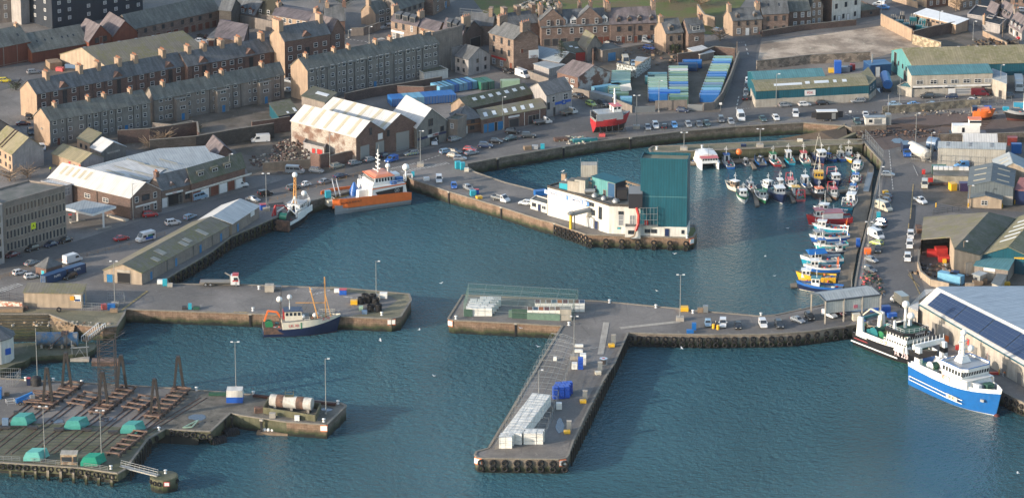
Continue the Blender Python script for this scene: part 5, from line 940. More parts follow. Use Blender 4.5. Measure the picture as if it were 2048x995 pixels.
for s in(.43,):fw(k,fm,s,2.3,aC(1.2,1.6,b3),'red_cabinet')
ra,rb,rc,rd=k.P[0],k.P[1],k.P[2],k.P[5]
dD=aI('solar_glass',(.025,.045,.10),.18,0,.7);dI=aI('solar_frame',(.16,.19,.24),.4)
def rp(s,t):p=ra+(rb-ra)*s;q=rd+(rc-rd)*s;return p+(q-p)*t
sa=[(.055,.27),(.275,.485),(.49,.70),(.705,.92)]
for i,(s0,s1)in enumerate(sa):
 b=MB();qs=[rp(s0,.12),rp(s1,.12),rp(s1,.86),rp(s0,.86)];n=(qs[1]-qs[0]).cross(qs[3]-qs[0]).normalized();b.face([q+n*.12 for q in qs],1)
 for a_ in range(10):
  for c_ in range(4):
   e0=s0+(s1-s0)*(a_+.03)/10;e1=s0+(s1-s0)*(a_+.97)/10;t0=.12+.74*(c_+.03)/4;t1=.12+.74*(c_+.97)/4
   b.face([rp(e0,t0)+n*.18,rp(e1,t0)+n*.18,rp(e1,t1)+n*.18,rp(e0,t1)+n*.18])
 a1('solar_array',b,[dD,dI],k.roof)
k=aY('market_entrance','small gabled beige entrance block at the corner of the fish market','entrance',[(1816.5,613,4.4),(1836,622,4.4),(1838,600,4.4),(1871,577.5,5.8),(1849,578.5,6.0)],[(0,1,2,3,4)],ac,M['white_market_roof'])
b=MB()
def cp(n,c,r=.3,coat=.4):return am('car_paint_'+n,c,tuple(x*.93 for x in c),'plain',.9,r,.0,.5,0,.5,fine=.03,coat=coat)
CC={'white':cp('white',(.62,.62,.61)),'silver':cp('silver',(.22,.235,.25)),'black':cp('black',(.012,.012,.014)),'grey':cp('grey',(.09,.10,.11)),'dark':cp('dark',(.025,.03,.035)),'navy':cp('navy',(.014,.026,.065)),'blue':cp('blue',(.02,.10,.36)),'ltblue':cp('pale_blue',(.22,.33,.43)),'red':cp('red',(.40,.022,.022)),'maroon':cp('maroon',(.10,.012,.02)),'gold':cp('gold',(.27,.24,.19)),'lime':cp('lime',(.42,.5,.12)),'yellow':cp('yellow',(.65,.52,.05)),'cream':cp('cream',(.5,.46,.36)),'teal':cp('green_grey',(.04,.075,.075)),'skyb':cp('sky_blue',(.08,.27,.55))}
c2=aI('tyre_rubber',(.012,.012,.013),.8);dF=aI('wheel_hub',(.35,.36,.37),.35,.5);cq=aI('headlamp_glass',(.65,.66,.66),.15,0,.8);ct=aI('tail_lamp',(.35,.01,.01),.3);dt=aI('black_plastic',(.03,.03,.03),.6);cM=aI('truck_bed',(.20,.19,.17),.7)
ck={}
def b4(r=.33,w=.22):
 k=('w',r,w)
 if k not in ck:b=MB();b.tube((0,-w/2,0),(0,w/2,0),r,n=12);b.tube((0,-w/2-.01,0),(0,w/2+.01,0),r*.6,n=10,mi=1);ck[k]=b.mesh('wheel',[c2,dF])
 return ck[k]
cN={'hatch':(4.0,1.74,.92,1.48,-1.85,.95,-1.45,.25),'mini':(2.7,1.56,.95,1.52,-1.2,.8,-.8,.3),'saloon':(4.55,1.78,.9,1.43,-1.6,1.0,-.95,.25),'estate':(4.65,1.78,.9,1.47,-2.15,1.0,-1.8,.25),'suv':(4.5,1.86,1.08,1.74,-2.1,.95,-1.8,.35),'mpv':(4.4,1.8,1.0,1.66,-2.05,1.25,-1.75,.45),'pickup':(5.1,1.86,1.05,1.76,-.75,1.15,-.6,.55)}
def c0(kind):
 if kind in ck:return ck[kind]
 L_,W,belt,top,g0,g1,t0,t1=cN[kind];b=MB();h=W/2;x0,x1=-L_/2,L_/2
 st=[(x0,.42,.80*belt+.05,.80),(x0+.12,.28,belt-.04,.93),(x0+.5,.22,belt,.99),(g1-.15,.22,belt+.02,1.0),(g1+.2,.22,belt-.02,1.0),(x1-.55,.24,belt-.14,.97),(x1-.14,.26,belt-.26,.88),(x1,.36,belt-.40,.70)]
 if kind=='pickup':st=[(x0,.45,1.0,.95),(x0+.1,.4,1.05,.98)]+[(x0+.5,.35,1.05,1),(-.8,.3,1.05,1),(-.78,.25,belt,1),(g1+.1,.25,belt,1.0),(x1-.5,.26,belt-.1,.97),(x1-.12,.3,belt-.2,.9),(x1,.4,belt-.4,.75)]
 secs=[]
 for x,zb,zt,k in st:w=h*k;zm=zb+(zt-zb)*.62;secs.append([(x,-w*.92,zb),(x,w*.92,zb),(x,w,zm-.12),(x,w*.97,zm+.1),(x,w*.9,zt),(x,-w*.9,zt),(x,-w*.97,zm+.1),(x,-w,zm-.12)])
 b.loft(secs,smooth=False)
 wb,wt=h*.9,h*.70;z0,z1=belt-.02,top-.05
 B=[(g0,-wb,z0),(g1,-wb,z0),(g1,wb,z0),(g0,wb,z0)];T=[(t0,-wt,z1),(t1,-wt,z1),(t1,wt,z1),(t0,wt,z1)]
 gm=MB();gm.add(B+T,[(0,1,5,4),(1,2,6,5),(2,3,7,6),(3,0,4,7)])
 b.add([(t0-.08,-wt-.05,z1-.02),(t1+.06,-wt-.05,z1-.02),(t1+.06,wt+.05,z1-.02),(t0-.08,wt+.05,z1-.02),(t0+.15,-wt+.12,z1+.07),(t1-.15,-wt+.12,z1+.07),(t1-.15,wt-.12,z1+.07),(t0+.15,wt-.12,z1+.07)],[(3,2,1,0),(4,5,6,7),(0,1,5,4),(1,2,6,5),(2,3,7,6),(3,0,4,7)])
 for p,q in zip(B,T):b.bar(p,q,.10)
 for s in(-1,1):
  for f in((.45,)if kind not in('estate','mpv','suv')else(.36,.68)):b.bar((g0+(g1-g0)*f,s*wb,z0),(t0+(t1-t0)*f,s*wt,z1),.08)
  b.box((x0+L_*.5+.75,s*(h+.05),belt),(.14,.16,.12))
 if kind=='pickup':b.face([(x0+.15,-h*.8,1.055),(-.85,-h*.8,1.055),(-.85,h*.8,1.055),(x0+.15,h*.8,1.055)],1)
 l=MB()
 l.box((0,0,0),(.12,.34,.16));t=MB();t.box((0,0,0),(.08,.3,.2))
 m=dict(body=b.mesh('body',[CC['white'],cM]),win=gm.mesh('windows',[aT]),hl=l.mesh('headlight',[cq]),tl=t.mesh('tail_light',[ct]),hlp=[(x1-.10,s*h*.60,belt-.42)for s in(-1,1)],tlp=[(x0+.02,s*h*.68,.62)for s in(-1,1)],wh=[(x0+.82,s*(h-.10))for s in(-1,1)]+[(x1-.80,s*(h-.10))for s in(-1,1)],r=.36 if kind in('suv','pickup')else .32)
 ck[kind]=m;return m
db={'van':(5.6,2.0,2.45),'smallvan':(4.3,1.76,1.84),'minibus':(5.5,2.0,2.3),'camper':(5.6,2.05,2.6),'dropside':(5.7,2.05,2.15),'boxvan':(6.8,2.25,3.3),'lorry':(9.0,2.5,3.7),'flatlorry':(10.5,2.5,3.4),'oldvan':(4.8,1.8,2.1)}
def bV(kind):
 if kind in ck:return ck[kind]
 L_,W,top=db[kind];h=W/2;x0,x1=-L_/2,L_/2;b=MB();g=MB();extra=None
 small=kind=='smallvan';hz=.92 if small else 1.15;cabf=x1-(1.35 if small else 1.0)
 big=kind in('lorry','flatlorry');ch=2.9 if big else(top if kind in('van','minibus','camper','smallvan','oldvan')else 2.15)
 cx0=x0 if kind in('van','smallvan','minibus','camper','oldvan')else x1-(2.1 if not big else 2.3)
 if big:prof=[(cx0,.5),(cx0,ch),(x1-.35,ch),(x1-.02,1.6),(x1,.45)];ws=[(x1-.30,ch-.25),(x1-.05,1.65)]
 else:prof=[(cx0,.32),(cx0,ch-.1),(cx0+.15,ch),(cabf-.75,ch),(cabf-.55,ch-.06),(cabf+.28,hz+.06),(x1-.15,hz-.2),(x1,hz-.45),(x1,.32)];ws=[(cabf-.48,ch-.12),(cabf+.22,hz+.14)]
 tw=lambda z:h*(1 if z<1.2 else 1-.10*(z-1.2)/max(.3,ch-1.2))
 n=len(prof);Lf=[(x,-tw(z),z)for x,z in prof];Rt=[(x,tw(z),z)for x,z in prof]
 b.add(Lf+Rt,[tuple(range(n))[::-1]if True else 0,tuple(range(n,2*n))]+[(i,(i+1)%n,n+(i+1)%n,n+i)for i in range(n)])
 (wx0,wz0),(wx1,wz1)=ws;o=.03
 g.face([(wx1+o,-tw(wz1)*.9,wz1+o),(wx1+o,tw(wz1)*.9,wz1+o),(wx0+o,tw(wz0)*.86,wz0+o),(wx0+o,-tw(wz0)*.86,wz0+o)])
 for s in(-1,1):
  sw=[(max(cx0+.2,cabf-1.5),hz+.12),(cabf+.02,hz+.12),(cabf-.5,min(ch-.3,hz+.75)),(max(cx0+.2,cabf-1.5),min(ch-.3,hz+.75))]
  if big:sw=[(x1-1.5,1.75),(x1-.25,1.75),(x1-.45,2.5),(x1-1.5,2.5)]
  q=[(x,s*(tw(z)+.02),z)for x,z in sw];g.face(q if s<0 else q[::-1])
  if kind in('minibus','camper','oldvan'):
   for a in range(3 if kind!='camper'else 1):
    xx=x0+.35+a*1.1;q=[(xx,s*(tw(1.4)+.02),1.3),(xx+.95,s*(tw(1.4)+.02),1.3),(xx+.95,s*(tw(1.9)+.02),1.9),(xx,s*(tw(1.9)+.02),1.9)];g.face(q if s<0 else q[::-1])
  b.box((cabf-.1,s*(h+.12),hz+.15),(.12,.22,.3))
 g.face([(x0-.02,-h*.7,1.3),(x0-.02,-h*.7,1.8),(x0-.02,h*.7,1.8),(x0-.02,h*.7,1.3)])if kind in('minibus','smallvan')else None
 m=dict(body=b.mesh('body',[CC['white']]),win=g.mesh('windows',[aT]))
 if kind in('dropside','boxvan','lorry','flatlorry'):
  c=MB();bx1=cx0-.1;ln=bx1-x0;mid=(x0+bx1)/2
  c.box((mid,0,.55),(ln+.3,.8,.35),mi=1)
  if kind=='dropside':
   c.box((mid,0,.9),(ln,W,.12),mi=1)
   for s in(-1,1):c.box((mid,s*(h-.03),.95),(ln,.06,.42))
   c.box((x0+.03,0,.95),(.06,W,.42));c.box((bx1,0,.95),(.06,W,.9))
  elif kind=='flatlorry':c.box((mid,0,1.05),(ln,W,.18),mi=1);c.box((bx1+.1,0,1.2),(.5,1.6,1.6),mi=1);c.bar((bx1+.1,0,2.6),(bx1-1.5,.4,3.4),.3,mi=1)
  else:c.box((mid,0,.95),(ln,W,top-.95))
  m['bed']=c.mesh('cargo_box'if kind in('boxvan','lorry')else 'load_bed',[CC['white'],cM])
 l=MB();l.box((0,0,0),(.1,.3,.26));t=MB();t.box((0,0,0),(.08,.16,.42))
 hz2=hz-.55 if not big else .7
 m.update(hl=l.mesh('headlight',[cq]),tl=t.mesh('tail_light',[ct]),hlp=[(x1-.02,s*h*.72,hz2+.05)for s in(-1,1)],tlp=[(x0+.0,s*h*.88,.9)for s in(-1,1)],wh=[(x0+(1.0 if not big else 1.5),s*(h-.12))for s in(-1,1)]+[(x1-.85,s*(h-.12))for s in(-1,1)]+([(x0+2.8,s*(h-.12))for s in(-1,1)]if big else[]),r=.34 if not big else .5)
 if small:m['r']=.31
 ck[kind]=m;return m
NC=0
def dE(kind,col,u,v,du,dv,label,cat=None,group='parked vehicles round the harbour',bed=None,name=None,z=0,dy=2):
 global NC;NC+=1
 p=G(u,v+dy,z);q=G(u+du*3,v+dy+dv*3,z);a=math.atan2(q.y-p.y,q.x-p.x)
 iscar=kind in cN;m=c0(kind)if iscar else bV(kind)
 nm=name or('parked_car'if kind in('hatch','mini','saloon','estate','suv','mpv')else{'pickup':'pickup_truck','van':'panel_van','smallvan':'small_van','minibus':'minibus','camper':'camper_van','dropside':'dropside_truck','boxvan':'box_van','lorry':'lorry','flatlorry':'flatbed_lorry','oldvan':'old_van'}[kind])
 t=aa(nm,label,cat or('car'if nm=='parked_car'else{'pickup':'pickup','lorry':'lorry','flatlorry':'lorry','dropside':'truck','minibus':'minibus'}.get(kind,'van')),(p.x,p.y,z+.03),a,group)
 aB('body',m['body'],t,pm=CC[col]);aB('windows',m['win'],t)
 if 'bed'in m:aB(m['bed'].name.split('.')[0],m['bed'],t,pm=CC[bed or col])
 for w in m['wh']:aB('wheel',b4(m['r']),t,(w[0],w[1],m['r']))
 for w in m['hlp']:aB('headlight',m['hl'],t,w)
 for w in m['tlp']:aB('tail_light',m['tl'],t,w)
 return t
C=dE
C('saloon','maroon',24,511,-1,.3,'dark red saloon below the office block at the left edge');C('suv','black',64,499,-1,.3,'black hatchback second in the row below the office block');C('saloon','navy',102,490,-1,.3,'dark blue saloon in the middle of the row below the office block');C('saloon','black',131,482,-1,.3,'black saloon nearest the fuel canopy below the office block')
C('hatch','white',39,546,1,-.25,'larger white hatchback left of the gatehouse on the west quay');C('hatch','white',63,554,1,-.15,'small white hatchback touching the end of the navy containers');C('saloon','silver',64,527,1,-.3,'silver saloon half hidden behind the brick gatehouse')
C('suv','black',139,554,-1,.3,'large black four-wheel drive parked in front of the navy containers');C('van','white',145,522,1,-.3,'white van roof showing behind the navy containers')
C('saloon','red',243,478,1,-.2,'bright red saloon driving on the west road');t=C('camper','white',291,479,-1,.25,'white van with green and blue pictures on its side')
def c5(t,boxes):
 for(x,y,z,sx,sy,sz,m)in boxes:b=MB();b.box((x,y,z),(sx,sy,sz));a3(t,'side_decal',b,m)
for s in(-1,1):c5(t,[(-.6,s*1.03,.6,2.6,.03,.7,aZ),(-.9,s*1.04,1.3,1.6,.03,.6,cU)])
C('suv','red',300,431,1,-.1,'small red four-wheel drive in front of the gabled stone garage');C('suv','white',346,447,1,-.15,'white crossover driving past the stone shops');C('estate','ltblue',380,435,1,-.4,'pale blue estate car on the west road near the long shed')
C('minibus','ltblue',397,396,1,-.3,'blue-grey minibus outside the mossy-roofed shops');t=C('van','white',431,384,1,-.25,'white van with red lettering outside the mossy-roofed shops')
bi('MCB',.7,b3,t,(-.9,-1.03,1.5),(1,0,0),local=True)
C('smallvan','white',482,371,1,-.1,'small white van at the end of the mossy-roofed shops');C('smallvan','black',531,389,1,-.2,'black small van beside the tall lamp post on the west quay');C('saloon','silver',506,400,1,.2,'silver car half hidden by the white-roofed end of the long shed')
C('suv','grey',587,377,1,-.25,'dark grey pickup-like four-wheel drive behind the tiny white car');C('mini','white',613,370,1,-.2,'tiny white city car between two grey cars above the trawler');C('minibus','silver',590,344,1,.05,'silver minibus parked by the timber hoarding');C('mpv','silver',633,343,1,.1,'silver people carrier right of the silver minibus')
C('suv','gold',674,334,1,-.25,'champagne coloured four-wheel drive by the broken brick wall');C('saloon','silver',651,364,1,-.25,'silver saloon on the quay side of the west road');C('saloon','navy',682,353,1,-.2,'dark navy saloon on the quay side of the west road');C('hatch','silver',710,327,1,-.2,'silver-green hatchback outside the blue double doors');C('estate','silver',742,320,1,-.25,'grey-gold estate car outside the left brick warehouse');C('hatch','navy',771,312,1,-.25,'dark blue hatchback outside the right brick warehouse');C('smallvan','blue',783,321,-1,.3,'royal blue van driving near the zebra crossing')
t=C('estate','silver',823,308,-1,.15,'police car with yellow and blue checks near the lamp post','police car')
for i in range(4):
 for s in(-1,1):c5(t,[(-1.5+i*.9,s*.9,.5,.45,.03,.2,aZ),(-1.05+i*.9,s*.9,.5,.45,.03,.2,CC['lime']),(-1.5+i*.9,s*.9,.7,.45,.03,.15,CC['lime'])])
C('van','white',521,282,-1,.05,'white panel van on the demolished plot');C('hatch','white',532,272,1,.4,'white car just behind the panel van on the demolished plot')
C('smallvan','white',868,286,.4,1,'white van in the open door of the gabled garage');C('mpv','silver',909,280,1,-.25,'silver people carrier outside the slate workshop')
C('estate','ltblue',893,304,1,-.2,'blue-grey car at the left of the parked cluster by the zebra crossing');C('estate','dark',909,304,1,.15,'dark car in the middle of the parked cluster by the zebra crossing');C('estate','gold',909,313,1,.15,'gold estate in front of the dark car of the parked cluster');C('hatch','silver',920,318,1,0,'silver hatchback nearest the quay corner in the parked cluster');C('hatch','red',940,300,1,.1,'red hatchback beside the silver saloon near the zebra crossing');C('saloon','silver',943,307,1,-.2,'silver saloon in front of the red hatchback')
C('suv','navy',971,293,1,.05,'dark blue four-wheel drive on the quay outside the arcade');C('hatch','black',992,284,1,.05,'black hatchback outside the street workshops');C('saloon','teal',1021,278,-1,.25,'dark green-grey saloon on the north quay');C('suv','black',1025,265,1,.05,'black four-wheel drive close to the workshop doors');C('suv','dark',1057,273,1,.02,'dark grey crossover furthest right of the row outside the workshops')
C('dropside','white',1085,246,1,-.15,'white dropside truck at the harbour road corner',bed='silver');C('dropside','white',1138,227,1,-.25,'white dropside truck outside the blue sign shop',bed='gold')
C('smallvan','white',878,361,.1,1,'white van facing the water on the ice factory pier');C('hatch','blue',908,373,.2,1,'bright blue hatchback on the ice factory pier');C('hatch','silver',937,377,1,.5,'silver hatchback beside the blue tubs on the ice factory pier');C('dropside','white',1001,400,1,.25,'white dropside pickup on the ice factory pier',bed='silver');C('hatch','white',1051,407,-1,-.1,'white crossover beside the small pier office')
C('estate','silver',68,145,1,-.1,'silver-blue estate in the yard of the brown stores');C('hatch','yellow',10,162,1,-.05,'yellow hatchback at the left edge of the town');C('saloon','maroon',47,248,1,-.05,'dark red car left of the orange-gabled tenement');C('suv','dark',62,266,.5,1,'dark four-wheel drive below the dark red car');C('estate','white',85,296,.4,1,'white estate behind the large grey gable');C('hatch','black',57,235,.3,1,'black car in the lane behind the tenement gables')
C('saloon','white',401,83,1,-.05,'white saloon left of the pink-roofed barn');C('suv','white',426,87,1,-.1,'white crossover in front of the pink-roofed barn');C('estate','black',404,73,-1,-.3,'black estate beside the brewery range');C('smallvan','silver',775,56,-1,.1,'silver van at the upper street junction');C('saloon','white',577,182,1,.2,'white car in the gap between the tenements');C('saloon','silver',577,163,1,.2,'pale car further back in the gap between the tenements')
C('hatch','black',1016,144,1,.35,'black hatchback in the lane below the sandstone corner building');C('van','white',1045,152,1,.35,'white van in the lane below the sandstone corner building');C('saloon','black',1155,193,1,.3,'black saloon on the corner beside the blue sign shop');C('hatch','lime',1182,209,1,.35,'lime yellow hatchback near the container yard wall');C('suv','black',1206,209,1,.4,'black car right of the lime yellow hatchback')
C('smallvan','silver',1292,83,1,.15,'silver van outside the stone terrace');C('hatch','blue',1298,97,1,.15,'metallic blue hatchback below the silver van in the yard');C('saloon','black',1219,88,1,.2,'black saloon beside the stone gabled shed');C('camper','cream',1251,126,.4,1,'cream camper van in the upper yard');C('hatch','navy',1240,131,.4,1,'dark blue car left of the cream camper van');C('hatch','ltblue',1266,128,.4,1,'pale blue car right of the cream camper van');C('hatch','silver',1436,63,1,.25,'silver car on the track beside the end terrace')
C('hatch','black',1530,67,1,-.05,'black car left of two outside the stone terrace on the upper road');C('saloon','dark',1564,61,1,-.05,'dark saloon right of two outside the stone terrace on the upper road')
C('hatch','white',1496,163,.05,1,'white car at the head of the row in the side street');C('suv','dark',1494,175,.05,1,'dark four-wheel drive second in the side street row');C('hatch','grey',1492,187,.05,1,'grey car third in the side street row');C('hatch','black',1490,197,.05,-1,'black hatchback with red lamps last in the side street row');C('hatch','navy',1365,222,1,.1,'navy hatchback by the container yard gates')
C('smallvan','white',1758,10,-1,-.1,'white van on the forecourt at the top right');C('saloon','skyb',1766,16,-1,-.1,'sky blue car beside the white van at the top right');C('hatch','red',2044,77,-1,.1,'red car at the right edge below the cottages');C('hatch','white',2046,22,1,.1,'white car at the top right corner behind the cottages')
cI=[('saloon','silver',1295.5,256,.55,1,'silver coupe, first from the left in the north quay row'),('suv','white',1311,253,.5,1,'white four-wheel drive, second in the north quay row'),('hatch','black',1329,254,.2,-1,'black hatchback showing red tail lamps in the north quay row'),('hatch','skyb',1348.5,252,.5,1,'metallic blue hatchback in the north quay row'),('hatch','silver',1377,250.5,.7,1,'silver hatchback right of the blue one in the north quay row'),('saloon','grey',1398,250,.8,1,'grey saloon between silver and dark cars in the north quay row'),('saloon','teal',1413.6,248,.7,1,'dark green-grey saloon in the north quay row'),('mpv','grey',1442.4,241,.4,1,'grey people carrier left of the tall white van'),('hatch','silver',1462,245,.7,1,'silver hatchback just left of the tall white van'),('van','white',1481.5,237,.5,1,'tall white van in the north quay row'),('saloon','teal',1525.7,239,.8,1,'dark saloon right of the tall white van'),('hatch','white',1552,237.5,.9,1,'white hatchback near the right end of the north quay row'),('smallvan','white',1591,230,.1,1,'white high-roofed car at the right end of the north quay row')]
for r in cI:C(*r)
C('hatch','silver',1570,211.5,1,-.05,'silver crossover in front of the low teal shed');C('hatch','white',1609,210,1,-.05,'white crossover in front of the low teal shed');C('hatch','black',1645,207.5,1,-.05,'black hatchback in front of the low teal shed');C('estate','silver',1716,203,-1,.05,'silver estate near the angled end of the low teal shed')
C('suv','dark',1854,194,-1,0,'dark four-wheel drive outside the beige office');C('hatch','navy',1903,194.5,-1,0,'dark blue hatchback outside the beige office');C('van','maroon',1960,189,1,.02,'maroon panel van outside the beige office');C('estate','grey',2013,192,-1,0,'grey estate at the right end of the north road');C('lorry','white',2037,176,.2,1,'white lorry facing the camera beside the beige office')
C('saloon','white',1731,231,.3,1,'white saloon beside the white site cabin');C('pickup','teal',1714,245,.7,1,'dark green pickup left of the white site cabin');C('dropside','white',1948,205,-1,.35,'white cab of a recovery truck behind the sea wall',bed='gold')
for u,l in((1789.6,'left'),(1829,'middle'),(1867,'right')):C('saloon','ltblue'if l!='middle'else 'skyb',u,210,1,0,'pale blue car behind the old sea wall, %s of three'%l)
C('hatch','silver',1776,350,1,.05,'silver hatchback alone beside the elevated walkway');C('hatch','grey',1771,394,-1,-.2,'dark grey car, upper of the pair above the cream camper');C('hatch','silver',1768,402,-1,-.2,'grey-blue car hidden between the dark car and the cream camper');C('camper','cream',1767,418,1,.35,'long cream camper van beside the pontoon railings');C('hatch','navy',1761,443,-1,-.2,'dark navy car with red lamps below the camper');C('saloon','black',1758,451,-1,-.2,'black car directly above the silver hatchback by the pontoons');C('hatch','silver',1752,459,1,.35,'silver hatchback just above the large white van');C('van','white',1752,473,1,.45,'large white panel van beside the pontoon lamp post');t=C('hatch','lime',1753,487,-1,-.25,'yellow-green marked car squeezed below the large white van');C('pickup','dark',1756,500,-.05,1,'dark pickup with an empty load bed towards the camera');C('hatch','silver',1743,521,1,.3,'silver hatchback below the dark pickup');C('estate','grey',1739,540,1,.35,'grey-silver estate nearest the canopy')
C('pickup','white',1841,403,.7,.35,'silver-white pickup at the yard entrance');C('oldvan','cream',1849,372,0,1,'old pale vehicle by the yard wall beside the road');C('smallvan','white',1821,473,.02,1,'white van, topmost of three facing the camera');C('smallvan','white',1819,492,.02,1,'white van, middle of three facing the camera');C('smallvan','white',1815,518,.02,1,'white van, lowest of three facing the camera');t=C('boxvan','blue',1812,307,.55,1,'blue cab truck with a navy box body by the gas tank',bed='navy');C('smallvan','skyb',1923,332,-1,.1,'bright blue van roof behind the stained store')
C('hatch','ltblue',1416,648,.05,1,'grey-blue hatchback, leftmost car on the lower pier');C('smallvan','white',1445.6,649,-.05,1,'white van beside the fisherman on the lower pier');C('saloon','black',1476,652,.1,1,'black saloon between the two white vans');C('smallvan','white',1525.7,650,.5,1,'white van angled on the lower pier');C('suv','dark',1558,651,.6,1,'dark four-wheel drive right of the angled white van');C('saloon','silver',1595.5,641,1,.4,'silver-green saloon near the canopy');C('mpv','black',1619,635,.6,.6,'black people carrier next to the canopy column');C('smallvan','white',1659,631,1,.35,'white van parked under the canopy');C('hatch','maroon',1678,626,1,.35,'dark red car under the canopy behind the white van');C('boxvan','white',1799,606,-1,-.7,'white box truck by the corner of the fish market',bed='cream')
t=C('flatlorry','white',440,568,1,0,'red and white flatbed lorry carrying two drums on the middle pier')
c5(t,[(4.2,0,2.95,1.6,2.3,.25,b3),(5.2,0,.5,.12,2.4,.5,b3),(4.2,-1.27,1.4,1.5,.03,.35,b3)])
for i,x in enumerate((-3.6,-.8)):
 b=MB();b.tube((0,0,0),(0,0,1.3),.75,n=14);b.tube((0,0,0),(0,0,.15),1.0,n=14,mi=1);b.tube((0,0,1.2),(0,0,1.32),1.0,n=14,mi=1);p=t.location;ao('winch_drum','pink rusty wire drum on the flatbed lorry, %s one'%('rear'if i==0 else 'front'),'drum',b,[aN,am('pale_pink_rust',(.45,.28,.22))],(p.x+x,p.y,1.27)).location=(p.x+x,p.y,1.27)
def dl(name,label,cat,fn,mats,u,v,z=0,rz=0,group=None):
 b=MB();fn(b);me=b.mesh(name,mats);p=G(u,v,z);o=aE(name,me,None,(p.x,p.y,z));o.rotation_euler=(0,0,rz);WL[o.name]=V((p.x,p.y,z));return bT(o,label,cat,group)
t=aa('catering_trailer','black catering trailer with a white roof and open side doors by the slipway','trailer',tuple(G(1653,241)),R(3))
for nm,c,sz,m in(('body',(0,0,.7),(6.6,2.4,2.3),bz),('roof',(0,0,3.0),(6.4,2.6,.2),a4),('side_door',(4.2,-.3,1.0),(1.6,.1,2.0),a5),('side_door',(-4.0,-.3,1.0),(1.4,.1,1.8),a5),('counter_hatch',(2,-1.25,.8),(1.2,.1,1.9),a6)):b=MB();b.box(c,sz);aB(nm,b.mesh(nm,[m]),t)
for s in(-1,1):aB('wheel',b4(),t,(s*1.0,-1.0,.35))
t=aa('site_cabin','white portable site cabin with a grey shutter above the slipway','cabin',tuple(G(1750,250)),R(4))
for nm,c,sz,m in(('body',(0,0,.1),(6.2,2.5,2.5),cz),('roof',(0,0,2.6),(6.4,2.7,.15),a6),('window',(-1.6,-1.28,1.2),(1,.1,.9),aT),('shutter',(.6,-1.28,.7),(2.2,.1,1.6),a6),('annexe',(4.0,.3,.1),(1.6,2.2,3.3),a6)):b=MB();b.box(c,sz);aB(nm,b.mesh(nm,[m]),t)
BC={'white':a8('boat_white',(.78,.77,.73)),'cream':a8('boat_cream',(.66,.60,.48)),'red':a8('boat_red',(.42,.03,.035)),'navy':a8('boat_navy',(.012,.022,.065)),'blue':a8('boat_blue',(.02,.12,.40)),'cyan':a8('boat_cyan',(.02,.30,.42)),'turq':a8('boat_turquoise',(.06,.42,.42)),'teal':a8('boat_teal',(.02,.15,.17)),'green':a8('boat_green',(.03,.19,.08)),'yellow':a8('boat_yellow',(.75,.42,.03)),'black':a8('boat_black',(.015,.015,.018)),'grey':a8('boat_grey',(.30,.31,.32)),'orange':a8('boat_orange',(.78,.17,.035)),'bright':a8('boat_bright_blue',(.010,.115,.36)),'pink':a8('boat_pink_red',(.55,.10,.10)),'deck':am('boat_deck',(.24,.25,.24),(.16,.15,.13),'plain',1.2,amt=1.2,fine=.2),'gdeck':am('green_deck',(.04,.11,.08),(.03,.08,.06),'plain',1),'wood':aS,'rust':aN,'anti':aI('antifouling',(.10,.03,.025),.7),'glass':aT}
def bU(t,L_,B,fb,rise,bw,cols,name='hull',n=16,stern=.80,rake=1.0,keel=-1.2,bulb=False,full=2.2,band=.66):
 secs=[];dk=[]
 for i in range(n+1):
  f=i/n;w=B/2*min(1,stern+(1-stern)*min(1,f*3))*max(.02,(1-max(0,(f-.48)/.52)**full));z=fb*(1+.14*(1-f)**2)+rise*f**2.6
  def X(zz,f=f,z=z):return-L_/2+L_*f+rake*(zz/max(z,.1)-.3)*f**5
  wb=w*(1-.35*f**3)
  pts=[(w-.1,z-bw),(w-.1,z),(w,z),(w*.985,z*band),(wb*.93,.16),(wb*.72,-.4),(0.0001,keel)]
  cI=[(X(zz),-y,zz)for y,zz in pts]+[(X(zz),y,zz)for y,zz in pts[-2::-1]]
  secs.append(cI);dk.append((cI[0],cI[-1]))
 b=MB();m=len(secs[0])-1;mis=[3,3,2,1,0,0];mis=mis+mis[::-1];base=len(b.v)
 for r in secs:b.v+=r
 k=len(secs[0])
 for j in range(n):
  for i in range(m):b.f.append([base+j*k+i,base+(j+1)*k+i,base+(j+1)*k+i+1,base+j*k+i+1]);b.m.append(mis[i]);b.sm.append(False)
 b.f.append([base+i for i in range(1,k-1)]);b.m.append(1);b.sm.append(False)
 o=aB(name,b.mesh(name,cols[:4]),t)
 d=MB()
 for j in range(n):d.face([dk[j][0],dk[j+1][0],dk[j+1][1],dk[j][1]])
 d.face([(dk[0][0][0]-.01,dk[0][0][1],dk[0][0][2]),(dk[0][1][0]-.01,dk[0][1][1],dk[0][1][2]),(dk[0][1][0]-.01,dk[0][1][1],dk[0][1][2]+bw),(dk[0][0][0]-.01,dk[0][0][1],dk[0][0][2]+bw)])
 aB('deck',d.mesh('deck',[cols[4]]),t);return o
def aO(t,nm,c,sz,m,rz=0,taper=1,**k):
 b=MB();b.box(c,sz,rz,0,taper);return aB(nm,b.mesh(nm,[m]),t)
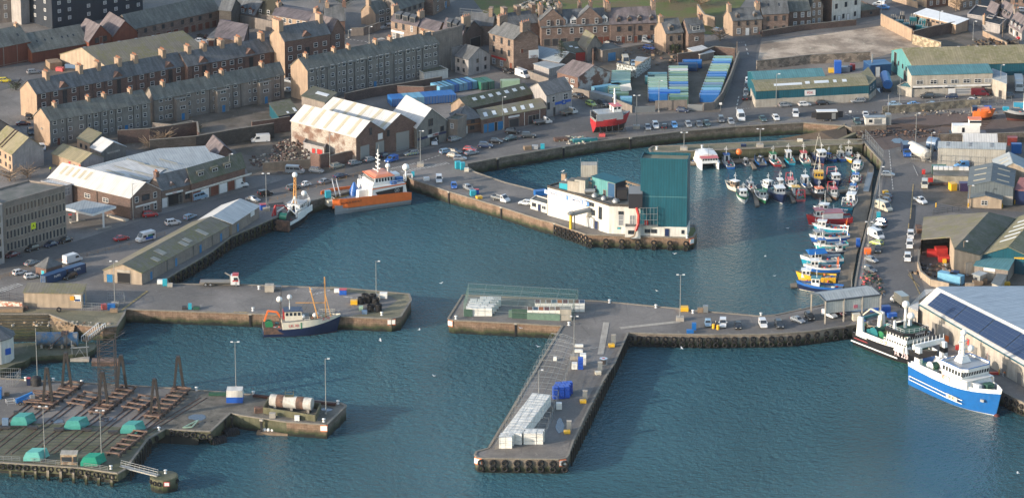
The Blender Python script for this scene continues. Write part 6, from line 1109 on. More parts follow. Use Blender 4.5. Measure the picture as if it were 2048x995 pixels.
def b7(t,x,z,l,w,h,m,roofm,wins=True,fr=.25,band=.45,y=0,name='wheelhouse'):
 b=MB();x0,x1=x-l/2,x+l/2;a=w/2
 b.add([(x0,y-a,z),(x1,y-a,z),(x1,y+a,z),(x0,y+a,z),(x0,y-a*.94,z+h),(x1-fr,y-a*.94,z+h),(x1-fr,y+a*.94,z+h),(x0,y+a*.94,z+h)],[(3,2,1,0),(4,5,6,7),(0,1,5,4),(1,2,6,5),(2,3,7,6),(3,0,4,7)])
 o=aB(name,b.mesh(name,[m]),t)
 if wins:
  g=MB();z0,z1=z+h*(1-band)-.02,z+h*.88
  def fx(zz):return x1-fr*(zz-z)/h+.03
  def yy(zz):return a*(1-.06*(zz-z)/h)+.02
  k=max(2,int(w/.8))
  for i in range(k):
   u0=-1+2*(i+.12)/k;u1=-1+2*(i+.88)/k;g.face([(fx(z0),y+yy(z0)*u0*.97,z0),(fx(z0),y+yy(z0)*u1*.97,z0),(fx(z1),y+yy(z1)*u1*.97,z1),(fx(z1),y+yy(z1)*u0*.97,z1)])
  k=max(1,int(l/1.0))
  for s in(-1,1):
   for i in range(k):
    u0=x0+(l-fr)*(i+.15)/k;u1=x0+(l-fr)*(i+.85)/k;q=[(u0,y+s*yy(z0),z0),(u1,y+s*yy(z0),z0),(u1,y+s*yy(z1),z1),(u0,y+s*yy(z1),z1)];g.face(q if s<0 else q[::-1])
  dd=[(x0-.02,y-.35,z+.1),(x0-.02,y+.35,z+.1),(x0-.02,y+.35,z+h*.85),(x0-.02,y-.35,z+h*.85)];g.face(dd[::-1])
  w_=aE('windows',g.mesh('windows',[aT]),o)
 r=MB();r.box((x-fr*.4,y,z+h),(l+.35,w+.25,.12));aE('roof',r.mesh('roof',[roofm]),o)
 return o
def bZ(t,x,z,h,m,arms=2,w=.09,y=0,dome=0,name='mast'):
 b=MB();b.tube((x,y,z),(x,y,z+h),w,w*.5,8)
 for i in range(arms):zz=z+h*(.55+.3*i/max(1,arms));b.bar((x,y-.6+.15*i,zz),(x,y+.6-.15*i,zz),.06);b.ball((x,y+.5-.15*i,zz+.1),.12,8)
 o=aB(name,b.mesh(name,[m]),t)
 if dome:d=MB();d.ball((x,y,z+h+dome*.6),dome,12);aE('radar_dome',d.mesh('radar_dome',[a4]),o)
 return o
def rails(t,pts,h=.9,m=None,name='railing'):
 b=MB();m=m or a6
 for p,q in zip(pts,pts[1:]):
  p,q=V(p),V(q);k=max(1,int((q-p).length/1.2))
  for zz in(h*.5,h):b.bar(p+V((0,0,zz)),q+V((0,0,zz)),.05)
  for i in range(k+1):s=p+(q-p)*i/k;b.bar(s,s+V((0,0,h)),.05)
 aB(name,b.mesh(name,[m]),t)
def cE(t,x,w,z,h,m,name='gantry',lean=.3):
 b=MB()
 for s in(-1,1):b.bar((x,s*w/2,z),(x-lean,s*w/2*.85,z+h),.16)
 b.bar((x-lean,-w*.43,z+h),(x-lean,w*.43,z+h),.18);b.bar((x-lean*.5,-w*.46,z+h*.5),(x-lean*.5,w*.46,z+h*.5),.08);aB(name,b.mesh(name,[m]),t)
def bX(t,seed,x0,x1,w,z,n=5):
 r=random.Random(seed);pal=[('buoy',BC['pink']),('buoy',BC['orange']),('fish_box',BC['bright']),('fish_box',BC['grey']),('creel',BC['teal']),('buoy',BC['red']),('fish_box',BC['cream']),('net_heap',BC['green'])]
 for i in range(n):
  nm,m=r.choice(pal);x=r.uniform(x0,x1);y=r.uniform(-w,w);b=MB()
  if nm=='buoy':b.ball((x,y,z+.35),r.uniform(.22,.34),8)
  elif nm=='net_heap':b.ball((x,y,z+.2),.6,8,sz=.5)
  else:b.box((x,y,z),(r.uniform(.6,1.0),r.uniform(.5,.8),r.uniform(.3,.7)),r.uniform(-.5,.5))
  aB(nm,b.mesh(nm,[m]),t)
def ci(t,L_,B,n,m,z=.7,side=(-1,1)):
 for s in side:
  for i in range(n):
   x=-L_*.3+L_*.55*i/max(1,n-1);b=MB();b.ball((x,s*(B/2+.12),z),.28,8,sz=1.3);a3(t,'fender',b,m)
BI=0
def av(label,bow,stern,B,hc,uc='white',wc='white',rc='white',wh=.2,fb=.9,rise=.9,g=5,whl=2.2,whh=2.0,mh=2.4,mc='white',gt=None,bt='anti',name='fishing_boat',cat='fishing boat',dc='deck',fe=None,extra=None,cover=None):
 global BI;BI+=1
 p=G(*bow,WZ);q=G(*stern,WZ);c=(p+q)/2;L_=(p-q).length;a=math.atan2(p.y-q.y,p.x-q.x)
 t=aa(name,label,cat,(c.x,c.y,WZ),a,'small boats at the pontoons');L_=min(max(L_,4),17)
 bU(t,L_,B,fb,rise,.45 if L_>6 else .25,[BC[bt],BC[hc],BC[uc],BC[uc],BC[dc]])
 zd=fb-.35;x=(wh-.5)*L_
 if whl:b7(t,x,zd,whl,B*.58,whh,BC[wc],BC[rc]);bZ(t,x-.3,zd+whh,mh,BC[mc])
 if L_>6:
  rails(t,[(L_*.22,-B*.42,fb+.2),(L_*.36,-B*.30,fb+rise*.4),(L_*.47,0,fb+rise*.85),(L_*.36,B*.30,fb+rise*.4),(L_*.22,B*.42,fb+.2)],.6)
 lo,hi=(-.42*L_,x-whl/2-.5)if wh>.5 else(x+whl/2+.4,.2*L_)
 if hi-lo<1:lo,hi=-.4*L_,-.1*L_
 bX(t,BI,lo,hi,B*.3,zd,g)
 if gt:cE(t,-L_*.42,B*.8,fb,2.4,BC[gt])
 if fe:ci(t,L_,B,3,BC[fe])
 b=MB();b.tube((hi-.4 if wh>.5 else lo+.4,-B*.36,zd),(hi-.4 if wh>.5 else lo+.4,-B*.36,zd+1.2),.12,n=6);b.bar((hi-.4 if wh>.5 else lo+.4,-B*.36,zd+1.1),(hi-.4 if wh>.5 else lo+.4,-B*.5,zd+1.3),.1);a3(t,'pot_hauler',b,a6)
 if extra:extra(t,L_,B,fb,zd)
 return t
av('small white open dinghy tied just right of the teal tower',(1386,330),(1381,322),1.9,'grey','white',whl=0,fb=.55,rise=.3,g=1,name='dinghy',cat='dinghy')
av('blue and white workboat with blue cabin roof next to the big catamaran',(1448,318),(1462,338),3.0,'blue','white','white','bright',wh=.72,g=7,whl=2.6)
av('grey inflatable boat with an orange buoy above it',(1480,319),(1497,332),2.0,'grey','grey','grey','grey',wh=.35,whl=.9,whh=1.1,mh=.8,fb=.6,rise=.4,g=2,name='inflatable_boat',cat='inflatable')
av('bright blue open boat with a dark engine box beside a pontoon finger',(1513,318),(1526,334),2.9,'navy','bright','grey','black',wh=.45,whl=1.2,whh=1.3,mh=.6,g=2)
av('small boat with red hull and white wheelhouse at the breakwater pontoon',(1541,318),(1556,333),2.9,'red','white','white','green',wh=.72,g=6)
av('bright blue boat with a tall rounded white cabin at the breakwater pontoon',(1573,316),(1584,330),2.7,'cyan','cyan','white','white',wh=.74,g=2,whh=2.3)
av('open boat with green stern and red wheelhouse roof at the breakwater pontoon',(1604,316),(1614,331),2.9,'teal','white','white','pink',wh=.75,g=5,mh=3)
def d6(t,L_,B,fb,zd):
 b=MB()
 for s in(-1,1):b.bar((-1,s*B*.35,zd),(-1,s*.3,zd+6),.12)
 b.bar((-1,-.5,zd+5.4),(-1,.5,zd+5.4),.12);b.bar((-1,0,zd+6),(-1,0,zd+7),.08);a3(t,'a_frame_mast',b,BC['cream'])
av('dark blue trawler with a tall cream A-frame mast facing the camera',(1648,330),(1629,311),4.0,'navy','navy','white','white',wh=.72,fb=1.5,rise=1.0,g=7,whl=2.8,whh=2.4,extra=d6,bt='orange')
av('little blue and white boat cluttered with gear beside the dark trawler',(1650,318),(1670,323),2.2,'blue','grey','white','blue',wh=.7,whl=1.2,whh=1.4,g=8)
av('blue-hulled cabin boat near the inner pontoon corner',(1677,312),(1687,323),2.6,'blue','white','white','cream',wh=.62,g=1,whh=1.5)
av('yellow-hulled boat with white cabin and twin lamp posts at the pontoon corner',(1703,328),(1694,306),3.3,'yellow','white','white','cream',wh=.3,g=7,whl=2.6,whh=2.3,extra=lambda t,L_,B,fb,zd:[bZ(t,-3.5,fb,3.0,BC['cream'],1,y=s)for s in(-1.2,1.2)])
av('grey boat piled with red gear behind the turquoise-bowed boat',(1706,336),(1722,330),3.0,'grey','grey','grey','grey',wh=.4,whl=1.4,whh=1.2,g=12)
av('white boat with a pale turquoise bow pointing at the camera',(1711,351),(1717,331),3.4,'turq','white','white','white',wh=.6,fb=1.1,g=3,mh=3.2,dc='deck')
av('dark teal boat with blue cabin top and red fenders',(1709,373),(1713,355),3.1,'teal','white','white','blue',wh=.5,g=4,fe='red')
av('boat with bright blue roof and red buoys above the white canopied boat',(1704,394),(1708,378),2.8,'pink','white','white','bright',wh=.5,g=8)
av('white open-sterned boat with a white canopy roof',(1706,399),(1694,420),4.2,'cyan','white','white','white',wh=.72,g=8,whl=2.8,fb=1.1,gt='white')
av('cream-hulled boat with a dark wheelhouse at the left end of the middle pontoon',(1453,374),(1484,384),3.2,'cream','cream','wood','white',wh=.48,g=4,fb=1.1,mh=2.6,extra=lambda t,L_,B,fb,zd:bZ(t,L_*.36,fb,3.4,BC['rust'],1))
av('white boat with a green band and round wheelhouse, bow to the camera',(1490,408),(1481,385),3.4,'white','green','white','white',wh=.58,g=4,fb=1.2,mh=2.2,bt='white')
av('small white and navy open boat left of the green boats',(1494,372),(1508,384),2.4,'navy','white','white','grey',wh=.5,whl=1.3,whh=1.5,g=2)
av('green-hulled boat with a green wheelhouse, bow to the camera',(1531,409),(1517,386),3.3,'green','white','white','green',wh=.6,g=9,fb=1.1,mh=3)
av('white and green boat with big orange buoys behind the green-hulled boat',(1524,374),(1546,381),2.8,'green','white','white','white',wh=.5,g=8)
av('navy trawler with white wheelhouse and lettered bow facing the camera',(1566,408),(1547,385),4.6,'navy','navy','white','white',wh=.62,g=6,fb=1.9,rise=1.1,whl=3,whh=2.3,mh=3.5,bt='white')
av('small white wheelhouse boat behind the navy trawler',(1563,380),(1556,369),2.6,'navy','white','white','white',wh=.55,g=2)
av('small boat with a red roof and red gantry on the middle pontoon',(1584,382),(1578,366),2.7,'teal','white','white','pink',wh=.5,g=6,gt='red')
av('red-hulled boat with yellow wheelhouse roof and red gear at its stern',(1587,384),(1602,403),3.4,'pink','rust','white','yellow',wh=.72,g=10,gt='red')
av('white boat with a brown wheelhouse door on the middle pontoon',(1604,363),(1618,380),2.8,'navy','white','white','white',wh=.6,g=3,whh=2.2)
def cT(t,L_,B,fb,zd):
 b=MB()
 for y,x in((-1.2,-3),(1.2,-3),(.5,-1)):b.bar((x,y,zd),(x+2.5,y*.3,zd+6),.13)
 b.bar((-3,-1.2,zd+3),(-3,1.2,zd+3),.12);a3(t,'derrick',b,BC['cream'])
av('navy trawler with a yellow wheelhouse and tilted cream derricks',(1640,377),(1631,348),4.4,'navy','navy','yellow','yellow',wh=.66,g=9,fb=1.6,rise=1.2,whl=2.6,whh=2.4,extra=cT)
av('dark boat with white wheelhouse and red buoys right of the yellow wheelhouse trawler',(1677,374),(1662,357),3.8,'navy','navy','white','white',wh=.62,g=6,fb=1.3,whl=2.4,gt='pink')
av('black boat with a pinkish wheelhouse roof below the middle walkway',(1645,400),(1627,385),3.6,'black','black','white','orange',wh=.62,g=4,fb=1.2)
av('small brown and red boat with a white cabin at a short pontoon finger',(1673,402),(1662,384),3.0,'rust','grey','white','pink',wh=.5,g=6,gt='red')
av('white boat with turquoise bow and pink-topped mast, top of the east row',(1631,426),(1694,431),3.8,'turq','white','white','white',wh=.74,g=5,fb=1.3,whl=2.6,mh=4)
av('low turquoise boat with red gear between two larger boats in the east row',(1648,436),(1704,440),2.8,'teal','teal','white','white',wh=.7,g=9,whl=1.2,whh=1.4)
def d0(t,L_,B,fb,zd):
 aO(t,'shelter',(-.6,0,zd),(5.6,B*.75,2.1),BC['white']);aO(t,'shelter_roof',(-.3,0,zd+2.1),(6.6,B*.8,.14),BC['pink']);b=MB();b.ball((L_*.44,-B*.2,1.2),.4,8);a3(t,'buoy',b,BC['pink'])
av('red-hulled trawler with long white shelter and dark red roof in the east row',(1616,450),(1702,446),5.0,'red','red','white','pink',wh=.76,g=7,fb=2.0,rise=1.3,whl=2.6,whh=2.9,mh=3.5,extra=d0,bt='white')
av('white-decked teal boat with a white bow below the red trawler',(1628,460),(1697,464),3.8,'cyan','white','white','white',wh=.78,g=9,fb=1.3,whl=2.4,gt='orange')
av('royal blue boat with white bow and pale blue canopy in the east row',(1622,484),(1696,478),4.4,'blue','white','white','grey',wh=.8,g=10,fb=1.5,rise=1.0,whl=2.6,gt='white')
av('turquoise-bowed boat with red gear below the royal blue boat',(1631,499),(1694,494),3.4,'turq','white','white','blue',wh=.82,g=11,fb=1.3,whl=1.8)
av('small navy boat with white square cabin near the bright blue canopy',(1648,508),(1690,505),2.8,'navy','grey','white','grey',wh=.3,g=4,whl=1.6)
def cm(t,L_,B,fb,zd):
 b=MB();b.add([(-1.0,-B*.46,zd+2.4),(4.2,-B*.46,zd+2.2),(4.2,B*.46,zd+2.2),(-1.0,B*.46,zd+2.4),(-.6,0,zd+3.2),(3.8,0,zd+3.1)],[(0,1,5,4),(1,2,5),(2,3,4,5),(3,0,4)]);a3(t,'canopy',b,BC['bright']);rails(t,[(-L_*.45,-B*.42,fb),(0,-B*.45,fb)],1.0)
av('large turquoise-blue boat under a bright blue canopy',(1604,531),(1684,527),5.2,'cyan','white','white','white',wh=.68,g=4,fb=1.9,rise=1.3,whl=3,whh=2.1,extra=cm,bt='white')
av('white wheelhouse boat with blue sides and orange lifebuoys in the east row',(1611,542),(1680,542),3.8,'blue','white','white','white',wh=.76,g=6,fb=1.3,whl=2.2,whh=2.3,gt='orange')
av('yellow-hulled boat with a white wheelhouse and tall white stack',(1596,560),(1672,563),4.0,'yellow','yellow','white','white',wh=.8,g=6,fb=1.5,rise=1.1,whl=2.4,fe='pink')
av('navy blue boat with white wheelhouse at the lower end of the pontoon',(1597,578),(1686,584),3.9,'navy','blue','white','teal',wh=.62,g=5,fb=1.5,rise=1.0,whl=2.4,whh=2.5,bt='cream')
p=G(1421,340,WZ);q=G(1407,322,WZ);c=(p+q)/2;a=math.atan2(p.y-q.y,p.x-q.x);L_=(p-q).length
t=aa('catamaran','white twin-hulled catamaran with a white tent and red-trimmed bridge','catamaran',(c.x,c.y,WZ),a,'small boats at the pontoons');t.scale=(1,.93,.8)
for s in(-1,1):
 b=MB();secs=[]
 for i in range(9):f=i/8;w=.95*max(.08,1-max(0,(f-.6)/.4)**2);secs.append([(-L_/2+L_*f,s*2.7-w*.6,-.4),(-L_/2+L_*f,s*2.7+w*.6,-.4),(-L_/2+L_*f,s*2.7+w,2.0+.5*f),(-L_/2+L_*f,s*2.7-w,2.0+.5*f)])
 b.loft(secs,smooth=False);a3(t,'hull',b,BC['white'])
aO(t,'deck',(-1,0,1.9),(L_*.85,7.0,.35),BC['white']);b7(t,L_*.28,2.3,2.6,5.4,1.9,BC['white'],BC['pink']);bZ(t,L_*.2,4.3,4.5,a6,2)
b=MB();b.add([(-L_*.5,-3.3,2.2),(1.5,-3.3,2.2),(1.5,3.3,2.2),(-L_*.5,3.3,2.2),(-L_*.5,-3.0,4.6),(1.5,-3.0,4.6),(1.5,3.0,4.6),(-L_*.5,3.0,4.6),(-L_*.5,0,5.0),(1.5,0,5.0)],[(0,1,5,4),(1,2,6,9,5),(2,3,7,6),(3,0,4,8,7),(4,5,9,8),(8,9,6,7)]);a3(t,'tent',b,am('white_tarpaulin',(.72,.72,.70),(.62,.62,.60)));bX(t,99,L_*.1,L_*.2,2.4,2.3,5)
def bW(name,label,cat,bow,stern,z=WZ):
 p=G(*bow,z);q=G(*stern,z);c=(p+q)/2;return aa(name,label,cat,(c.x,c.y,z),math.atan2(p.y-q.y,p.x-q.x)),(p-q).length
def bL(t,x,y,z,r,w,m,fl,name='net_drum'):
 b=MB();b.tube((x,y-w/2,z),(x,y+w/2,z),r*.85,n=14)
 for s in(-1,1):b.tube((x,y+s*w/2-.08,z),(x,y+s*w/2+.08,z),r*1.15,n=14,mi=1)
 aB(name,b.mesh(name,[m,fl]),t)
def bs(t,x,y,z,s=-1):
 b=MB();b.torus((x,y,z),.35,.09,(0,1,0));a3(t,'lifebuoy',b,BC['orange'])
bJ=am('green_net',(.03,.10,.06),(.02,.06,.04),'plain',3,amt=1.5,fine=.4);cH=am('yellow_green_net',(.16,.17,.05),(.09,.11,.04),'plain',3,amt=1.5,fine=.4)
t,L_=bW('trawler','black and white trawler lettered FR 220 moored at the fish market quay','trawler',(1868,739),(1727,684));B=8.6
bU(t,L_,B,3.3,2.2,1.0,[BC['green'],BC['black'],BC['black'],BC['white'],BC['gdeck']],stern=.9,rake=1.6,n=22)
b=MB()
for s in(-1,):
 for i in range(14):x0=-L_*.5+L_*.66*i/14;x1=-L_*.5+L_*.66*(i+1)/14;b.bar((x0,s*(B/2+.05),1.5),(x1,s*(B/2+.05),1.5),.12,.3)
a3(t,'rubbing_strake',b,BC['white'])
b=MB();b.box((-L_*.08,-B/2+.3,3.2),(L_*.62,.25,1.6));b.box((-L_*.08,B/2-.3,3.2),(L_*.62,.25,1.6));a3(t,'bulwark',b,BC['white'])
for s in(-1,1):
 b=MB();b.box((-L_*.40,s*(B/2-.7),3.2),(2.4,.9,5.2),0,0,.7);a3(t,'gallows_leg',b,BC['white'])
b=MB();b.bar((-L_*.40,-B/2+.6,8.0),(-L_*.40,B/2-.6,8.0),.6);a3(t,'gallows_beam',b,BC['teal'])
b=MB();b.bar((-L_*.33,2,4),(-L_*.33,2,8.5),.5);b.bar((-L_*.33,2,8.5),(-L_*.43,.5,9.6),.4);b.bar((-L_*.43,.5,9.6),(-L_*.50,-.5,7.6),.3);a3(t,'deck_crane',b,BC['cream'])
bL(t,-L_*.26,0,4.6,1.5,5,bJ,BC['teal']);bL(t,-L_*.17,0,4.4,1.3,4.2,cH,BC['green']);bL(t,-L_*.33,-1,4.2,1.1,3,bJ,BC['teal'])
aO(t,'hatch',(-L_*.06,-1.2,3.2),(2.6,2.6,1.0),cH)
b7(t,L_*.10,3.2,9,B*.86,2.4,BC['white'],BC['gdeck'],band=.3,fr=.6,name='superstructure');w_=b7(t,L_*.12,5.6,7.2,B*.92,2.3,BC['white'],BC['gdeck'],fr=-.5)
b=MB();q=[(L_*.12-3.9,-4.2),(L_*.12+3.0,-4.3),(L_*.12+4.4,-2.4),(L_*.12+4.4,2.4),(L_*.12+3.0,4.3),(L_*.12-3.9,4.2)]
for i in range(6):p0,p1=q[i],q[(i+1)%6];b.bar((p0[0],p0[1],8.2),(p1[0],p1[1],8.2),.2,1.0)
a3(t,'bridge_visor',b,BC['black']);bi('FAITHLIE',.8,BC['white'],t,(L_*.12+4.55,0,8.2),(0,1,0),local=True)
b=MB();b.box((L_*.12+4.6,0,6.1),(.08,4.6,.9));rails(t,[(L_*.12-3.6,-4,8.6),(L_*.12+3,-4.1,8.6),(L_*.12+4.2,0,8.6),(L_*.12+3,4.1,8.6)],1.0,BC['white'])
bi('FAITHLIE',.9,BC['black'],t,(L_*.10+4.35,-.3,4.6),(0,1,0),local=True)
b=MB();b.tube((L_*.06,.5,8),(L_*.06,.5,13.5),.45,.3);b.bar((L_*.06,-1,10),(L_*.06,2,10),.2);a3(t,'mast',b,BC['white'])
for x,y,z,r in((L_*.06,.5,14.2,1.0),(L_*.10,1.4,11.2,1.0)):b=MB();b.ball((x,y,z),r,12);a3(t,'radar_dome',b,BC['white'])
for y in(-2.6,2.6):b=MB();b.box((L_*.04,y,8),(.8,.8,2.4),0,0,.6);b.bar((L_*.04,y,10),(L_*.09,y*.7,10.4),.2);a3(t,'searchlight',b,BC['white'])
aO(t,'rescue_boat',(L_*.27,1.5,4.6),(4,1.6,1.1),BC['grey']);aO(t,'windlass',(L_*.34,0,4.6),(1.6,2.2,1),BC['gdeck'])
bi('FR 220',1.6,a8('lettering_pink_white',(.8,.62,.62)),t,(L_*.20,-B/2+.28,2.55),(1,.055,0),local=True);bi("FAITHLIE FRASERBURGH",.45,BC['pink'],t,(-L_*.36,-B/2-.08,2.5),(1,0,0),local=True)
for x in(-6,-4.4):bs(t,x+4,-B/2+.1,4.3)
t,L_=bW('trawler','blue and white trawler lettered BF 83 with raked bow at the fish market quay','trawler',(1995,832),(1842,763));B=9.6
bU(t,L_,B,5.4,1.9,1.2,[BC['white'],BC['bright'],BC['white'],BC['white'],BC['grey']],stern=.92,rake=2.0,n=24,full=2.6,band=.84)
b=MB()
for s in(-1,):
 for z in(2.9,2.0):
  for i in range(14):x0=-L_*.46+L_*.68*i/14;x1=-L_*.46+L_*.68*(i+1)/14;b.bar((x0,s*(B/2*(1 if x0<0 else 1-.07*(x0/(L_*.2))**2)+.04),z-.03*i),(x1,s*(B/2*(1 if x1<0 else 1-.07*(x1/(L_*.2))**2)+.04),z-.03*(i+1)),.1,.18)
 b.bar((-L_*.46,s*(B/2+.04),2.9),(-L_*.46,s*(B/2+.04),2.0),.1,.2)
a3(t,'painted_stripe',b,BC['white'])
b=MB();b.box((L_*.10,-B/2-.02,1.7),(4.2,.12,1.1));a3(t,'name_panel',b,BC['cream']);bi('BF 83',.95,BC['black'],t,(L_*.10,-B/2-.10,2.25),(1,0,0),local=True);bi('BF 83',1.1,BC['black'],t,(L_*.22,-B*.40,5.9),(1,.22,0),local=True);bi('BF 83',.8,BC['cream'],t,(-L_*.42,-B/2+.05,5.9),(1,0,0),local=True)
b=MB()
for s in(-1,1):b.box((-L_*.20,s*(B/2-.25),5.3),(L_*.5,.3,1.6));b.box((L_*.16,s*(B/2-.6),5.6),(L_*.22,.3,1.8))
a3(t,'bulwark',b,BC['white'])
for s in(-1,1):
 b=MB();b.box((-L_*.38,s*(B/2-.8),5.4),(2.2,1.2,5.6),0,0,.72);a3(t,'gallows_leg',b,BC['white']);aO(t,'exhaust_band',(-L_*.38,s*(B/2-.8),8.3),(1.95,1.1,1.3),BC['black'])
b=MB();b.bar((-L_*.42,-B/2,10.8),(-L_*.42,B/2,10.8),.8,1.2)
for i in range(9):b.bar((-L_*.42,-B/2+i*B/8,11.2),(-L_*.42,-B/2+i*B/8,12.6),.12)
a3(t,'gallows_beam',b,BC['white']);rails(t,[(-L_*.36,-B*.46,6.9),(-L_*.12,-B*.46,6.9)],1.2,BC['green'])
bL(t,-L_*.18,1.0,7.2,1.7,3.4,bJ,BC['white']);bL(t,-L_*.27,-1.8,6.6,1.2,2.2,BC['gdeck'],BC['white']);bL(t,-L_*.31,1.6,6.6,1.3,2.4,BC['grey'],BC['white'])
aO(t,'winch',(-L_*.24,.5,5.4),(2.6,2.0,1.6),BC['gdeck']);aO(t,'net_heap',(-L_*.09,-1.6,5.8),(2.2,2.2,1.8),a8('orange_brown_net',(.40,.18,.06)),0,.6);aO(t,'deck_house',(-L_*.10,2.2,5.2),(5,3,2.2),BC['white'])
b7(t,L_*.10,5.6,10.5,B*.84,2.0,BC['white'],BC['white'],wins=False,fr=1.2,name='superstructure');b7(t,L_*.07,7.6,7.6,B*.9,2.4,BC['white'],BC['grey'],fr=-.6,band=.7)
b=MB();q=[(L_*.07-4.0,-4.5),(L_*.07+3.6,-4.7),(L_*.07+4.9,-3.2),(L_*.07+4.9,3.2),(L_*.07+3.6,4.7),(L_*.07-4.0,4.5)]
for i in range(6):p0,p1=q[i],q[(i+1)%6];b.bar((p0[0],p0[1],10.1),(p1[0],p1[1],10.1),.2,.9,0);b.bar((p0[0],p0[1],10.6),(p1[0],p1[1],10.6),.24,.14,1)
a3(t,'bridge_visor',b,[BC['white'],BC['bright']])
b=MB();b.box((L_*.03,0,10.2),(3.0,3.0,1.6),0,0,.6);b.tube((L_*.03,0,11),(L_*.03,0,17),.6,.35);b.bar((L_*.03,-1.4,15.4),(L_*.03,1.4,15.4),.25);b.bar((L_*.03,-1.1,13.2),(L_*.03,1.8,13.2),.22);a3(t,'mast',b,BC['white'])
for x,y,z,r in((L_*.03,0,17.6,.8),(L_*.05,1.9,13.4,.9)):b=MB();b.ball((x,y,z),r,12);a3(t,'radar_dome',b,BC['white'])
b=MB();b.bar((-L_*.05,1,8),(-L_*.05,1,12),.5);b.bar((-L_*.05,1,12),(-L_*.02,.4,16),.4);b.bar((-L_*.02,.4,16),(L_*.02,0,16.6),.3);a3(t,'deck_crane',b,BC['white'])
aO(t,'funnel_deck_box',(-L_*.04,-3.2,7.6),(1.6,1.8,1.2),BC['blue']);aO(t,'foredeck_hatch',(L_*.27,.2,5.7),(3.4,4.0,.8),BC['grey']);aO(t,'anchor_windlass',(L_*.34,.8,5.9),(1.8,2.2,1.1),BC['gdeck']);aO(t,'foredeck_locker',(L_*.30,-2.0,5.8),(2.8,1.0,1.3),BC['white'])
b=MB();b.ball((L_*.49,0,.0),.75,10,sz=.8);a3(t,'bulbous_bow',b,BC['anti']);aO(t,'anchor',(L_*.40,-B*.26,3.4),(1.0,.5,.6),BC['grey'],.4)
bs(t,-L_*.02,-B/2-.02,6.6)
t,L_=bW('trawler','rust-streaked blue trawler lettered LK.70 with orange crane beside the middle pier','trawler',(676,662),(526,668));B=6.4
hl=bU(t,L_,B,2.1,2.4,.8,[BC['anti'],BC['navy'],BC['navy'],BC['white'],BC['deck']],stern=.85,rake=1.2,n=20)
b=MB();b.box((-L_*.35,0,.9),(L_*.29,B*.93,1.5));a3(t,'rusty_stern_plating',b,aN)
b=MB()
def zs(f):return 2.1*(1+.14*(1-f)**2)+2.4*f**2.6
for i in range(14):
 f0=.25+.74*i/14;f1=.25+.74*(i+1)/14;ww=lambda f:B/2*max(.03,(1-max(0,(f-.48)/.52)**2.2))
 X=lambda f,k:-L_/2+L_*f+1.2*(k-.3)*f**5
 h0=1.9 if f0<.6 else max(.5,1.9-3.4*(f0-.6));h1=1.9 if f1<.6 else max(.5,1.9-3.4*(f1-.6))
 for s in(-1,1):q=[(X(f0,1),s*(ww(f0)+.02),zs(f0)-.2),(X(f1,1),s*(ww(f1)+.02),zs(f1)-.2),(X(f1,1.1),s*(ww(f1)+.02),zs(f1)-.2+h1),(X(f0,1.1),s*(ww(f0)+.02),zs(f0)-.2+h0)];b.face(q if s<0 else q[::-1])
 if f0<.62:b.face([(X(f0,1),-ww(f0),zs(f0)+h0-.25),(X(f1,1),-ww(f1),zs(f1)+h1-.25),(X(f1,1),ww(f1),zs(f1)+h1-.25),(X(f0,1),ww(f0),zs(f0)+h0-.25)],1)
b.face([(-L_*.25,-B/2,1.9),(-L_*.25,-B/2,3.9),(-L_*.25,B/2,3.9),(-L_*.25,B/2,1.9)])
a3(t,'shelter_deck',b,[BC['cream'],BC['deck']])
bi('LK.70',1.05,BC['pink'],t,(-L_*.10,-B/2-.10,3.1),(1,0,0),local=True);bi('LK.70',1.0,BC['pink'],t,(L_*.325,-B*.33-.05,4.3),(1,.20,.12),local=True)
b7(t,-L_*.09,4.0,4.6,3.6,2.5,BC['cream'],BC['navy'],fr=.4);aO(t,'red_funnel',(-L_*.20,.4,4.0),(1.2,1.2,2.6),BC['red'])
bZ(t,-L_*.14,6.5,3.0,BC['white'],1,.16,dome=.7)
b=MB()
for s in(-1,1):b.bar((-L_*.27,s*1.0,3.2),(-L_*.25,s*.4,11.5),.2)
for z in(5,7,8.5):b.bar((-L_*.27,-.8,z),(-L_*.27,.8,z),.12)
b.bar((-L_*.25,0,11),(-L_*.25,0,13.4),.12);a3(t,'stern_mast',b,a5);b=MB();b.ball((-L_*.275,-.6,9.6),.8,12);a3(t,'radar_dome',b,BC['white'])
b=MB();b.bar((-L_*.26,0,4.4),(-L_*.31,0,6.0),.5);b.bar((-L_*.31,0,6.0),(-L_*.43,0,6.4),.45);b.bar((-L_*.43,0,6.4),(-L_*.48,0,3.6),.38);a3(t,'deck_crane',b,BC['orange'])
ym=a8('rusty_yellow_mast',(.52,.27,.09));b=MB();b.bar((L_*.34,0,4),(L_*.33,0,15),.32)
for s in(-1,1):b.bar((L_*.41,s*1.2,4.2),(L_*.33,0,11),.16)
b.bar((L_*.33,0,8),(-L_*.06,0,8.3),.22);b.bar((L_*.23,-1,4.2),(L_*.13,-.5,12.5),.28);a3(t,'foremast',b,ym)
b=MB()
for f in(.3,.0,-.1):b.bar((L_*.33,0,14),(L_*f,-1.5,5),.04)
a3(t,'rigging',b,a5);rails(t,[(L_*.05,-B*.46,4.2),(L_*.25,-B*.42,4.2),(L_*.46,-.5,5.2),(L_*.25,B*.42,4.2)],1.1,BC['cream'])
for x,y in((L_*.19,-.6),(L_*.22,.3),(L_*.03,-1.2)):b=MB();b.ball((x,y,4.9),.62,10);a3(t,'white_buoy',b,BC['white'])
bL(t,-L_*.42,-.6,3.0,.9,1.6,bJ,BC['green']);bX(t,5,-L_*.38,-L_*.28,2.0,2.0,7);bX(t,6,L_*.02,L_*.3,1.8,3.9,5);aO(t,'green_stripe',(0,-B/2-.04,2.2),(.25,.1,1.7),BC['green'])
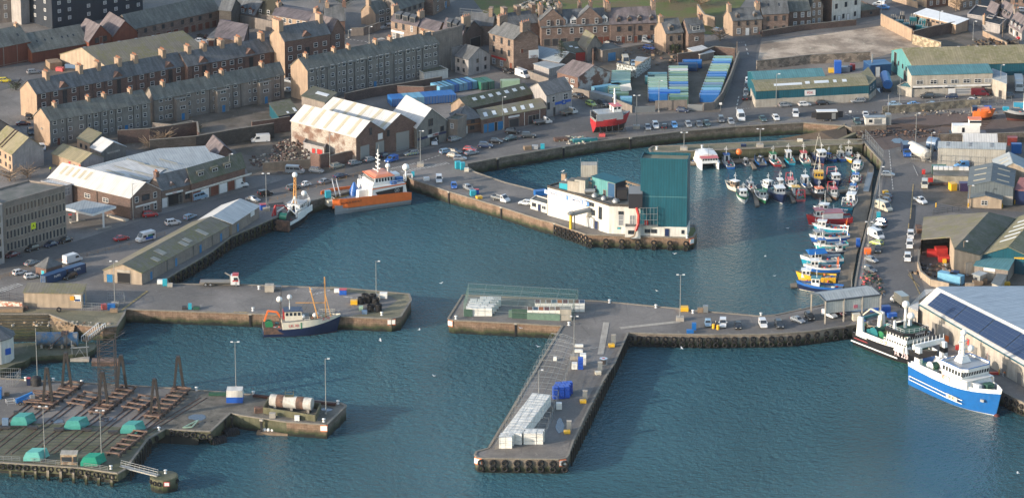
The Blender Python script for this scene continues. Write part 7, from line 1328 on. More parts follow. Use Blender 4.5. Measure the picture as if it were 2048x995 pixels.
t,L_=bW('trawler','rusty-sterned small trawler with green net drum moored at the west quay','trawler',(616,426),(558,462));B=6.6
bU(t,L_,B,2.4,2.0,.9,[BC['anti'],BC['black'],BC['white'],BC['white'],BC['deck']],stern=.95,rake=1.2,n=18)
b=MB();b.box((-L_*.49,0,.3),(.9,B*.98,2.9));a3(t,'rusty_transom',b,aN)
b=MB();b.box((L_*.05,-B/2+.12,2.3),(L_*.5,.2,1.7));b.box((L_*.05,B/2-.12,2.3),(L_*.5,.2,1.7));a3(t,'side_shelter',b,BC['white'])
b7(t,L_*.14,2.6,4.6,4.2,2.6,BC['white'],BC['grey'],fr=.4);bL(t,-L_*.33,-.2,3.4,1.25,2.6,a8('green_drum_net',(.03,.24,.15)),a5)
b=MB();b.bar((-L_*.36,2.4,2.4),(-L_*.36,2.4,6.4),.45);b.bar((-L_*.36,2.4,6.4),(-L_*.2,1.2,5.8),.4);b.bar((-L_*.2,1.2,5.8),(-L_*.12,.8,4.2),.3);b.bar((-L_*.36,2.4,6.4),(-L_*.42,2.8,3.6),.35);a3(t,'deck_crane',b,BC['red'])
b=MB()
for a_,c_ in(((-3.4,-2.6,2.6),(-1.4,-1.2,8.2)),((0,-2.8,2.8),(-1.4,-1.2,8.2)),((-3.4,.6,2.6),(-1.4,-1.2,8.2)),((-3,-2.6,4.5),(0,-2.6,4.5)),((-2.8,-2.6,3),(-2.8,.6,5.5))):b.bar(a_,c_,.26)
a3(t,'white_derrick',b,BC['white']);b=MB()
for s in(-.4,.4):b.bar((L_*.05,s,5),(L_*.08,s*.5,13),.28)
for i in range(5):b.bar((L_*.06,-.4,6+i*1.4),(L_*.06,.4,7+i*1.4),.12)
a3(t,'lattice_mast',b,ym)
for x,y,z in((L_*.08,.1,13.5),(L_*.24,-1.2,7.4)):b=MB();b.ball((x,y,z),.8,12);a3(t,'radar_dome',b,BC['white'])
rails(t,[(L_*.05,-B*.47,4),(L_*.32,-B*.38,4.2),(L_*.48,0,4.8),(L_*.32,B*.38,4.2)],1.1,BC['white']);bX(t,31,-L_*.3,0,2,2.0,9);bX(t,32,-L_*.1,L_*.1,2.4,3.0,4)
t,L_=bW('crew_transfer_catamaran','orange and white catamaran crew vessel with a dark wedge window at the west quay','catamaran',(656,420),(806,398));B=11.5
def cu(f):return-L_/2+L_*f
for s in(-1,1):
 b=MB();secs=[]
 for i in range(13):
  f=i/12;w=1.9*max(.10,1-max(0,(f-.62)/.38)**2.0);x=cu(f);y=s*(B/2-1.9);yo=y+s*(1.9-w)*.6
  secs.append([(x,yo-w*.55,-.6),(x,yo+w*.55,-.6),(x,yo+w*.95,.9),(x,yo+w,2.1+.5*f),(x,yo-w,2.1+.5*f),(x,yo-w*.95,.9)])
 b.loft(secs,smooth=False,mis=[1,0,0,0,0,0]);a3(t,'hull',b,[BC['grey'],BC['black']])
 b=MB();secs=[]
 for i in range(13):
  f=i/12;x=cu(f)+.3*f;yo=s*(B/2)-(s*1.6*max(0,(f-.75)/.25)**2);z0=1.15+.45*f;z1=3.9+.7*f if f>.08 else 3.6
  secs.append([(x,yo-s*.25,z0),(x,yo+s*.12,z0+.3),(x,yo+s*.12,z1),(x,yo-s*.25,z1)])
 b.loft(secs,smooth=False);a3(t,'orange_bulwark',b,BC['orange'])
b=MB();b.prism([(-L_/2,-B/2+.3),(L_*.28,-B/2+.3),(L_*.46,-B/2+1.8),(L_*.46,B/2-1.8),(L_*.28,B/2-.3),(-L_/2,B/2-.3)],1.9,2.7);a3(t,'deck',b,BC['grey'])
b=MB()
for s in(-1,1):b.face([(L_*.02,s*3.4,2.74),(L_*.44,s*.6,2.74),(L_*.44,s*2.4,2.74),(L_*.02,s*5.1,2.74)][::s])
a3(t,'yellow_walkway',b,BC['yellow'])
b=MB();xa,xb=-L_*.46,L_*.02;b.add([(xa,-5.3,2.6),(xb,-5.3,2.6),(xb,5.3,2.6),(xa,5.3,2.6),(xa+.6,-5.0,6.4),(xb-.3,-5.0,6.4),(xb-.3,5.0,6.4),(xa+.6,5.0,6.4)],[(3,2,1,0),(4,5,6,7),(0,1,5,4),(1,2,6,5),(2,3,7,6),(3,0,4,7)]);a3(t,'superstructure',b,BC['white'])
for s in(-1,1):
 q=[(xa+1.6,5.36,3.6),(xb-2.4,5.30,3.3),(xb-1.2,5.17,5.0),(xa+1.4,5.13,5.6)];b=MB();q=[(x,s*(y+.03),z)for x,y,z in q];b.face(q if s<0 else q[::-1]);a3(t,'wedge_window',b,BC['black'])
 b=MB();b.bar((xa+.4,s*5.15,6.3),(xb-.3,s*5.15,6.0),.12,.3);a3(t,'orange_stripe',b,BC['orange'])
bi('00',1.5,BC['grey'],t,(xa+3.4,5.36,4.7),(-1,0,0),local=True)
for s in(1,-1):bi('WORLD PARFAIT',.8,BC['black'],t,(L_*.30,s*(B/2-.30)+s*.42,3.3),(-s,0,0),local=True)
b7(t,-L_*.16,6.4,6.4,7.6,2.3,BC['white'],BC['orange'],fr=.9,band=.55);b=MB();b.add([(-L_*.16-3.4,-3.9,8.75),(-L_*.16+2.6,-3.9,8.75),(-L_*.16+2.6,3.9,8.75),(-L_*.16-3.4,3.9,8.75),(-L_*.16-2.6,-2.8,9.3),(-L_*.16+1.4,-2.8,9.3),(-L_*.16+1.4,2.8,9.3),(-L_*.16-2.6,2.8,9.3)],[(4,5,6,7),(0,1,5,4),(1,2,6,5),(2,3,7,6),(3,0,4,7)]);a3(t,'bridge_roof',b,a8('faded_orange',(.62,.22,.12)))
b=MB();b.tube((-L_*.17,0,9.2),(-L_*.17,0,16),.28,.14)
for z,w in((10.5,1.4),(11.8,1.1),(13,1.3),(14.2,.8)):b.bar((-L_*.17,-w,z),(-L_*.17,w,z),.14);b.ball((-L_*.17,w,z+.2),.2,8);b.ball((-L_*.17,-w,z+.2),.2,8)
b.bar((-L_*.13,-1.4,10),(-L_*.13,1.4,10.2),.2);a3(t,'mast',b,BC['white']);b=MB();b.tube((-L_*.22,-2,9),(-L_*.22,-2,17),.05,n=5);a3(t,'whip_aerial',b,a6)
for x,y,z,r in((-L_*.28,1,10.4,.75),(-L_*.47,3.6,9.8,1.05)):b=MB();b.tube((x,y,z-3.2 if r>1 else z-1.6),(x,y,z),.22);b.ball((x,y,z+r*.8),r,12);a3(t,'radar_dome',b,BC['white'])
aO(t,'engine_casing',(-L_*.36,0,6.4),(3.4,3,1.9),BC['white']);aO(t,'blue_tank',(-L_*.40,2.6,6.5),(2,1.4,1.2),BC['bright']);aO(t,'life_raft',(-L_*.29,4.4,6.5),(1.8,.9,.9),BC['blue'])
rails(t,[(xb-.6,4.9,6.4),(xa+.6,4.9,6.4),(xa+.6,-4.9,6.4),(xb-.6,-4.9,6.4),(xb-.6,4.9,6.4)],1.1,BC['white'])
b=MB();b.lathe([(1.7,0),(1.3,1.6),(.25,3.6)],(L_*.10,-2.6,2.7),10);a3(t,'blue_covered_winch',b,BC['blue']);aO(t,'deck_hatch',(L_*.08,1.9,2.7),(3.2,2.0,2.6),BC['white'],0,.85);aO(t,'red_cabinet',(L_*.04,.4,2.7),(.6,.8,1.6),BC['red']);aO(t,'boarding_bow',(L_*.485,0,1.6),(1.8,3.4,1.5),BC['cream']);rails(t,[(L_*.46,-3.4,3.0),(L_*.46,3.4,3.0)],1.1,BC['white']);bs(t,L_*.01,5.5,3.8)
t,L_=bW('boat_on_stands','red and white trawler propped on stands ashore on the north quay','trawler',(1254,262),(1186,268),0);B=6.2;t.location.z=2.7
bU(t,L_,B,2.1,1.5,.7,[BC['black'],BC['red'],BC['red'],BC['white'],BC['deck']],stern=.9,rake=1.4,n=18,keel=-2.3)
b=MB()
for s in(-1,1):b.box((-L_*.10,s*(B/2-.25),2.0),(L_*.78,.25,1.9))
b.box((-L_*.13,0,3.9),(L_*.6,B*.86,.2));a3(t,'shelter_deck',b,BC['grey']);b7(t,L_*.16,3.9,2.6,3.8,1.9,BC['white'],BC['pink'],fr=.2);b=MB();b.tube((L_*.14,0,6.2),(L_*.12,0,11),.35,.2);b.bar((L_*.12,-.8,9),(L_*.12,.8,9.2),.2);b.bar((L_*.06,0,8),(L_*.16,0,8.3),.25);a3(t,'mast',b,BC['white'])
rails(t,[(-L_*.44,-B*.42,4.5),(L_*.1,-B*.42,4.5)],1.1);rails(t,[(-L_*.44,B*.42,4.5),(L_*.1,B*.42,4.5),],1.1);b=MB();b.bar((-L_*.40,0,-1.7),(L_*.36,0,-1.6),.7,.6);a3(t,'keel_block',b,aS);aO(t,'stern_opening',(-L_*.49,0,3.0),(.2,3.4,1.1),BC['black'])
for i in range(5):
 for s in(-1,1):
  x=-L_*.38+L_*.18*i;b=MB();b.bar((x,s*(B/2+.2),-1.7),(x,s*(B/2-.5),.6),.18);b.bar((x-.6,s*(B/2+.2),-1.65),(x+.6,s*(B/2+.2),-1.65),.14);a3(t,'prop_stand',b,a5)
t=av('orange lifeboat-like hull laid up on the brown slipway',(1985,262),(1945,262),3.6,'orange','orange',whl=0,g=0,fb=2.0,rise=.6,name='laid_up_lifeboat',cat='lifeboat');t.location.z=.9;t['group']='vessels laid up on the slipway';aO(t,'canopy',(0,0,1.6),(4.5,3,1.2),BC['orange'],0,.8);aO(t,'small_cabin',(-2.6,0,1.8),(1.4,2,1.6),BC['navy'])
t=av('dark-hulled ship with a white mast on the slipway at the right edge',(2010,263),(2070,262),4.4,'black','grey',whl=0,g=4,fb=2.2,rise=1,name='laid_up_ship',cat='boat');t.location.z=.6;bZ(t,-1,2.5,7.5,BC['white'],2,.3);aO(t,'blue_box',(4.6,0,2.6),(1.8,1.4,1),BC['cyan']);t['group']='vessels laid up on the slipway'
t=aa('laid_up_wheelhouse_boat','white superstructure of a vessel behind the grey wall on the slipway','boat',tuple(G(1935,271)),0,'vessels laid up on the slipway')
for nm,c,sz,m in(('hull',(0,0,0),(11,3.4,1.2),BC['black']),('deckhouse',(-.6,0,1.2),(8.2,3,2.3),BC['white']),('wheelhouse',(2,0,3.4),(3.6,2.8,1.9),BC['white']),('roof',(2,0,5.3),(3.9,3.1,.2),BC['orange']),('windows',(2.1,0,4.3),(3.5,2.88,.7),aT),('doors',(-1.5,-.02,1.4),(.8,3.04,1.5),BC['black'])):b=MB();b.box(c,sz);aB(nm,b.mesh(nm,[m]),t)
def bd(label,px,z=-2.9,m=None):
 P=[G(u,v,z)for u,v in px];cx=sum(p.x for p in P)/len(P);cy=sum(p.y for p in P)/len(P);t=aa('pontoon',label,'pontoon',(cx,cy,z));b=MB();b.prism([(p.x,p.y)for p in P],z-.35,z);a1('decking',b,[m or cV],t)
 f=MB();f.prism([(cx+(p.x-cx)*.97,cy+(p.y-cy)*.97)for p in P],WZ-.4,z-.36);a1('float',f,[a5],t);return t
cV=am('pontoon_planks',(.25,.205,.15),(.17,.14,.105),'corrh',.3,a=.7,fine=.12)
bd('long walkway pontoon running down the east side of the boats',[(1722,308),(1748,333),(1744,370),(1741,405),(1726,470),(1714,505),(1705,556),(1700,592),(1674,592),(1676,562),(1690,500),(1698,460),(1710,405),(1716,360),(1722,330)])
bd('narrow pontoon along the foot of the breakwater',[(1378,322),(1480,317),(1600,311),(1724,306),(1724,311),(1600,317),(1480,323),(1378,328)])
bd('cross walkway pontoon in the middle of the marina',[(1490,369),(1497,368),(1519,386),(1577,383),(1717,378),(1717,382),(1577,389),(1512,392)])
for i,q in enumerate((((1498,319),(1502,319),(1514,336),(1506,337)),((1560,319),(1565,319),(1572,332),(1565,333)),((1619,316),(1624,316),(1631,328),(1624,329)),((1505,384),(1514,382),(1519,410),(1511,411)),((1578,388),(1584,387),(1592,402),(1584,404)),((1649,367),(1656,366),(1666,378),(1658,380)),((1650,387),(1656,386),(1664,401),(1656,402)),((1545,369),(1550,368),(1572,384),(1566,386)),((1594,370),(1600,369),(1618,380),(1611,382)))):
 bd('short finger pontoon, %s one from the top left'%bR[i],list(q))
bd('square mooring float at the lower left end of the boat row',[(1581,566),(1593,565),(1594,572),(1582,573)])
t=aa('elevated_walkway','concrete elevated walkway on legs above the marina corner','walkway',tuple(G(1745,300)));b=MB()
P=[G(1724,279),G(1766,323)];b.bar(P[0]+V((1.0,0,-.3)),P[1]+V((1.0,0,-.3)),2.4,.5);a1('deck_beam',b,[bn],t)
for f in(.25,.55,.85):p=P[0]+(P[1]-P[0])*f;b=MB();b.box((p.x-.6,p.y,-4.5),(.6,.6,4.2));a1('leg',b,[c7],t)
t=aa('access_ramp','grey railed access ramp on the east pontoon','ramp',tuple(G(1735,380,-2.9)));a,e=G(1742,345,-2.4),G(1732,383,-2.8);b=MB();b.bar(a,e,1.6,.15);a1('deck',b,[a6],t)
for s in(-.8,.8):b=MB();b.bar(a+V((s,0,1.1)),e+V((s,0,1.1)),.08);b.bar(a+V((s,0,.5)),e+V((s,0,.5)),.06);a1('handrail',b,[a6],t)
def d8(u,v,vt,label,heads=1,m=None,block=False):
 h=c8(u,v,vt);p=G(u,v);m=m or a6;t=aa('lamp_post',label,'lamp post',tuple(p),0,'lamp posts and poles')
 b=MB();b.tube((p.x,p.y,0),(p.x,p.y,h),.13,.07,8);a1('pole',b,[m],t)
 b=MB();b.box((p.x,p.y,0),(2.0,2.0,1.0)if block else(.5,.5,.4));a1('base',b,[ac],t)
 if heads:
  b=MB();w=.9 if heads==2 else .0;b.bar((p.x-w-.1,p.y,h-.05),(p.x+max(w,.7),p.y,h-.05),.12);a1('bracket',b,[m],t)
  for s in([-1,1]if heads==2 else[1]):b=MB();b.box((p.x+s*.8,p.y-.1,h-.05),(.6,.4,.22));a1('lamp_head',b,[a4],t)
LP=[(230,612,522,'at the root of the middle pier',2,1),(841,332,262,'on a white island by the zebra crossing',1,1),(533,420,347,'above the blue bin on the west quay',2,1),(752.6,596,522,'among the tyres at the end of the middle pier',1,1),(1273,256.5,191,'beside the red boat on stands',2,1),(1360,640,549,'in the middle of the lower pier',2,1),(1148,716.5,632,'at the top of the T-shaped pier',2,1),(1077.7,809,739,'inside the wire cage of the T-shaped pier',1,0),(203.5,926,820,'right of two on the ship lift platform',2,0),(90,919,812,'left of two on the ship lift platform',2,0),(652,827,716.5,'near the tip of the lower left jetty with a gull on top',1,0),(472,774,683,'behind the white and blue tank on the jetty',2,0),(1367.8,300,265,'left one on the breakwater',2,1),(1520,294,258,'right one on the breakwater',2,1),(1776,240,188.6,'behind the white site cabin',0,0),(1799,213,157,'left of the beige office',0,0),(2000,191,130,'right of the beige office',1,0),(1552,213,148,'in front of the low teal shed',1,0),(1317.5,224,161.5,'by the brown yard wall section',1,0),(1831,295,226.6,'at the gas tank compound',1,0),(1473.6,119,83,'wooden pole at the head of the side street',0,0),(1758,424.5,333.6,'upper one beside the marina railings',1,0),(1736.7,492,443.5,'middle one beside the marina railings',2,0),(1861,324,265,'right of the gas tank',1,0),(1938.7,416,371,'brown pole in front of the small gabled office',1,0),(1005,259,194,'outside the brick street workshops',1,0),(738.6,88,53.7,'in the middle of the upper junction',1,0),(456.4,135.6,107,'behind the red tenement row',1,0),(1925.5,546.6,482,'brown pole in front of the mossy scrap shed',1,0),(1878,68,23,'behind the substation wall',1,0),(1946,81,43,'in the small yard below the white flat roof',1,0),(2004.7,80,40.6,'wooden pole beside the cottage garden wall',0,0),(1762,34.6,0,'at the substation corner',1,0),(660,337.6,268.5,'against the whitewashed warehouse wall',1,0),(266.7,439.4,367.5,'at the corner of the stone garage',1,0),(460,375.6,308,'in front of the mossy-roofed shops',1,0),(835,298,262,'thin one at the corner of the gabled garage',1,0),(1703,590,543,'with hanging sacks beside the canopy',0,0),(697,76,60,'short one at the left of the upper junction',1,0),(75,757,655,'with a globe beside the blue dock tank',0,0)]
for u,v,vt,l,h,bk in LP:d8(u,v,vt,('wooden pole 'if 'pole'in l else 'grey lamp post ')+l.replace('wooden pole ','').replace('brown pole ',''),h,aS if 'pole'in l else None,bool(bk))
b=MB();b.lathe([(.38,0),(.30,.15),(.26,.6),(.42,.68),(.42,.85),(.1,.95)],(0,0,0),10);bm=b.mesh('bollard',[a4])
for i,(u,v,l)in enumerate([(518,578,'beside the flatbed lorry'),(622,583,'at the middle of the back edge of the middle pier'),(506,621,'at the front edge of the middle pier behind the orange crane'),(763.6,630,'at the tip of the middle pier'),(912,637.5,'at the left corner of the upper cage pier'),(1138,650,'below the grey hut of the upper cage pier'),(1219,605,'first along the back edge of the lower pier'),(1312,615,'left of the tall lamp on the lower pier'),(1386,626,'between orange cones on the lower pier'),(1522,631.5,'at the curve of the back edge of the lower pier'),(1313.5,299,'at the round end of the breakwater'),(51.5,760,'first on the back edge of the ship lift quay'),(107,762,'second on the back edge of the ship lift quay'),(163.6,766.5,'third on the back edge of the ship lift quay'),(393,780,'fourth on the back edge of the ship lift quay'),(507,788.5,'right of the white and blue tank'),(676,807,'at the back corner of the jetty tip'),(647.6,843,'at the front corner of the jetty tip'),(222,937,'cluster at the right front of the ship lift platform'),(318,860,'at the inner corner of the ship lift quay'),(1404,296,'under the fishing nets on the breakwater'),(1374,476,'at the foot of the white tower base')]):
 p=G(u,v);o=aE('bollard',bm,None,(p.x,p.y,.03));bT(o,'white mooring bollard '+l,'bollard','white mooring bollards')
b=MB();b.torus((0,0,0),.42,.17,(0,1,0),14,7);dp=b.mesh('tyre_fender',[c2])
def aQ(p,q,n,levels,where,side='left',out=.2,zt=-.9,gap=1.45,sc=1.4,f0=0,f1=1):
 a,e=G(*p),G(*q);d=(e-a);d.z=0;x=d.normalized();nn=V((x.y,-x.x,0));rz=math.atan2(x.y,x.x);P=a if levels else a
 for i in range(n):
  c=a+d*(f0+(f1-f0)*(i/(max(1,n-1))))+nn*out
  for k in range(levels):
   o=aE('tyre_fender',dp,None,(c.x,c.y,zt-gap*k));o.rotation_euler=(0,R(7*((i*7+k*3)%5-2)),rz);o.scale=(sc,)*3
   lv=''if levels==1 else(', upper row,',', lower row,','')[k]
   bT(o,'tyre fender, %s from left%s on %s'%(bR[i],lv,where),'tyre','tyre fenders on the quay walls')
   if k==0 and levels>0:pass
aQ((1262,667),(1417,670),10,2,'the lower pier wall, left half',zt=-1.2);aQ((1432,670),(1580,667),9,2,'the middle of the lower pier wall',zt=-1.2);aQ((1596,665),(1728,648),8,2,'the lower pier wall, curved end',zt=-1.2)
aQ((962,916),(1130,918),8,2,'the end wall of the T-shaped pier',zt=-1.0,sc=1.5);aQ((1112,449),(1172,468),8,2,'the dense group below the ice factory',zt=-1.0);aQ((1180,471),(1372,477),7,2,'the wall in front of the tower',zt=-1.4)
aQ((333,557),(418,508),9,2,'the long shed quay, left part',zt=-.9,sc=1.5,out=.35);aQ((424,503),(460,476),5,2,'the long shed quay, middle',zt=-.9,sc=1.5,out=.35);aQ((466,473),(548,437),8,2,'the long shed quay, right part',zt=-.9,sc=1.5,out=.35)
aQ((4,925),(118,931),8,1,'the left part of the ship lift front beam',zt=-.8,sc=1.35);aQ((130,932),(224,946),7,1,'the right part of the ship lift front beam',zt=-.8,sc=1.35);aQ((345,859),(388,862),4,1,'the inner corner of the ship lift quay',zt=-.8);aQ((405,866),(420,866),2,1,'the corner nearest the big tyre fenders',zt=-.75);aQ((2014,789),(2044,804),4,2,'the quay right of the blue trawler bow',zt=-1.0,sc=1.2);aQ((299,878),(312,869),2,1,'the dark corner below the covered winches',zt=-.9)
for i,(u,v)in enumerate(((436,884),(462,868))):
 p=G(u,v,WZ);b=MB();d=V((.9,.55,0)).normalized()
 for k in range(7):b.torus(V((p.x,p.y,WZ+.3))+d*(k-3)*.55,1.15-abs(k-3)*.08,.30,d,16,7)
 ao('floating_tyre_fender','huge floating fender wrapped in tyres, %s of the pair beside the jetty'%('lower'if i==0 else 'upper'),'fender',b,[bz],(p.x,p.y,WZ),'floating tyre fenders')
b=MB();b.box((0,0,-5),(.42,.42,5.1));pm=b.mesh('timber_pile',[am('dark_wet_timber',(.035,.032,.028),(.02,.02,.018),'streak',1)])
def bS(p,q,n,lb,out=.35,nm='timber_pile',me=None):
 a,e=G(*p),G(*q);d=e-a;x=d.normalized();nn=V((x.y,-x.x,0))
 for i in range(n):c=a+d*(i+.5)/n+nn*out;o=aE(nm,me or pm,None,(c.x,c.y,0));o.rotation_euler=(0,0,math.atan2(x.y,x.x));bT(o,lb%bR[i],nm.replace('_',' '),lb.replace('%s','').strip())
bS((1138,905),(1254,668),34,'dark timber pile, %s from the camera on the right side of the T-shaped pier',.4)
bS((6,924),(234,946),9,'pale concrete pile, %s from the left under the ship lift beam',-.5,'concrete_pile',(lambda b:(b.box((0,0,-6),(.6,.6,5)),b.mesh('concrete_pile',[c7]))[1])(MB()))
bS((300,874),(256,934),9,'dark timber pile, %s from the top on the ship lift platform edge',-.3);bS((335,859),(470,832),10,'dark timber pile, %s from the left under the jetty wall',.1)
b=MB();b.box((0,0,-4.4),(.5,.3,3.9));b.box((0,0,-.4),(.9,.5,.42),mi=1);lm=b.mesh('recessed_ladder',[bP,ac])
for p,q,l in(((1000,413),(1006,415),'in the middle of the ice factory pier wall'),((895,382),(901,384),'in the left part of the ice factory pier wall'),((1107,445),(1112,447),'left of the dense tyre group'),((497,627),(503,627),'left of the rust-streaked trawler'),((1028,646),(1034,646),'in the wall of the upper cage pier'),((520,838),(526,839),'in the mossy jetty wall above the raft'),((993,317),(997,316),'at the left bend of the north quay wall'),((1259,276),(1263,275.5),'below the boat on stands'),((1125,294),(1129,293.5),'in the middle of the north quay wall')):
 a,e=G(*p),G(*q);c=(a+e)/2;x=(e-a).normalized();nn=V((x.y,-x.x,0));c=c+nn*.1;o=aE('recessed_ladder',lm,None,(c.x,c.y,.12));o.rotation_euler=(0,0,math.atan2(x.y,x.x));bT(o,'dark recessed ladder '+l,'ladder','recessed quay ladders')
b=MB();b.box((3.03,1.22,.12),(6.0,2.14,2.42))
for i in range(15):b.box((.4+i*.375,.14,.3),(.16,.05,2.1))
for x in(.06,6.0):
 for y in(.16,2.28):b.box((x,y,0),(.14,.12,2.58),mi=1)
dJ=b.mesh('body',[aZ,a5]);b=MB()
for s in(.70,1.74):b.box((-.03,s,.2),(.06,.98,2.3));b.box((-.08,s-.3,.15),(.05,.09,2.4),mi=1);b.box((-.08,s+.3,.15),(.05,.09,2.4),mi=1)
dK=b.mesh('door',[aZ,a6])
KC={'blue':a8('container_blue',(.025,.15,.42)),'lblue':a8('container_sky_blue',(.16,.38,.52)),'green':a8('container_sage_green',(.24,.37,.24)),'dgreen':a8('container_dark_green',(.09,.19,.15)),'white':a8('container_white',(.6,.6,.58)),'teal':a8('container_teal',(.07,.22,.25)),'navy':a8('container_navy',(.012,.05,.13)),'grey':a8('container_grey',(.22,.24,.25)),'slate':a8('container_slate_blue',(.13,.20,.30)),'fgreen':a8('container_bottle_green',(.03,.14,.09)),'pale':a8('container_pale_green',(.30,.42,.30)),'purple':a8('container_purple',(.06,.04,.11)),'ored':a8('container_oxide',(.25,.05,.04))}
KN={'blue':'blue','lblue':'sky blue','green':'sage green','dgreen':'dark green','white':'white','teal':'teal','navy':'navy','grey':'grey','slate':'slate blue','fgreen':'bottle green','pale':'pale green','purple':'dark purple','ored':'oxide red'}
def ak(col,p,a,label,sx=1,group='storage containers',sz=1):
 t=aa('shipping_container',KN[col]+' container'+label,'container',(p.x,p.y,0.04),a,group);t.scale=(sx,1,sz);aB('body',dJ,t,pm=KC[col]);d=aB('door',dK,t,pm=KC[col]);return t
def bq(cols,u0,v0,u1,v1,lb,a=0.02,rows=None):
 A_,B_=G(u0,v0),G(u1,v1);n=len(cols)
 for i,c in enumerate(cols):p=A_+(B_-A_)*(i/max(1,n-1));ak(c,p,a,', %s from the camera in the %s'%(bR[i],lb))
bq(['dgreen','teal','pale','green','green','pale','green'],1222,185,1224,160,'far left column',.0)
bq(['green','green','pale'],1219,203,1217,191,'short column below the far left one',.02)
bq(['blue','blue','lblue','pale','green','pale','green','pale','dgreen','teal'],1297,204,1296,164,'middle column behind the site office')
bq(['dgreen','green','dgreen','green','slate','blue','green','pale','dgreen','green','white','pale'],1338,210,1338,151,'tallest middle column')
bq(['blue','blue','lblue','teal','slate','green','dgreen','blue','blue','pale','green','pale','blue','lblue','green'],1399.5,206,1428,131,'slanted column along the curved wall')
ak('blue',G(1366,138),.02,' behind the middle column, upper of two');ak('navy',G(1357,144),.02,' behind the middle column, lower of two')
ak('lblue',G(1190,192),.5,' lying diagonally behind the short green column',1.6);ak('grey',G(1178,199),-.75,' along the inside of the brown yard wall',1.6);ak('lblue',G(1240,212),.0,' with a tilted sign at the yard corner',.62);ak('teal',G(1290,170),.0,' left of the middle column',.5)
def bB(cols,u0,v0,u1,v1,lb):
 A_,B_=G(u0,v0),G(u1,v1);d=(B_-A_);d.z=0;n=len(cols);a=math.atan2(d.y,d.x)+math.pi/2
 for i,c in enumerate(cols):p=A_+d*((i+1)/n);ak(c,p,a,', %s from the left in the %s'%(bR[i],lb))
bB(['lblue','lblue','lblue','blue','lblue','lblue','blue','lblue'],884,190,956,178,'upper row behind the arcade');bB(['blue','blue','lblue','lblue','lblue','blue','blue','blue','blue','blue'],786,215,914,205,'long lower row behind the warehouses');bB(['fgreen','fgreen'],962,182,990,178,'green pair beside the upper blue row');ak('pale',G(1002,178),.1,' right of the bottle green pair')
for i,(p,q,tx)in enumerate(((G(93,571),G(135,557),'PxPPS'),(G(136,556.5),G(173,545),'PxPPS'))):
 a=math.atan2((q-p).y,(q-p).x);L_=(q-p).length;t=ak('navy',p,a,' with white letters on the west quay, %s of two'%('left'if i==0 else 'right'),L_/6.06)
 o=aE('lettering',b6(tx,.9,a4),t,(3.1 if i==0 else 3.0,-.12,1.75));o.rotation_euler=(R(90),0,0);o.scale=(6.06/L_,1,1)
ak('navy',G(1915,567),1.3,' seen end-on by the scrap yard wall',.6);ak('lblue',G(1873,562),-.62,' with a wave picture in the scrap yard',1.2);ak('purple',G(1920,384),.05,' beside the yellow forklift frames',.45);ak('fgreen',G(1864,350),.0,' with dark lid at the corner of the tank store',.7);ak('ored',G(2014,292),-.1,' behind the cream corrugated shed',.5)
t=aa('site_office','royal blue site office with two square windows on the container yard front','cabin',tuple(G(1340,203)));b=MB();p=G(1319,203);b.box((p.x+3.2,p.y+1.3,.1),(6.3,2.5,3.0));a1('body',b,[aZ],t);b=MB();b.box((p.x+3.2,p.y+1.3,3.1),(6.5,2.7,.12));a1('roof',b,[KC['blue']],t)
for s in(2.0,4.4):o=aE('window',ap(1.3,1.3,'c'),t,V((p.x+s,p.y+.0,1.2))-WL[t.name])
b=MB();p=G(1256,197);b.box((p.x,p.y,2.4),(3.4,.15,2.3));o=ao('sign_board','tilted white sign board resting on the sky blue container','sign',b,[a4],tuple(p));o.rotation_euler=(0,R(-12),0)
def aH(x,y,h,m,top=None):
 b=MB();n=max(1,int(h/.75))
 for i in range(n):b.box((0,0,i*h/n+.04),(x*(.97 if i%2 else .985),y*.97,h/n-.06))
 b.box((0,0,h-.03),(x*.86,y*.86,.05),mi=1);return b.mesh('fish_box_stack',[m,top or m])
bY=am('fish_box_white',(.80,.78,.72),(.70,.68,.62),'plain',1.5,fine=.06);dr=am('fish_box_top',(.74,.73,.68))
cZ=aH(1.8,1.9,2.1,bY,dr);cX=aH(1.55,1.75,2.8,bY,dr)
def bc(me,p0,du,dv,nx,ny,lb,group,skip=()):
 for j in range(ny):
  for i in range(nx):
   if(i,j)in skip:continue
   c=p0+du*i+dv*j;o=aE('fish_box_stack',me,None,(c.x+random.uniform(-.06,.06),c.y+random.uniform(-.06,.06),.04));o.rotation_euler=(0,0,math.atan2(du.y,du.x)+random.uniform(-.02,.02));bT(o,'%s, %s from left, %s row'%(lb,bR[i],bR[j]),'box stack',group)
bc(cZ,G(949,630),V((1.87,0,0)),V((.55,2.05,0)),3,5,'white box stack in the left of the net cage','white box stacks in the left of the net cage');bc(cZ,G(939,629),V((1.87,0,0)),V((.35,2.05,0)),1,4,'white box stack by the left net','white box stacks along the left net');bc(cZ,G(986,621),V((1.87,0,0)),V((.55,2.05,0)),1,3,'white box stack beside the net cage middle','white box stacks inner side')
cv=[am('fish_box_brown',(.20,.12,.09)),am('fish_box_maroon',(.14,.05,.06)),am('fish_box_blue_grey',(.07,.11,.16)),am('fish_box_tan',(.3,.22,.15)),am('fish_box_orange',(.45,.15,.06))]
for j,(u0,v0,n)in enumerate(((1060,634,7),(1075,620,9))):
 for i in range(n):
  c=G(u0,v0)+V((1.45*i,0,0));o=aE('fish_box_stack',aH(1.4,3.2,2.4,bY,cv[(i*2+j)%5]),None,(c.x,c.y,.04));bT(o,'box stack with coloured top, %s from left, %s row of the net cage'%(bR[i],('front','back')[j]),'box stack','box stacks with coloured tops')
d=(G(1078,790)-G(1013,876));dd=V((d.x,d.y,0)).normalized()
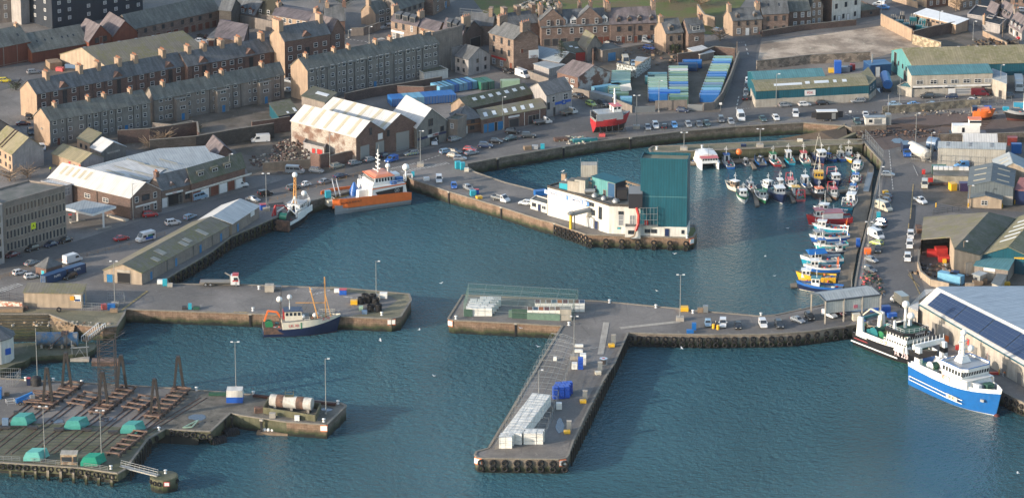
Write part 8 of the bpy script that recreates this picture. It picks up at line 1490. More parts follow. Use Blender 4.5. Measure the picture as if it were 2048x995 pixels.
DU=V((dd.y,-dd.x,0))*1.56;bc(cX,G(1013,884),DU,dd*1.76,3,16,'tall white box stack in the T-pier cage','long block of white box stacks in the T-pier cage');bc(cX,G(1004,894),V((1.56,0,0)),dd*1.76,2,2,'white box stack, T-pier cage front left','front left box stacks');bc(cX,G(1053,886),V((1.56,0,0)),dd*1.76,3,2,'white box stack, T-pier cage front right','front right box stacks')
dn=aH(1.3,1.5,3.0,a8('fish_box_blue',(.02,.08,.42)));bc(dn,G(1111,796),V((1.35,.3,0)),dd*1.55,3,3,'bright blue box stack, T-shaped pier','blue box stacks')
do=aH(1.4,1.4,1.6,bY)
for u,v,me,l in((1149,737,do,'white box stack at the foot of the upper lamp on the T-shaped pier'),(1161,737,dn,'blue box stack beside the white one near the upper lamp'),(1166,728,cX,'tall white box stack behind the blue one near the upper lamp'),(1110,720,aH(.9,.9,.9,bY),'single white box left inside the T-pier cage'),(1158,693,aH(2.2,.9,.6,bY),'flat white crate pile at the top of the T-pier cage'),(1157,704,aH(2.2,.9,.7,bY),'second flat white crate pile at the top of the T-pier cage'),(1118,817,do.copy(),'small white block at the side of the wire cage'),(1079,835,aH(1.6,1,.5,bY),'low white tray inside the wire cage')):
 p=G(u,v);o=aE('fish_box_stack',me,None,(p.x,p.y,.04));bT(o,l,'box stack')
cC=aI('galvanised_wire',(.26,.28,.28),.5,.3);de=aI('green_netting',(.10,.20,.16),.9)
def cQ(label,px,h,step,m,net,arch=.0,nm=None,w=.055):
 P=[G(u,v)for u,v in px];t=aa('net_cage',label,'cage',tuple(P[0]));a,b_,c,d=P;L_=(d-a).length;n=int(L_/step);fr=MB();wb=MB()
 for i in range(n+1):
  f=i/n;l=a+(d-a)*f;r=b_+(c-b_)*f;up=V((0,0,h));fr.bar(l,l+up,w);fr.bar(r,r+up,w);prev=l+up;k=6
  for j in range(1,k+1):q=l+(r-l)*(j/k)+V((0,0,h+arch*math.sin(math.pi*j/k)));fr.bar(prev,q,w);prev=q
 k=6
 for j in range(k+1):z=h+arch*math.sin(math.pi*j/k);fr.bar(a+(b_-a)*(j/k)+V((0,0,z)),d+(c-d)*(j/k)+V((0,0,z)),w*.8)
 for z in(h*.5,h):
  for p,q in((a,d),(b_,c),(a,b_),(c,d)):fr.bar(p+V((0,0,z)),q+V((0,0,z)),w*.8)
 a1('frame',fr,[m],t)
 sp=net;thin=.018
 for(p,q,r,s)in((a+V((0,0,h)),d+V((0,0,h)),b_,c),):
  nn=int((b_-a).length/sp)
  for j in range(nn):f=j/nn;z=h+arch*math.sin(math.pi*f)+.02;wb.bar(a+(b_-a)*f+V((0,0,z)),d+(c-d)*f+V((0,0,z)),thin)
  nn=int(L_/sp)
  for j in range(nn):
   f=j/nn;l=a+(d-a)*f;r=b_+(c-b_)*f;wb.bar(l+V((0,0,h+.02)),r+V((0,0,h+.02)),thin);wb.bar(r,r+V((0,0,h)),thin);wb.bar(l,l+V((0,0,h)),thin)
 for z in[sp*i for i in range(1,int(h/sp)+1)]:
  for p,q in((a,d),(b_,c),(a,b_)):wb.bar(p+V((0,0,z)),q+V((0,0,z)),thin)
 a1('netting',wb,[nm or cC],t);return t
cQ('wire mesh cage with arched hoops running along the T-shaped pier',[(992,898),(1086,892),(1152,700),(1102,688)],3.0,4.2,cC,2.4,.5)
cQ('green netting cage over fish boxes on the upper pier arm',[(927,632),(1143,643),(1156,605),(937,592)],3.6,3.4,cC,.55,0,de)
for u0,v0,u1,v1,h,l in((1024,636,1054,637,2.6,'dark green netting screen left of the brown-topped boxes'),(928,632,945,633,2.0,'green netting screen at the left corner of the net cage'),(1054,638,1120,641,1.9,'pale green netting skirt in front of the brown-topped boxes')):
 a,e=G(u0,v0),G(u1,v1);b=MB();b.bar(a+V((0,0,h/2)),e+V((0,0,h/2)),.08,h);ao('net_screen',l,'net',b,[am('green_scaffold_net'if 'pale'not in l else 'pale_green_net',(.045,.09,.07)if 'pale'not in l else(.14,.22,.17),None,'plain',1)],tuple(a))
p=G(1131,640);bI('storage_hut','plain grey hut at the right end of the net cage','hut',(p.x,p.y+1,.03),(2.9,2.6,3.0),ac);p=G(1021,634);bI('narrow_cabinet','pale narrow cabinet standing in the green netting','cabinet',(p.x,p.y,.03),(1.0,.6,2.0),M['pale_green_net'])
for u,v,vt,l in((1227,687,670,'top one near the pier root'),(1200,742,720,'second one beside the cable drum'),(1170,799,778,'third one beside an amber tub'),(1138,860,840,'lowest one by the puddle')):
 p=G(u,v);t=aa('service_pillar','grey service pillar on the T-shaped pier, '+l,'service pillar',tuple(p),0,'grey service pillars');b=MB();b.box((p.x,p.y,.02),(1.1,.9,2.4));a1('pillar',b,[a6],t);b=MB();b.box((p.x,p.y,2.43),(1.2,1.0,.1));a1('cap',b,[ac],t)
 cn('tub','square tub on legs in front of the service pillar, '+l,'tub',u-4,v+6,(1.5,1.2,.8),b8 if '742'not in str(v)and v!=742 else M['boat_cream'],.1,group='tubs by the service pillars')
p=G(1207,728);b=MB();b.tube((p.x,p.y,0),(p.x,p.y,.14),1.0,n=18);b.tube((p.x,p.y,.14),(p.x,p.y,1.5),.6,n=14,mi=1);b.tube((p.x,p.y,1.5),(p.x,p.y,1.64),1.0,n=18,mi=2);b.tube((p.x,p.y,1.64),(p.x,p.y,1.67),.4,n=12,mi=3);ao('cable_drum','upright wooden cable drum with a blue-white rim and red centre','cable drum',b,[ac,an,a8('drum_rim',(.45,.52,.58)),b3],tuple(p))
for u,v,l,px in((957,913,'left corner of the T-shaped pier',(950,912,964,916)),(1127,917,'right corner of the T-shaped pier',(1119,918,1132,916)),(901,640,'left corner of the upper cage pier',(897,638,906,640)),(787,636,'tip of the middle pier',(775,636.5,791,636)),(1383,475,'end of the ice factory pier',(1379,477,1387,474.5)),(650,848,'tip of the lower left jetty',(641,848,655,848.5))):
 a,e=G(px[0],px[1]),G(px[2],px[3]);x=(e-a).normalized();nn=V((x.y,-x.x,0))*.12;b=MB();b.bar(a+nn+V((0,0,-.9)),e+nn+V((0,0,-.9)),.1,1.7);b.bar(a+nn*1.8+V((0,0,-.9)),e*.95+a*.05+nn*1.8+V((0,0,-.9)),.1,1.2,1);ao('painted_pier_mark','orange-edged white mark at the '+l,'pier mark',b,[BC['orange'],bY],tuple(a),'painted pier marks')
def c1(nm,l,u,v,sz,m,rz=0,lid=None,z=0):return cn(nm,l,nm.replace('_',' '),u,v,sz,m,rz,lid=lid,z=z)
cy=M['turquoise_paint'];bb=BC['bright']
for a in(('tub','taller turquoise tub stack at the quay corner by the zebra crossing',916,337,(1.6,1.4,2.2),cy,.3),('tub','right turquoise tub stack at the quay corner by the zebra crossing',925,339,(1.3,1.2,2.2),cy,.3),('tub','cream sack beside the turquoise tubs at the quay corner',933,343,(1.3,1.2,1.1),M['boat_cream'],0),('tub','turquoise tub beside the red and white rail',826,353,(.9,.9,1.5),cy,0),('crate','white crate near the pier root',853,361,(1.6,1.2,1.0),a4,.2),('tub','turquoise tubs beside the silver hatchback',946,391,(1.6,1.3,1.6),cy,.3),('bin','dark blue bin with a red lid beside turquoise tubs',953,388,(1.2,1.2,1.4),aZ,.3,b3),('tub','cream and yellow tub behind the quay edge of the ice pier',958,397,(1.6,1.4,.8),b8,.4),('skip','blue tub bank with a red float at the back edge of the ice pier',1081,390,(3.6,2.0,1.5),bb,.3),('tub','turquoise tub with dark front beside the gangway of the crew vessel',656,395,(1.6,1.4,2.1),cy,.3),('bin','blue and red bin under the west quay lamp',527,419,(1.9,1.5,1.6),aZ,.3,b3),('crate','white crates at the edge of the mossy quay root',320,567,(1.4,1.2,1.1),bY,0),('tub','turquoise cabinet at the mossy quay root',330,571,(1.2,1.0,1.9),cy,0),('crate','grey rubbish bin right of the turquoise cabinet',340,573,(1.4,1.0,1.0),ac,0),('skip','big pale grey skip on the middle pier',539,582,(2.4,2.0,1.9),ac,0),('crate','grey trolley right of the pale skip',557,578,(1.6,1.0,.9),a6,0),('bin','blue and red lidded bin on the middle pier',686,588,(1.9,1.6,1.4),aZ,0,b3),('crate','white boxes left of the blue and red bin',674,584,(1.5,1.2,.9),bY,0),('skip','yellow-orange tub beside the tyre stacks',708,608,(1.8,1.4,1.2),BC['yellow'],0),('tub','pale green drum in front of the tyre stacks',722,620,(1.1,1.0,1.2),KC['pale'],0),('tub','blue-grey tub in front of the tyre stacks',729,627,(1.4,1.1,.9),KC['slate'],0),('crate','white crate pile by the tyre stacks',767,595,(2.0,1.6,1.4),bY,0),('tub','turquoise dispenser at the front of the middle pier',380,618,(.9,.8,1.6),cy,0),('crate','dark winch box left of the turquoise dispenser',369,618,(1.2,1.0,.9),a5,0),('crate','green net pile right of the turquoise dispenser',393,618,(1.6,1.2,.7),bJ,0),('skip','orange skip on the lower pier behind the tall lamp',1368,621,(2.2,1.8,1.2),BC['yellow'],0),('crate','tan pallet box on the lower pier back edge',1401,624,(1.5,1.2,1.2),aS,0),('crate','grey steel cabinet on the lower pier back edge',1411,624,(1.3,1.2,1.9),a6,0),('tub','open blue tub lying at the lower pier front',1380,666,(1.8,1.2,1.0),bb,0),('tub','upright blue tub at the lower pier front',1388,659,(1.1,1.0,1.9),bb,0),('tub','turquoise tub left of the north quay junk',1085,298,(1.2,1.0,1.6),cy,0),('crate','brown pallets at the edge of the north quay',1055,299,(2.2,1.5,1.1),aS,.3),('crate','cluttered net bin right of the pallets',1070,298,(1.8,1.2,1.2),BC['grey'],0),('crate','stack of rusty pallets on the north quay',1122,281,(4.2,2,.9),aN,.2),('tub','red tub under the boat on stands',1204,273,(1.9,1.5,1.0),BC['pink'],0),('skip','row of dark green fish tubs left of the boat on stands',1170,283,(7.5,1.5,1.0),BC['teal'],.25),('tub','yellow tub beside the marina road',1771,387,(1.4,1.1,.9),b8,.2),('tub','turquoise tub below the cream camper',1757,436,(1.1,1.0,1.8),cy,0),('tub','orange and white conical float bag by the pickup',1735,507,(1.8,1.5,1.6),BC['orange'],0),('tub','blue tarpaulin bundle on the pontoon edge',1716,493,(1.1,1.0,2.4),aZ,0,None,-2.9),('crate','cream sacks pile under the canopy edge',1712,640,(2.0,1.5,1.9),M['boat_cream'],.2),('tub','dark blue tub left of the crane arm behind the black trawler',1748,622,(2.2,1.5,1.2),aZ,0),('tub','tall blue tub stack behind the crane arm',1771,628,(2.2,1.6,2.4),aZ,.2),('tub','low blue tubs right of the tall stack',1784,634,(2.4,1.4,1.2),aZ,.2),('skip','red open skip in the scrap yard bay',1887,522,(3.0,2.2,1.6),b3,0),('skip','upper red skip in the scrap yard bay',1882,512,(3.2,2.4,2.6),b3,.1),('skip','long red skip left in the scrap yard bay',1866,512,(3.4,2.0,1.8),b3,-.1),('crate','rusty yellow machinery behind the red skips',1880,504,(3.2,1.5,1.6),BC['yellow'],0),('crate','dark scrap heap in front of the bay',1858,508,(4,2.4,.9),aN,0),('tub','yellow drum by the shed corner',1889,526,(1,1,1.2),b8,0),('crate','pinkish pallet stack left of the glazed lean-to',1955,569,(2.6,2,1.2),aS,.1),('crate','tan pallet stack beside the pinkish one',1966,566,(1.8,1.6,1.6),aS,.1),('crate','orange tub by the glazed lean-to',2013,570,(1.8,1.2,.9),BC['yellow'],0),('crate','rusty rails pile left of the scrap yard',1838,462,(1.6,4.5,1.3),aN,0),('tub','red gas bottle pair beside the tank store',1861,364,(1.3,.7,1.3),b3,0),('tub','red post box like drum by the roadside',1847,348,(.9,.9,1.4),b3,0),('crate','yellow steel frames in the gravel yard',1905,380,(1.8,2.2,2.2),BC['yellow'],.3),('crate','low rusty beam pile below the stained store',1880,370,(6,1.2,.6),aN,0),('tub','blue drums under the gas tank side',2032,306,(3,2,3),bb,0),('crate','white skip boxes behind the sea wall',1960,222,(2.4,1.6,1.6),ac,.2),('crate','tan boards leaning at the slipway head',1952,226,(2.6,1.4,1.8),aS,.4),('tub','blue box near the graffiti on the slipway head',1975,222,(2.2,1.4,1.6),aZ,.1),('crate','blue and white oil tank behind the mesh fence',223,618,(2.0,1.3,1.5),bb,0),('crate','tan crate below the blue oil tank',228,624,(2.0,1.2,1.0),aS,0),('crate','red wheeled pump frame by the mesh fence',208,618,(1.3,1.1,1.5),b3,.3),('crate','old timber pile on the dock edge',20,622,(7,2.2,1.0),aS,0),('crate','rusty pallets right of the timber pile',50,619,(1.6,1.3,.9),aN,0),('tub','red salvage box in the demolished plot',120,142,(2.4,1.6,1.2),BC['pink'],-.3),('crate','blue skip boat beside the mossy shed',150,136,(6,2.4,1.3),KC['slate'],-.2),('crate','dark open shed full of timber beside the blue skip',108,135,(4,5,2.2),aS,.4)):
 a=list(a)+[None]*(8-len(a))if len(a)<8 else list(a);nm,l,u,v,sz,m,rz,lid=a[:8];c1(nm,l,u,v,sz,m,rz or 0,lid if lid else None,a[8]if len(a)>8 else 0)
tb=MB()
for i in range(5):tb.torus((0,0,.2+.36*i),.62,.2,(0,0,1),16,7)
dA=tb.mesh('tyre_stack',[c2])
for i,(u,v)in enumerate(((722,607),(737,605),(746,604),(741,622),(757,622),(752,612),(730,600))):p=G(u,v);o=aE('tyre_stack',dA,None,(p.x,p.y,.03));o.scale=(1.15,1.15,1+.12*(i%3));bT(o,'stack of black lorry tyres, %s at the tip of the middle pier'%bR[i],'tyre stack','tyre stacks on the middle pier')
t=aa('raft','timber work raft with white bags floating below the jetty','raft',tuple(G(546,866,WZ)));p=G(546,866,WZ);b=MB();b.box((p.x,p.y,WZ-.1),(7.6,2.6,.7),-.12);a1('deck',b,[aS],t)
for i in range(5):b=MB();b.ball((p.x-2+i*.95,p.y+.3-.1*i,WZ+.85),.5,8);a1('white_bag',b,[a4],t)
def bN(u,v,m,l,s=1.0):
 p=G(u,v);t=aa('covered_winch',l,'winch cover',tuple(p),0,'turquoise winch covers');b=MB();w=2.3*s
 b.add([(p.x-w,p.y-1.6,.35),(p.x+w*.55,p.y-1.6,.35),(p.x+w*1.3,p.y+2,.35),(p.x-w*.5,p.y+2,.35),(p.x-w*.75,p.y-1.3,2.2*s),(p.x+w*.35,p.y-1.3,2.2*s),(p.x+w*1.05,p.y+1.5,2.3*s),(p.x-w*.25,p.y+1.5,2.3*s),(p.x-w,p.y-1.6,1.2),(p.x+w*.55,p.y-1.6,1.2)],[(0,1,9,8),(8,9,5,4),(1,2,6,5,9),(2,3,7,6),(3,0,8,4,7),(4,5,6,7)]);a1('cover',b,[m],t);b=MB();b.box((p.x,p.y,0),(w*1.9,3.4,.35));a1('skid',b,[a5],t)
tq=am('winch_cover_turquoise',(.07,.30,.26),(.05,.25,.22),'plain',.9,rough=.5);dH=am('winch_cover_pale',(.15,.44,.38),(.11,.37,.33));dG=am('winch_cover_green',(.02,.28,.18),(.02,.23,.15))
for u,v,m,l in((44,848,tq,'turquoise winch cover, left of the back three on the ship lift'),(151,856,tq,'turquoise winch cover, middle of the back three on the ship lift'),(263,864,tq,'turquoise winch cover, right of the back three on the ship lift'),(70,919,dH,'pale turquoise winch cover at the front left of the ship lift'),(184,929,dG,'greener winch cover at the front right of the ship lift')):bN(u,v,m,l,1.1)
p=G(139,925);t=aa('control_cabin','rusty cream control cabin with dark glass between the front winch covers','cabin',tuple(p));b=MB();b.box((p.x,p.y,.1),(3.8,2.6,2.4));a1('body',b,[am('rusty_cream',(.45,.36,.25),(.25,.15,.09),'plain',1.2,amt=1.5)],t);b=MB();b.box((p.x-.5,p.y-1.32,.8),(2.4,.06,1.2));b.box((p.x+1.45,p.y-1.32,.5),(.8,.06,1.6));a1('window',b,[aT],t);b=MB();b.box((p.x,p.y,2.5),(4,2.8,.2));a1('roof',b,[ac],t)
def cP(u,v,vt,l,m=None):
 p=G(u,v);h=c8(u,v,vt);t=aa('a_frame_mast',l,'mast',tuple(p),0,'steel A-frame guide masts')
 for s in(-1,1):b=MB();b.bar((p.x+s*1.15,p.y,.8),(p.x+s*.22,p.y,h),.85,.6);a1('leg',b,[m or am('brown_grey_steel',(.042,.038,.036),(.028,.025,.025),'streak',.6)],t)
 b=MB();b.box((p.x,p.y,h-.9),(.8,.7,1.2));a1('head',b,[a5],t)
 b=MB();b.box((p.x,p.y,.7),(3.6,1.6,.35));a1('foot',b,[aN],t)
for u,v,vt,l in((96,810,736,'front left mast of the first cradle on the ship lift'),(134,779,706,'rear mast of the first cradle on the ship lift'),(207,816,744,'front mast of the middle cradle on the ship lift'),(244,784,711,'rear mast of the middle cradle beside the lattice tower'),(311,834,758,'front mast of the right cradle on the ship lift'),(358,782,713,'rear mast of the right cradle at the quay edge')):cP(u,v,vt,'brown steel A-frame, '+l)
def b9(p0,p1,w,l,n=5):
 a,e=G(*p0),G(*p1);x=(e-a).normalized();y=V((-x.y,x.x,0));t=aa('cradle',l,'cradle',tuple(a),0,'rusty ship cradles')
 for s in(-1,1):b=MB();b.bar(a+y*s*w/2+V((0,0,.9)),e+y*s*w/2+V((0,0,.9)),.42,.5);a1('side_beam',b,[aN],t)
 for i in range(n):c=a+(e-a)*(i/(n-1));b=MB();b.bar(c-y*w*.62+V((0,0,1.2)),c+y*w*.62+V((0,0,1.2)),.5,.3);a1('cross_beam',b,[am('pinkish_rust',(.19,.125,.095),(.11,.075,.06),'plain',1,amt=1.3)],t)
 for i in range(0,n):
  for s in(-1,1):c=a+(e-a)*((i+.3)/n)+y*s*w/2;b=MB();b.box((c.x,c.y,.08),(.8,.5,.6));a1('bogie',b,[a5],t)
b9((82,822),(152,772),3.4,'long rusty cradle carrying the two left masts',8);b9((193,832),(258,780),3.4,'long rusty cradle carrying the two middle masts',8);b9((303,840),(366,783),3.4,'long rusty cradle carrying the two right masts',8);b9((152,815),(186,793),4.2,'short low cradle between the left and middle cradles',4);b9((262,823),(296,800),4.2,'short low cradle between the middle and right cradles',4);b9((226,914),(281,870),3.0,'rusty cradle at the right edge of the ship lift platform',6);b9((64,812),(84,790),3.6,'heap of rusty bogies left of the first cradle',6)
for i,(u,v)in enumerate(((11,858),(65,858),(118,862),(174,862),(226,867),(285,866))):p=G(u,v);b=MB();b.box((p.x,p.y,.35),(2.4,1.0,.5));b.box((p.x,p.y,.03),(1.0,.8,.35));ao('steel_stop','low dark steel stop, %s from the left along the platform edge'%bR[i],'steel stop',b,[a5],tuple(p),'steel stops')
p=G(73,769);t=aa('water_tank','black ribbed plastic tank with a small red tank beside it','tank',tuple(p));b=MB();b.lathe([(1.25,0),(1.3,.4),(1.22,.5),(1.3,1.0),(1.22,1.1),(1.3,1.7),(1.1,2.1),(.3,2.3)],(p.x,p.y,0),16);a1('tank_body',b,[bz],t);b=MB();b.box((p.x-1.9,p.y,0),(.9,.9,1.8));a1('red_box',b,[BC['navy']],t);b=MB();b.box((p.x-1.9,p.y,1.8),(.95,.95,.15));a1('lid',b,[b3],t)
p=G(50,806);t=aa('access_lift','blue folded access platform lift with a white cage','lift',tuple(p),.35);b=MB();b.box((0,0,.5),(4.4,1.4,.9));b.bar((-2,0,1.2),(2,0,2.5),.6);a3(t,'boom',b,bb);aB('wheel',b4(.4),t,(-1.4,-.8,.4));aB('wheel',b4(.4),t,(1.4,-.8,.4));aO(t,'counterweight',(1.8,0,.8),(1.2,1.5,1.4),BC['grey']);rails(t,[(-4.6,-1,.3),(-2.6,-1,.3),(-2.6,1,.3),(-4.6,1,.3),(-4.6,-1,.3)],1.1,a4,'basket')
c1('tub','blue frame at the left edge of the ship lift',-1,795,(1.2,2,2.6),bb);c1('cabinet','dark cabinet left of the back winch cover',32,834,(1.0,.9,1.7),a5);c1('cabinet','grey-green cabinet at the far left of the ship lift',11,850,(1.5,1.1,1.8),KC['slate']);c1('tub','small tan sack near the left edge',14,790,(1.2,1,.9),aS)
t=aa('lattice_tower','rusty brown scaffold lattice tower standing in the water beside the ship lift','tower',tuple(G(216,790)));p=G(216,778);b=MB();W=2.2;hh=c8(216,778,672)
for s in(-1,1):
 for r in(-1,1):b.bar((p.x+s*W,p.y+r*W,-8),(p.x+s*W*.9,p.y+r*W,hh),.24)
a1('leg',b,[a5],t);b=MB();n=9
for i in range(n):
 z0=hh*i/n;z1=hh*(i+1)/n
 for(ax,ay,bx,by)in((-1,-1,1,-1),(1,-1,1,1),(1,1,-1,1),(-1,1,-1,-1)):b.bar((p.x+ax*W,p.y+ay*W,z1),(p.x+bx*W,p.y+by*W,z1),.12);b.bar((p.x+ax*W,p.y+ay*W,z0),(p.x+bx*W,p.y+by*W,z1),.09)
a1('bracing',b,[am('lattice_brown',(.07,.058,.05))],t);b=MB();b.bar((p.x-W,p.y+2,hh-4),(p.x+W+2,p.y+3,hh),.5,.1);b.bar((p.x-W,p.y+1.2,hh-3),(p.x+W+2,p.y+2.2,hh+1),.08);a1('stair',b,[a5],t)
p=G(115,694,-1.6);t=aa('horizontal_tank','long rust-streaked blue horizontal tank on the dock platform','tank',(p.x,p.y,-1.6));b=MB();b.tube((p.x-5.4,p.y+.5,.55),(p.x+5.2,p.y+.5,.55),1.75,n=22);a1('tank_shell',b,[am('streaked_blue_tank',(.06,.15,.26),(.20,.19,.18),'streak',.7,amt=1.4,rough=.6)],t)
for x in(-4,-1.5,1.2,4):b=MB();b.box((p.x+x,p.y+.5,-1.6),(.6,2.6,1.0));a1('saddle',b,[ac],t)
b=MB();b.bar((p.x+1.4,p.y-1.6,-1.6),(p.x+1.4,p.y-1.2,3.4),.1);b.bar((p.x+2.6,p.y-1.6,-1.6),(p.x+2.6,p.y-1.2,3.4),.1);b.bar((p.x-2.2,p.y-2.0,-1.4),(p.x+1.6,p.y-1.6,2.3),.5,.12);b.box((p.x+2,p.y,2.4),(1.8,2.4,.12));a1('access_ladder',b,[aN],t)
t=aa('gangway','white railed gangway ramp across the dock entrance','gangway',tuple(G(190,665)));a,e=G(170,682,-1.4),G(204,655,.2);y=V((.7,.6,0));b=MB();b.bar(a,e,1.7,.5);a1('ramp_deck',b,[aS],t)
for s in(-.9,.9):
 b=MB();o=V((s,0,0));b.bar(a+o+V((0,0,1.3)),e+o+V((0,0,1.3)),.16)
 for i in range(10):q=a+(e-a)*i/9+o;b.bar(q,q+V((0,0,1.3)),.14)
 a1('railing',b,[a4],t)
t=aa('work_platform','hanging grey work platform frame beside the dock wall','platform',tuple(G(160,722,WZ)));p=G(160,722,WZ);b=MB();b.box((p.x,p.y,WZ+.2),(4.8,1.8,.8));a1('deck',b,[ac],t);b=MB()
for s in(-1.9,1.9):b.bar((p.x+s,p.y,WZ+.8),(p.x+s-.1,p.y,WZ+5.6),.2)
b.bar((p.x-2.4,p.y,WZ+3.6),(p.x+2.4,p.y,WZ+3.9),.25);b.bar((p.x-1.4,p.y,WZ+1),(p.x+.2,p.y,WZ+3.6),.1);b.bar((p.x+1.4,p.y,WZ+1),(p.x,p.y,WZ+3.4),.1);a1('frame',b,[a6],t)
p=G(212,728,WZ);b=MB();b.box((p.x,p.y,WZ-.3),(7,2.6,1.3));b.box((p.x,p.y,WZ+1.0),(7.2,2.8,.2),mi=1);ao('rusty_pontoon','rusty orange pontoon floating below the lattice tower','pontoon',b,[aN,M['pinkish_rust']],(p.x,p.y,WZ))
b=MB();p=G(118,624);b.torus((p.x,p.y,.75),.5,.22,(0,1,0));ao('leaning_tyre','large black tyre leaning against the brown dock shed','tyre',b,[bz],tuple(p))
t=aa('tank_bund','mossy concrete bund around the silver tank on the jetty','bund',tuple(G(582,830)));c=[G(*q)for q in((527,826),(631,842),(641,818),(538,806))];b=MB()
for i in range(4):b.bar(c[i]+V((0,0,.8)),c[(i+1)%4]+V((0,0,.8)),.3,1.7)
a1('bund_wall',b,[bH],t)
a,e=G(541,822),G(624,830);t=aa('storage_tank','silver horizontal tank with two broad rust bands in a concrete bund','tank',tuple((a+e)/2));x=(e-a).normalized();b=MB();b.tube(a+V((0,2,2.2)),e+V((0,2,2.2)),1.55,n=22);a1('tank_shell',b,[am('weathered_silver',(.5,.5,.47),(.33,.30,.26),'streak',.7)],t)
for f in(.16,.64):b=MB();b.tube(a+x*(e-a).length*f+V((0,2,2.2)),a+x*(e-a).length*(f+.17)+V((0,2,2.2)),1.58,n=22);a1('rust_band',b,[aN],t)
for f in(.1,.5,.9):q=a+(e-a)*f+V((0,2,0));b=MB();b.box((q.x,q.y,0),(.6,2.6,1.0));a1('saddle',b,[ac],t)
b=MB();q=a+(e-a)*.45+V((0,2,3.7));b.box(tuple(q),(2.2,1.4,.15))
for dx in(-1,1):b.bar(q+V((dx,-.7,0)),q+V((dx,-.7,1.3)),.08);b.bar(q+V((dx,.7,0)),q+V((dx,.7,1.3)),.08)
b.bar(q+V((-1,-.7,1.3)),q+V((1,-.7,1.3)),.08);a1('top_platform',b,[bH],t)
p=G(470,801);t=aa('fuel_tank','square tank, white above and blue below, on the lower left jetty','tank',tuple(p));b=MB();b.box((p.x,p.y,.02),(4.0,3.2,1.5));a1('lower_band',b,[aZ],t);b=MB();b.box((p.x,p.y,1.53),(4.05,3.25,1.7),0,0,.95);a1('upper_band',b,[ba],t)
c1('crate','grey machine box left of the silver tank bund',519,824,(2.4,1.6,1.4),aN,.2);c1('crate','small grey pump in front of the bund',545,835,(1.5,1.2,1.3),ac);c1('crate','white bag on a pallet in front of the bund',594,840,(1.2,1,1.2),bY);c1('crate','orange and green net heap left of the white and blue tank',436,790,(4.5,1.3,.7),bJ);b=MB();a,e=G(507,792),G(672,810);b.bar(a+V((0,-.6,.5)),e+V((0,-.6,.5)),.9,.5);ao('pipe_bundle','long dark red pipe bundle along the back edge of the jetty','pipes',b,[am('dark_red_pipe',(.07,.03,.025))],tuple(a))
t=aa('trestle','pale green steel triangular trestle on the jetty','trestle',tuple(G(382,856)));b=MB();c=[G(366,858),G(397,843),G(384,857)]
for i in range(3):b.bar(c[i]+V((0,0,.5)),c[(i+1)%3]+V((0,0,.5)),.25)
a1('frame',b,[KC['pale']],t)
p=G(328,950,-.4);t=aa('mooring_dolphin','round concrete mooring dolphin with tyres and a red-framed notice','dolphin',(p.x,p.y,-.4));b=MB();b.lathe([(3.2,-8),(3.2,-1.6),(3.3,-1.6),(3.3,0)],(p.x,p.y,-.4),20,smooth=False);a1('drum',b,[bH],t);b=MB();b.lathe([(3.1,0),(3.0,.08)],(p.x,p.y,-.4),20);a1('top',b,[bC],t);b=MB();b.box((p.x+.9,p.y-3.34,-1.8),(1.4,.12,1.1));a1('notice',b,[b3],t);b=MB();b.box((p.x+.9,p.y-3.42,-1.65),(1.1,.08,.8));a1('notice_panel',b,[a4],t)
for i,a in enumerate((-2.6,-2.2,-1.85,-.35)):o=aE('tyre',dp,t,(math.cos(a)*3.45,math.sin(a)*3.45,-.9));o.rotation_euler=(0,0,a+math.pi/2)
p2=G(331,943);o=aE('bollard',bm,None,(p2.x,p2.y,-.3));bT(o,'white mooring bollard on top of the round dolphin','bollard','white mooring bollards')
t=aa('footbridge','grey latticed footbridge from the ship lift to the round dolphin','footbridge',tuple(G(280,935)));a,e=G(242,931,.1),G(316,950,-.1);b=MB();b.bar(a,e,1.3,.3);a1('deck',b,[a6],t)
for s in(-.65,.65):
 b=MB();o=V((0,s,0));b.bar(a+o+V((0,0,1.2)),e+o+V((0,0,1.2)),.1);b.bar(a+o+V((0,0,.6)),e+o+V((0,0,.6)),.07)
 for i in range(9):q=a+(e-a)*i/8+o;b.bar(q,q+V((0,0,1.2)),.08)
 a1('handrail',b,[a6],t)
a,e=G(1823,309),G(1853,325);t=aa('gas_tank','large white horizontal gas tank behind mesh fencing','tank',tuple(a));b=MB();x=(e-a).normalized();b.tube(a+V((0,1,2.2)),e+V((0,1,2.2)),1.7,n=22);b.tube(e+V((0,1,2.2)),e+x*.6+V((0,1,2.2)),1.65,.9,n=22);a1('tank_shell',b,[cz],t)
for f in(.2,.8):q=a+(e-a)*f;b=MB();b.box((q.x,q.y+1,0),(1,3,1.0));a1('saddle',b,[ac],t)
a,e=G(1858,300),G(1876,303);b=MB();b.tube(a+V((0,1,2)),e+V((0,1,2)),1.9,n=20);ao('blue_tank','blue horizontal tank partly hidden by the cream corrugated shed','tank',b,[KC['slate']],tuple(a))
a,e=G(1775,184),G(1769,166);t=aa('tanker_vessel','blue horizontal tanker barrel beside the navy cabin','tank',tuple(a));b=MB();b.tube(a+V((0,0,2.4)),e+V((0,0,2.6)),1.5,n=18);a1('barrel',b,[KC['blue']],t);b=MB();b.box((a.x,a.y+2,0),(2.2,5,1.0));a1('chassis',b,[a5],t);rails(t,[(-1,-1,2.4),(1.4,-1,2.4)],1.0,KC['navy'])
for u,v,sz,m,l in((1675,146,(2.2,2,4),aZ,'tall blue hopper behind the low teal shed'),(1663,145,(2,1.6,1.4),b8,'yellow tub behind the low teal shed'),(1690,143,(3,2,1.6),BC['grey'],'grey machinery heap behind the low teal shed'),(1705,140,(1.6,1.4,2),b3,'red bin behind the low teal shed'),(1700,143,(1.4,1.2,1.8),BC['navy'],'navy bin beside the red one behind the low teal shed')):c1('bin',l,u,v,sz,m)
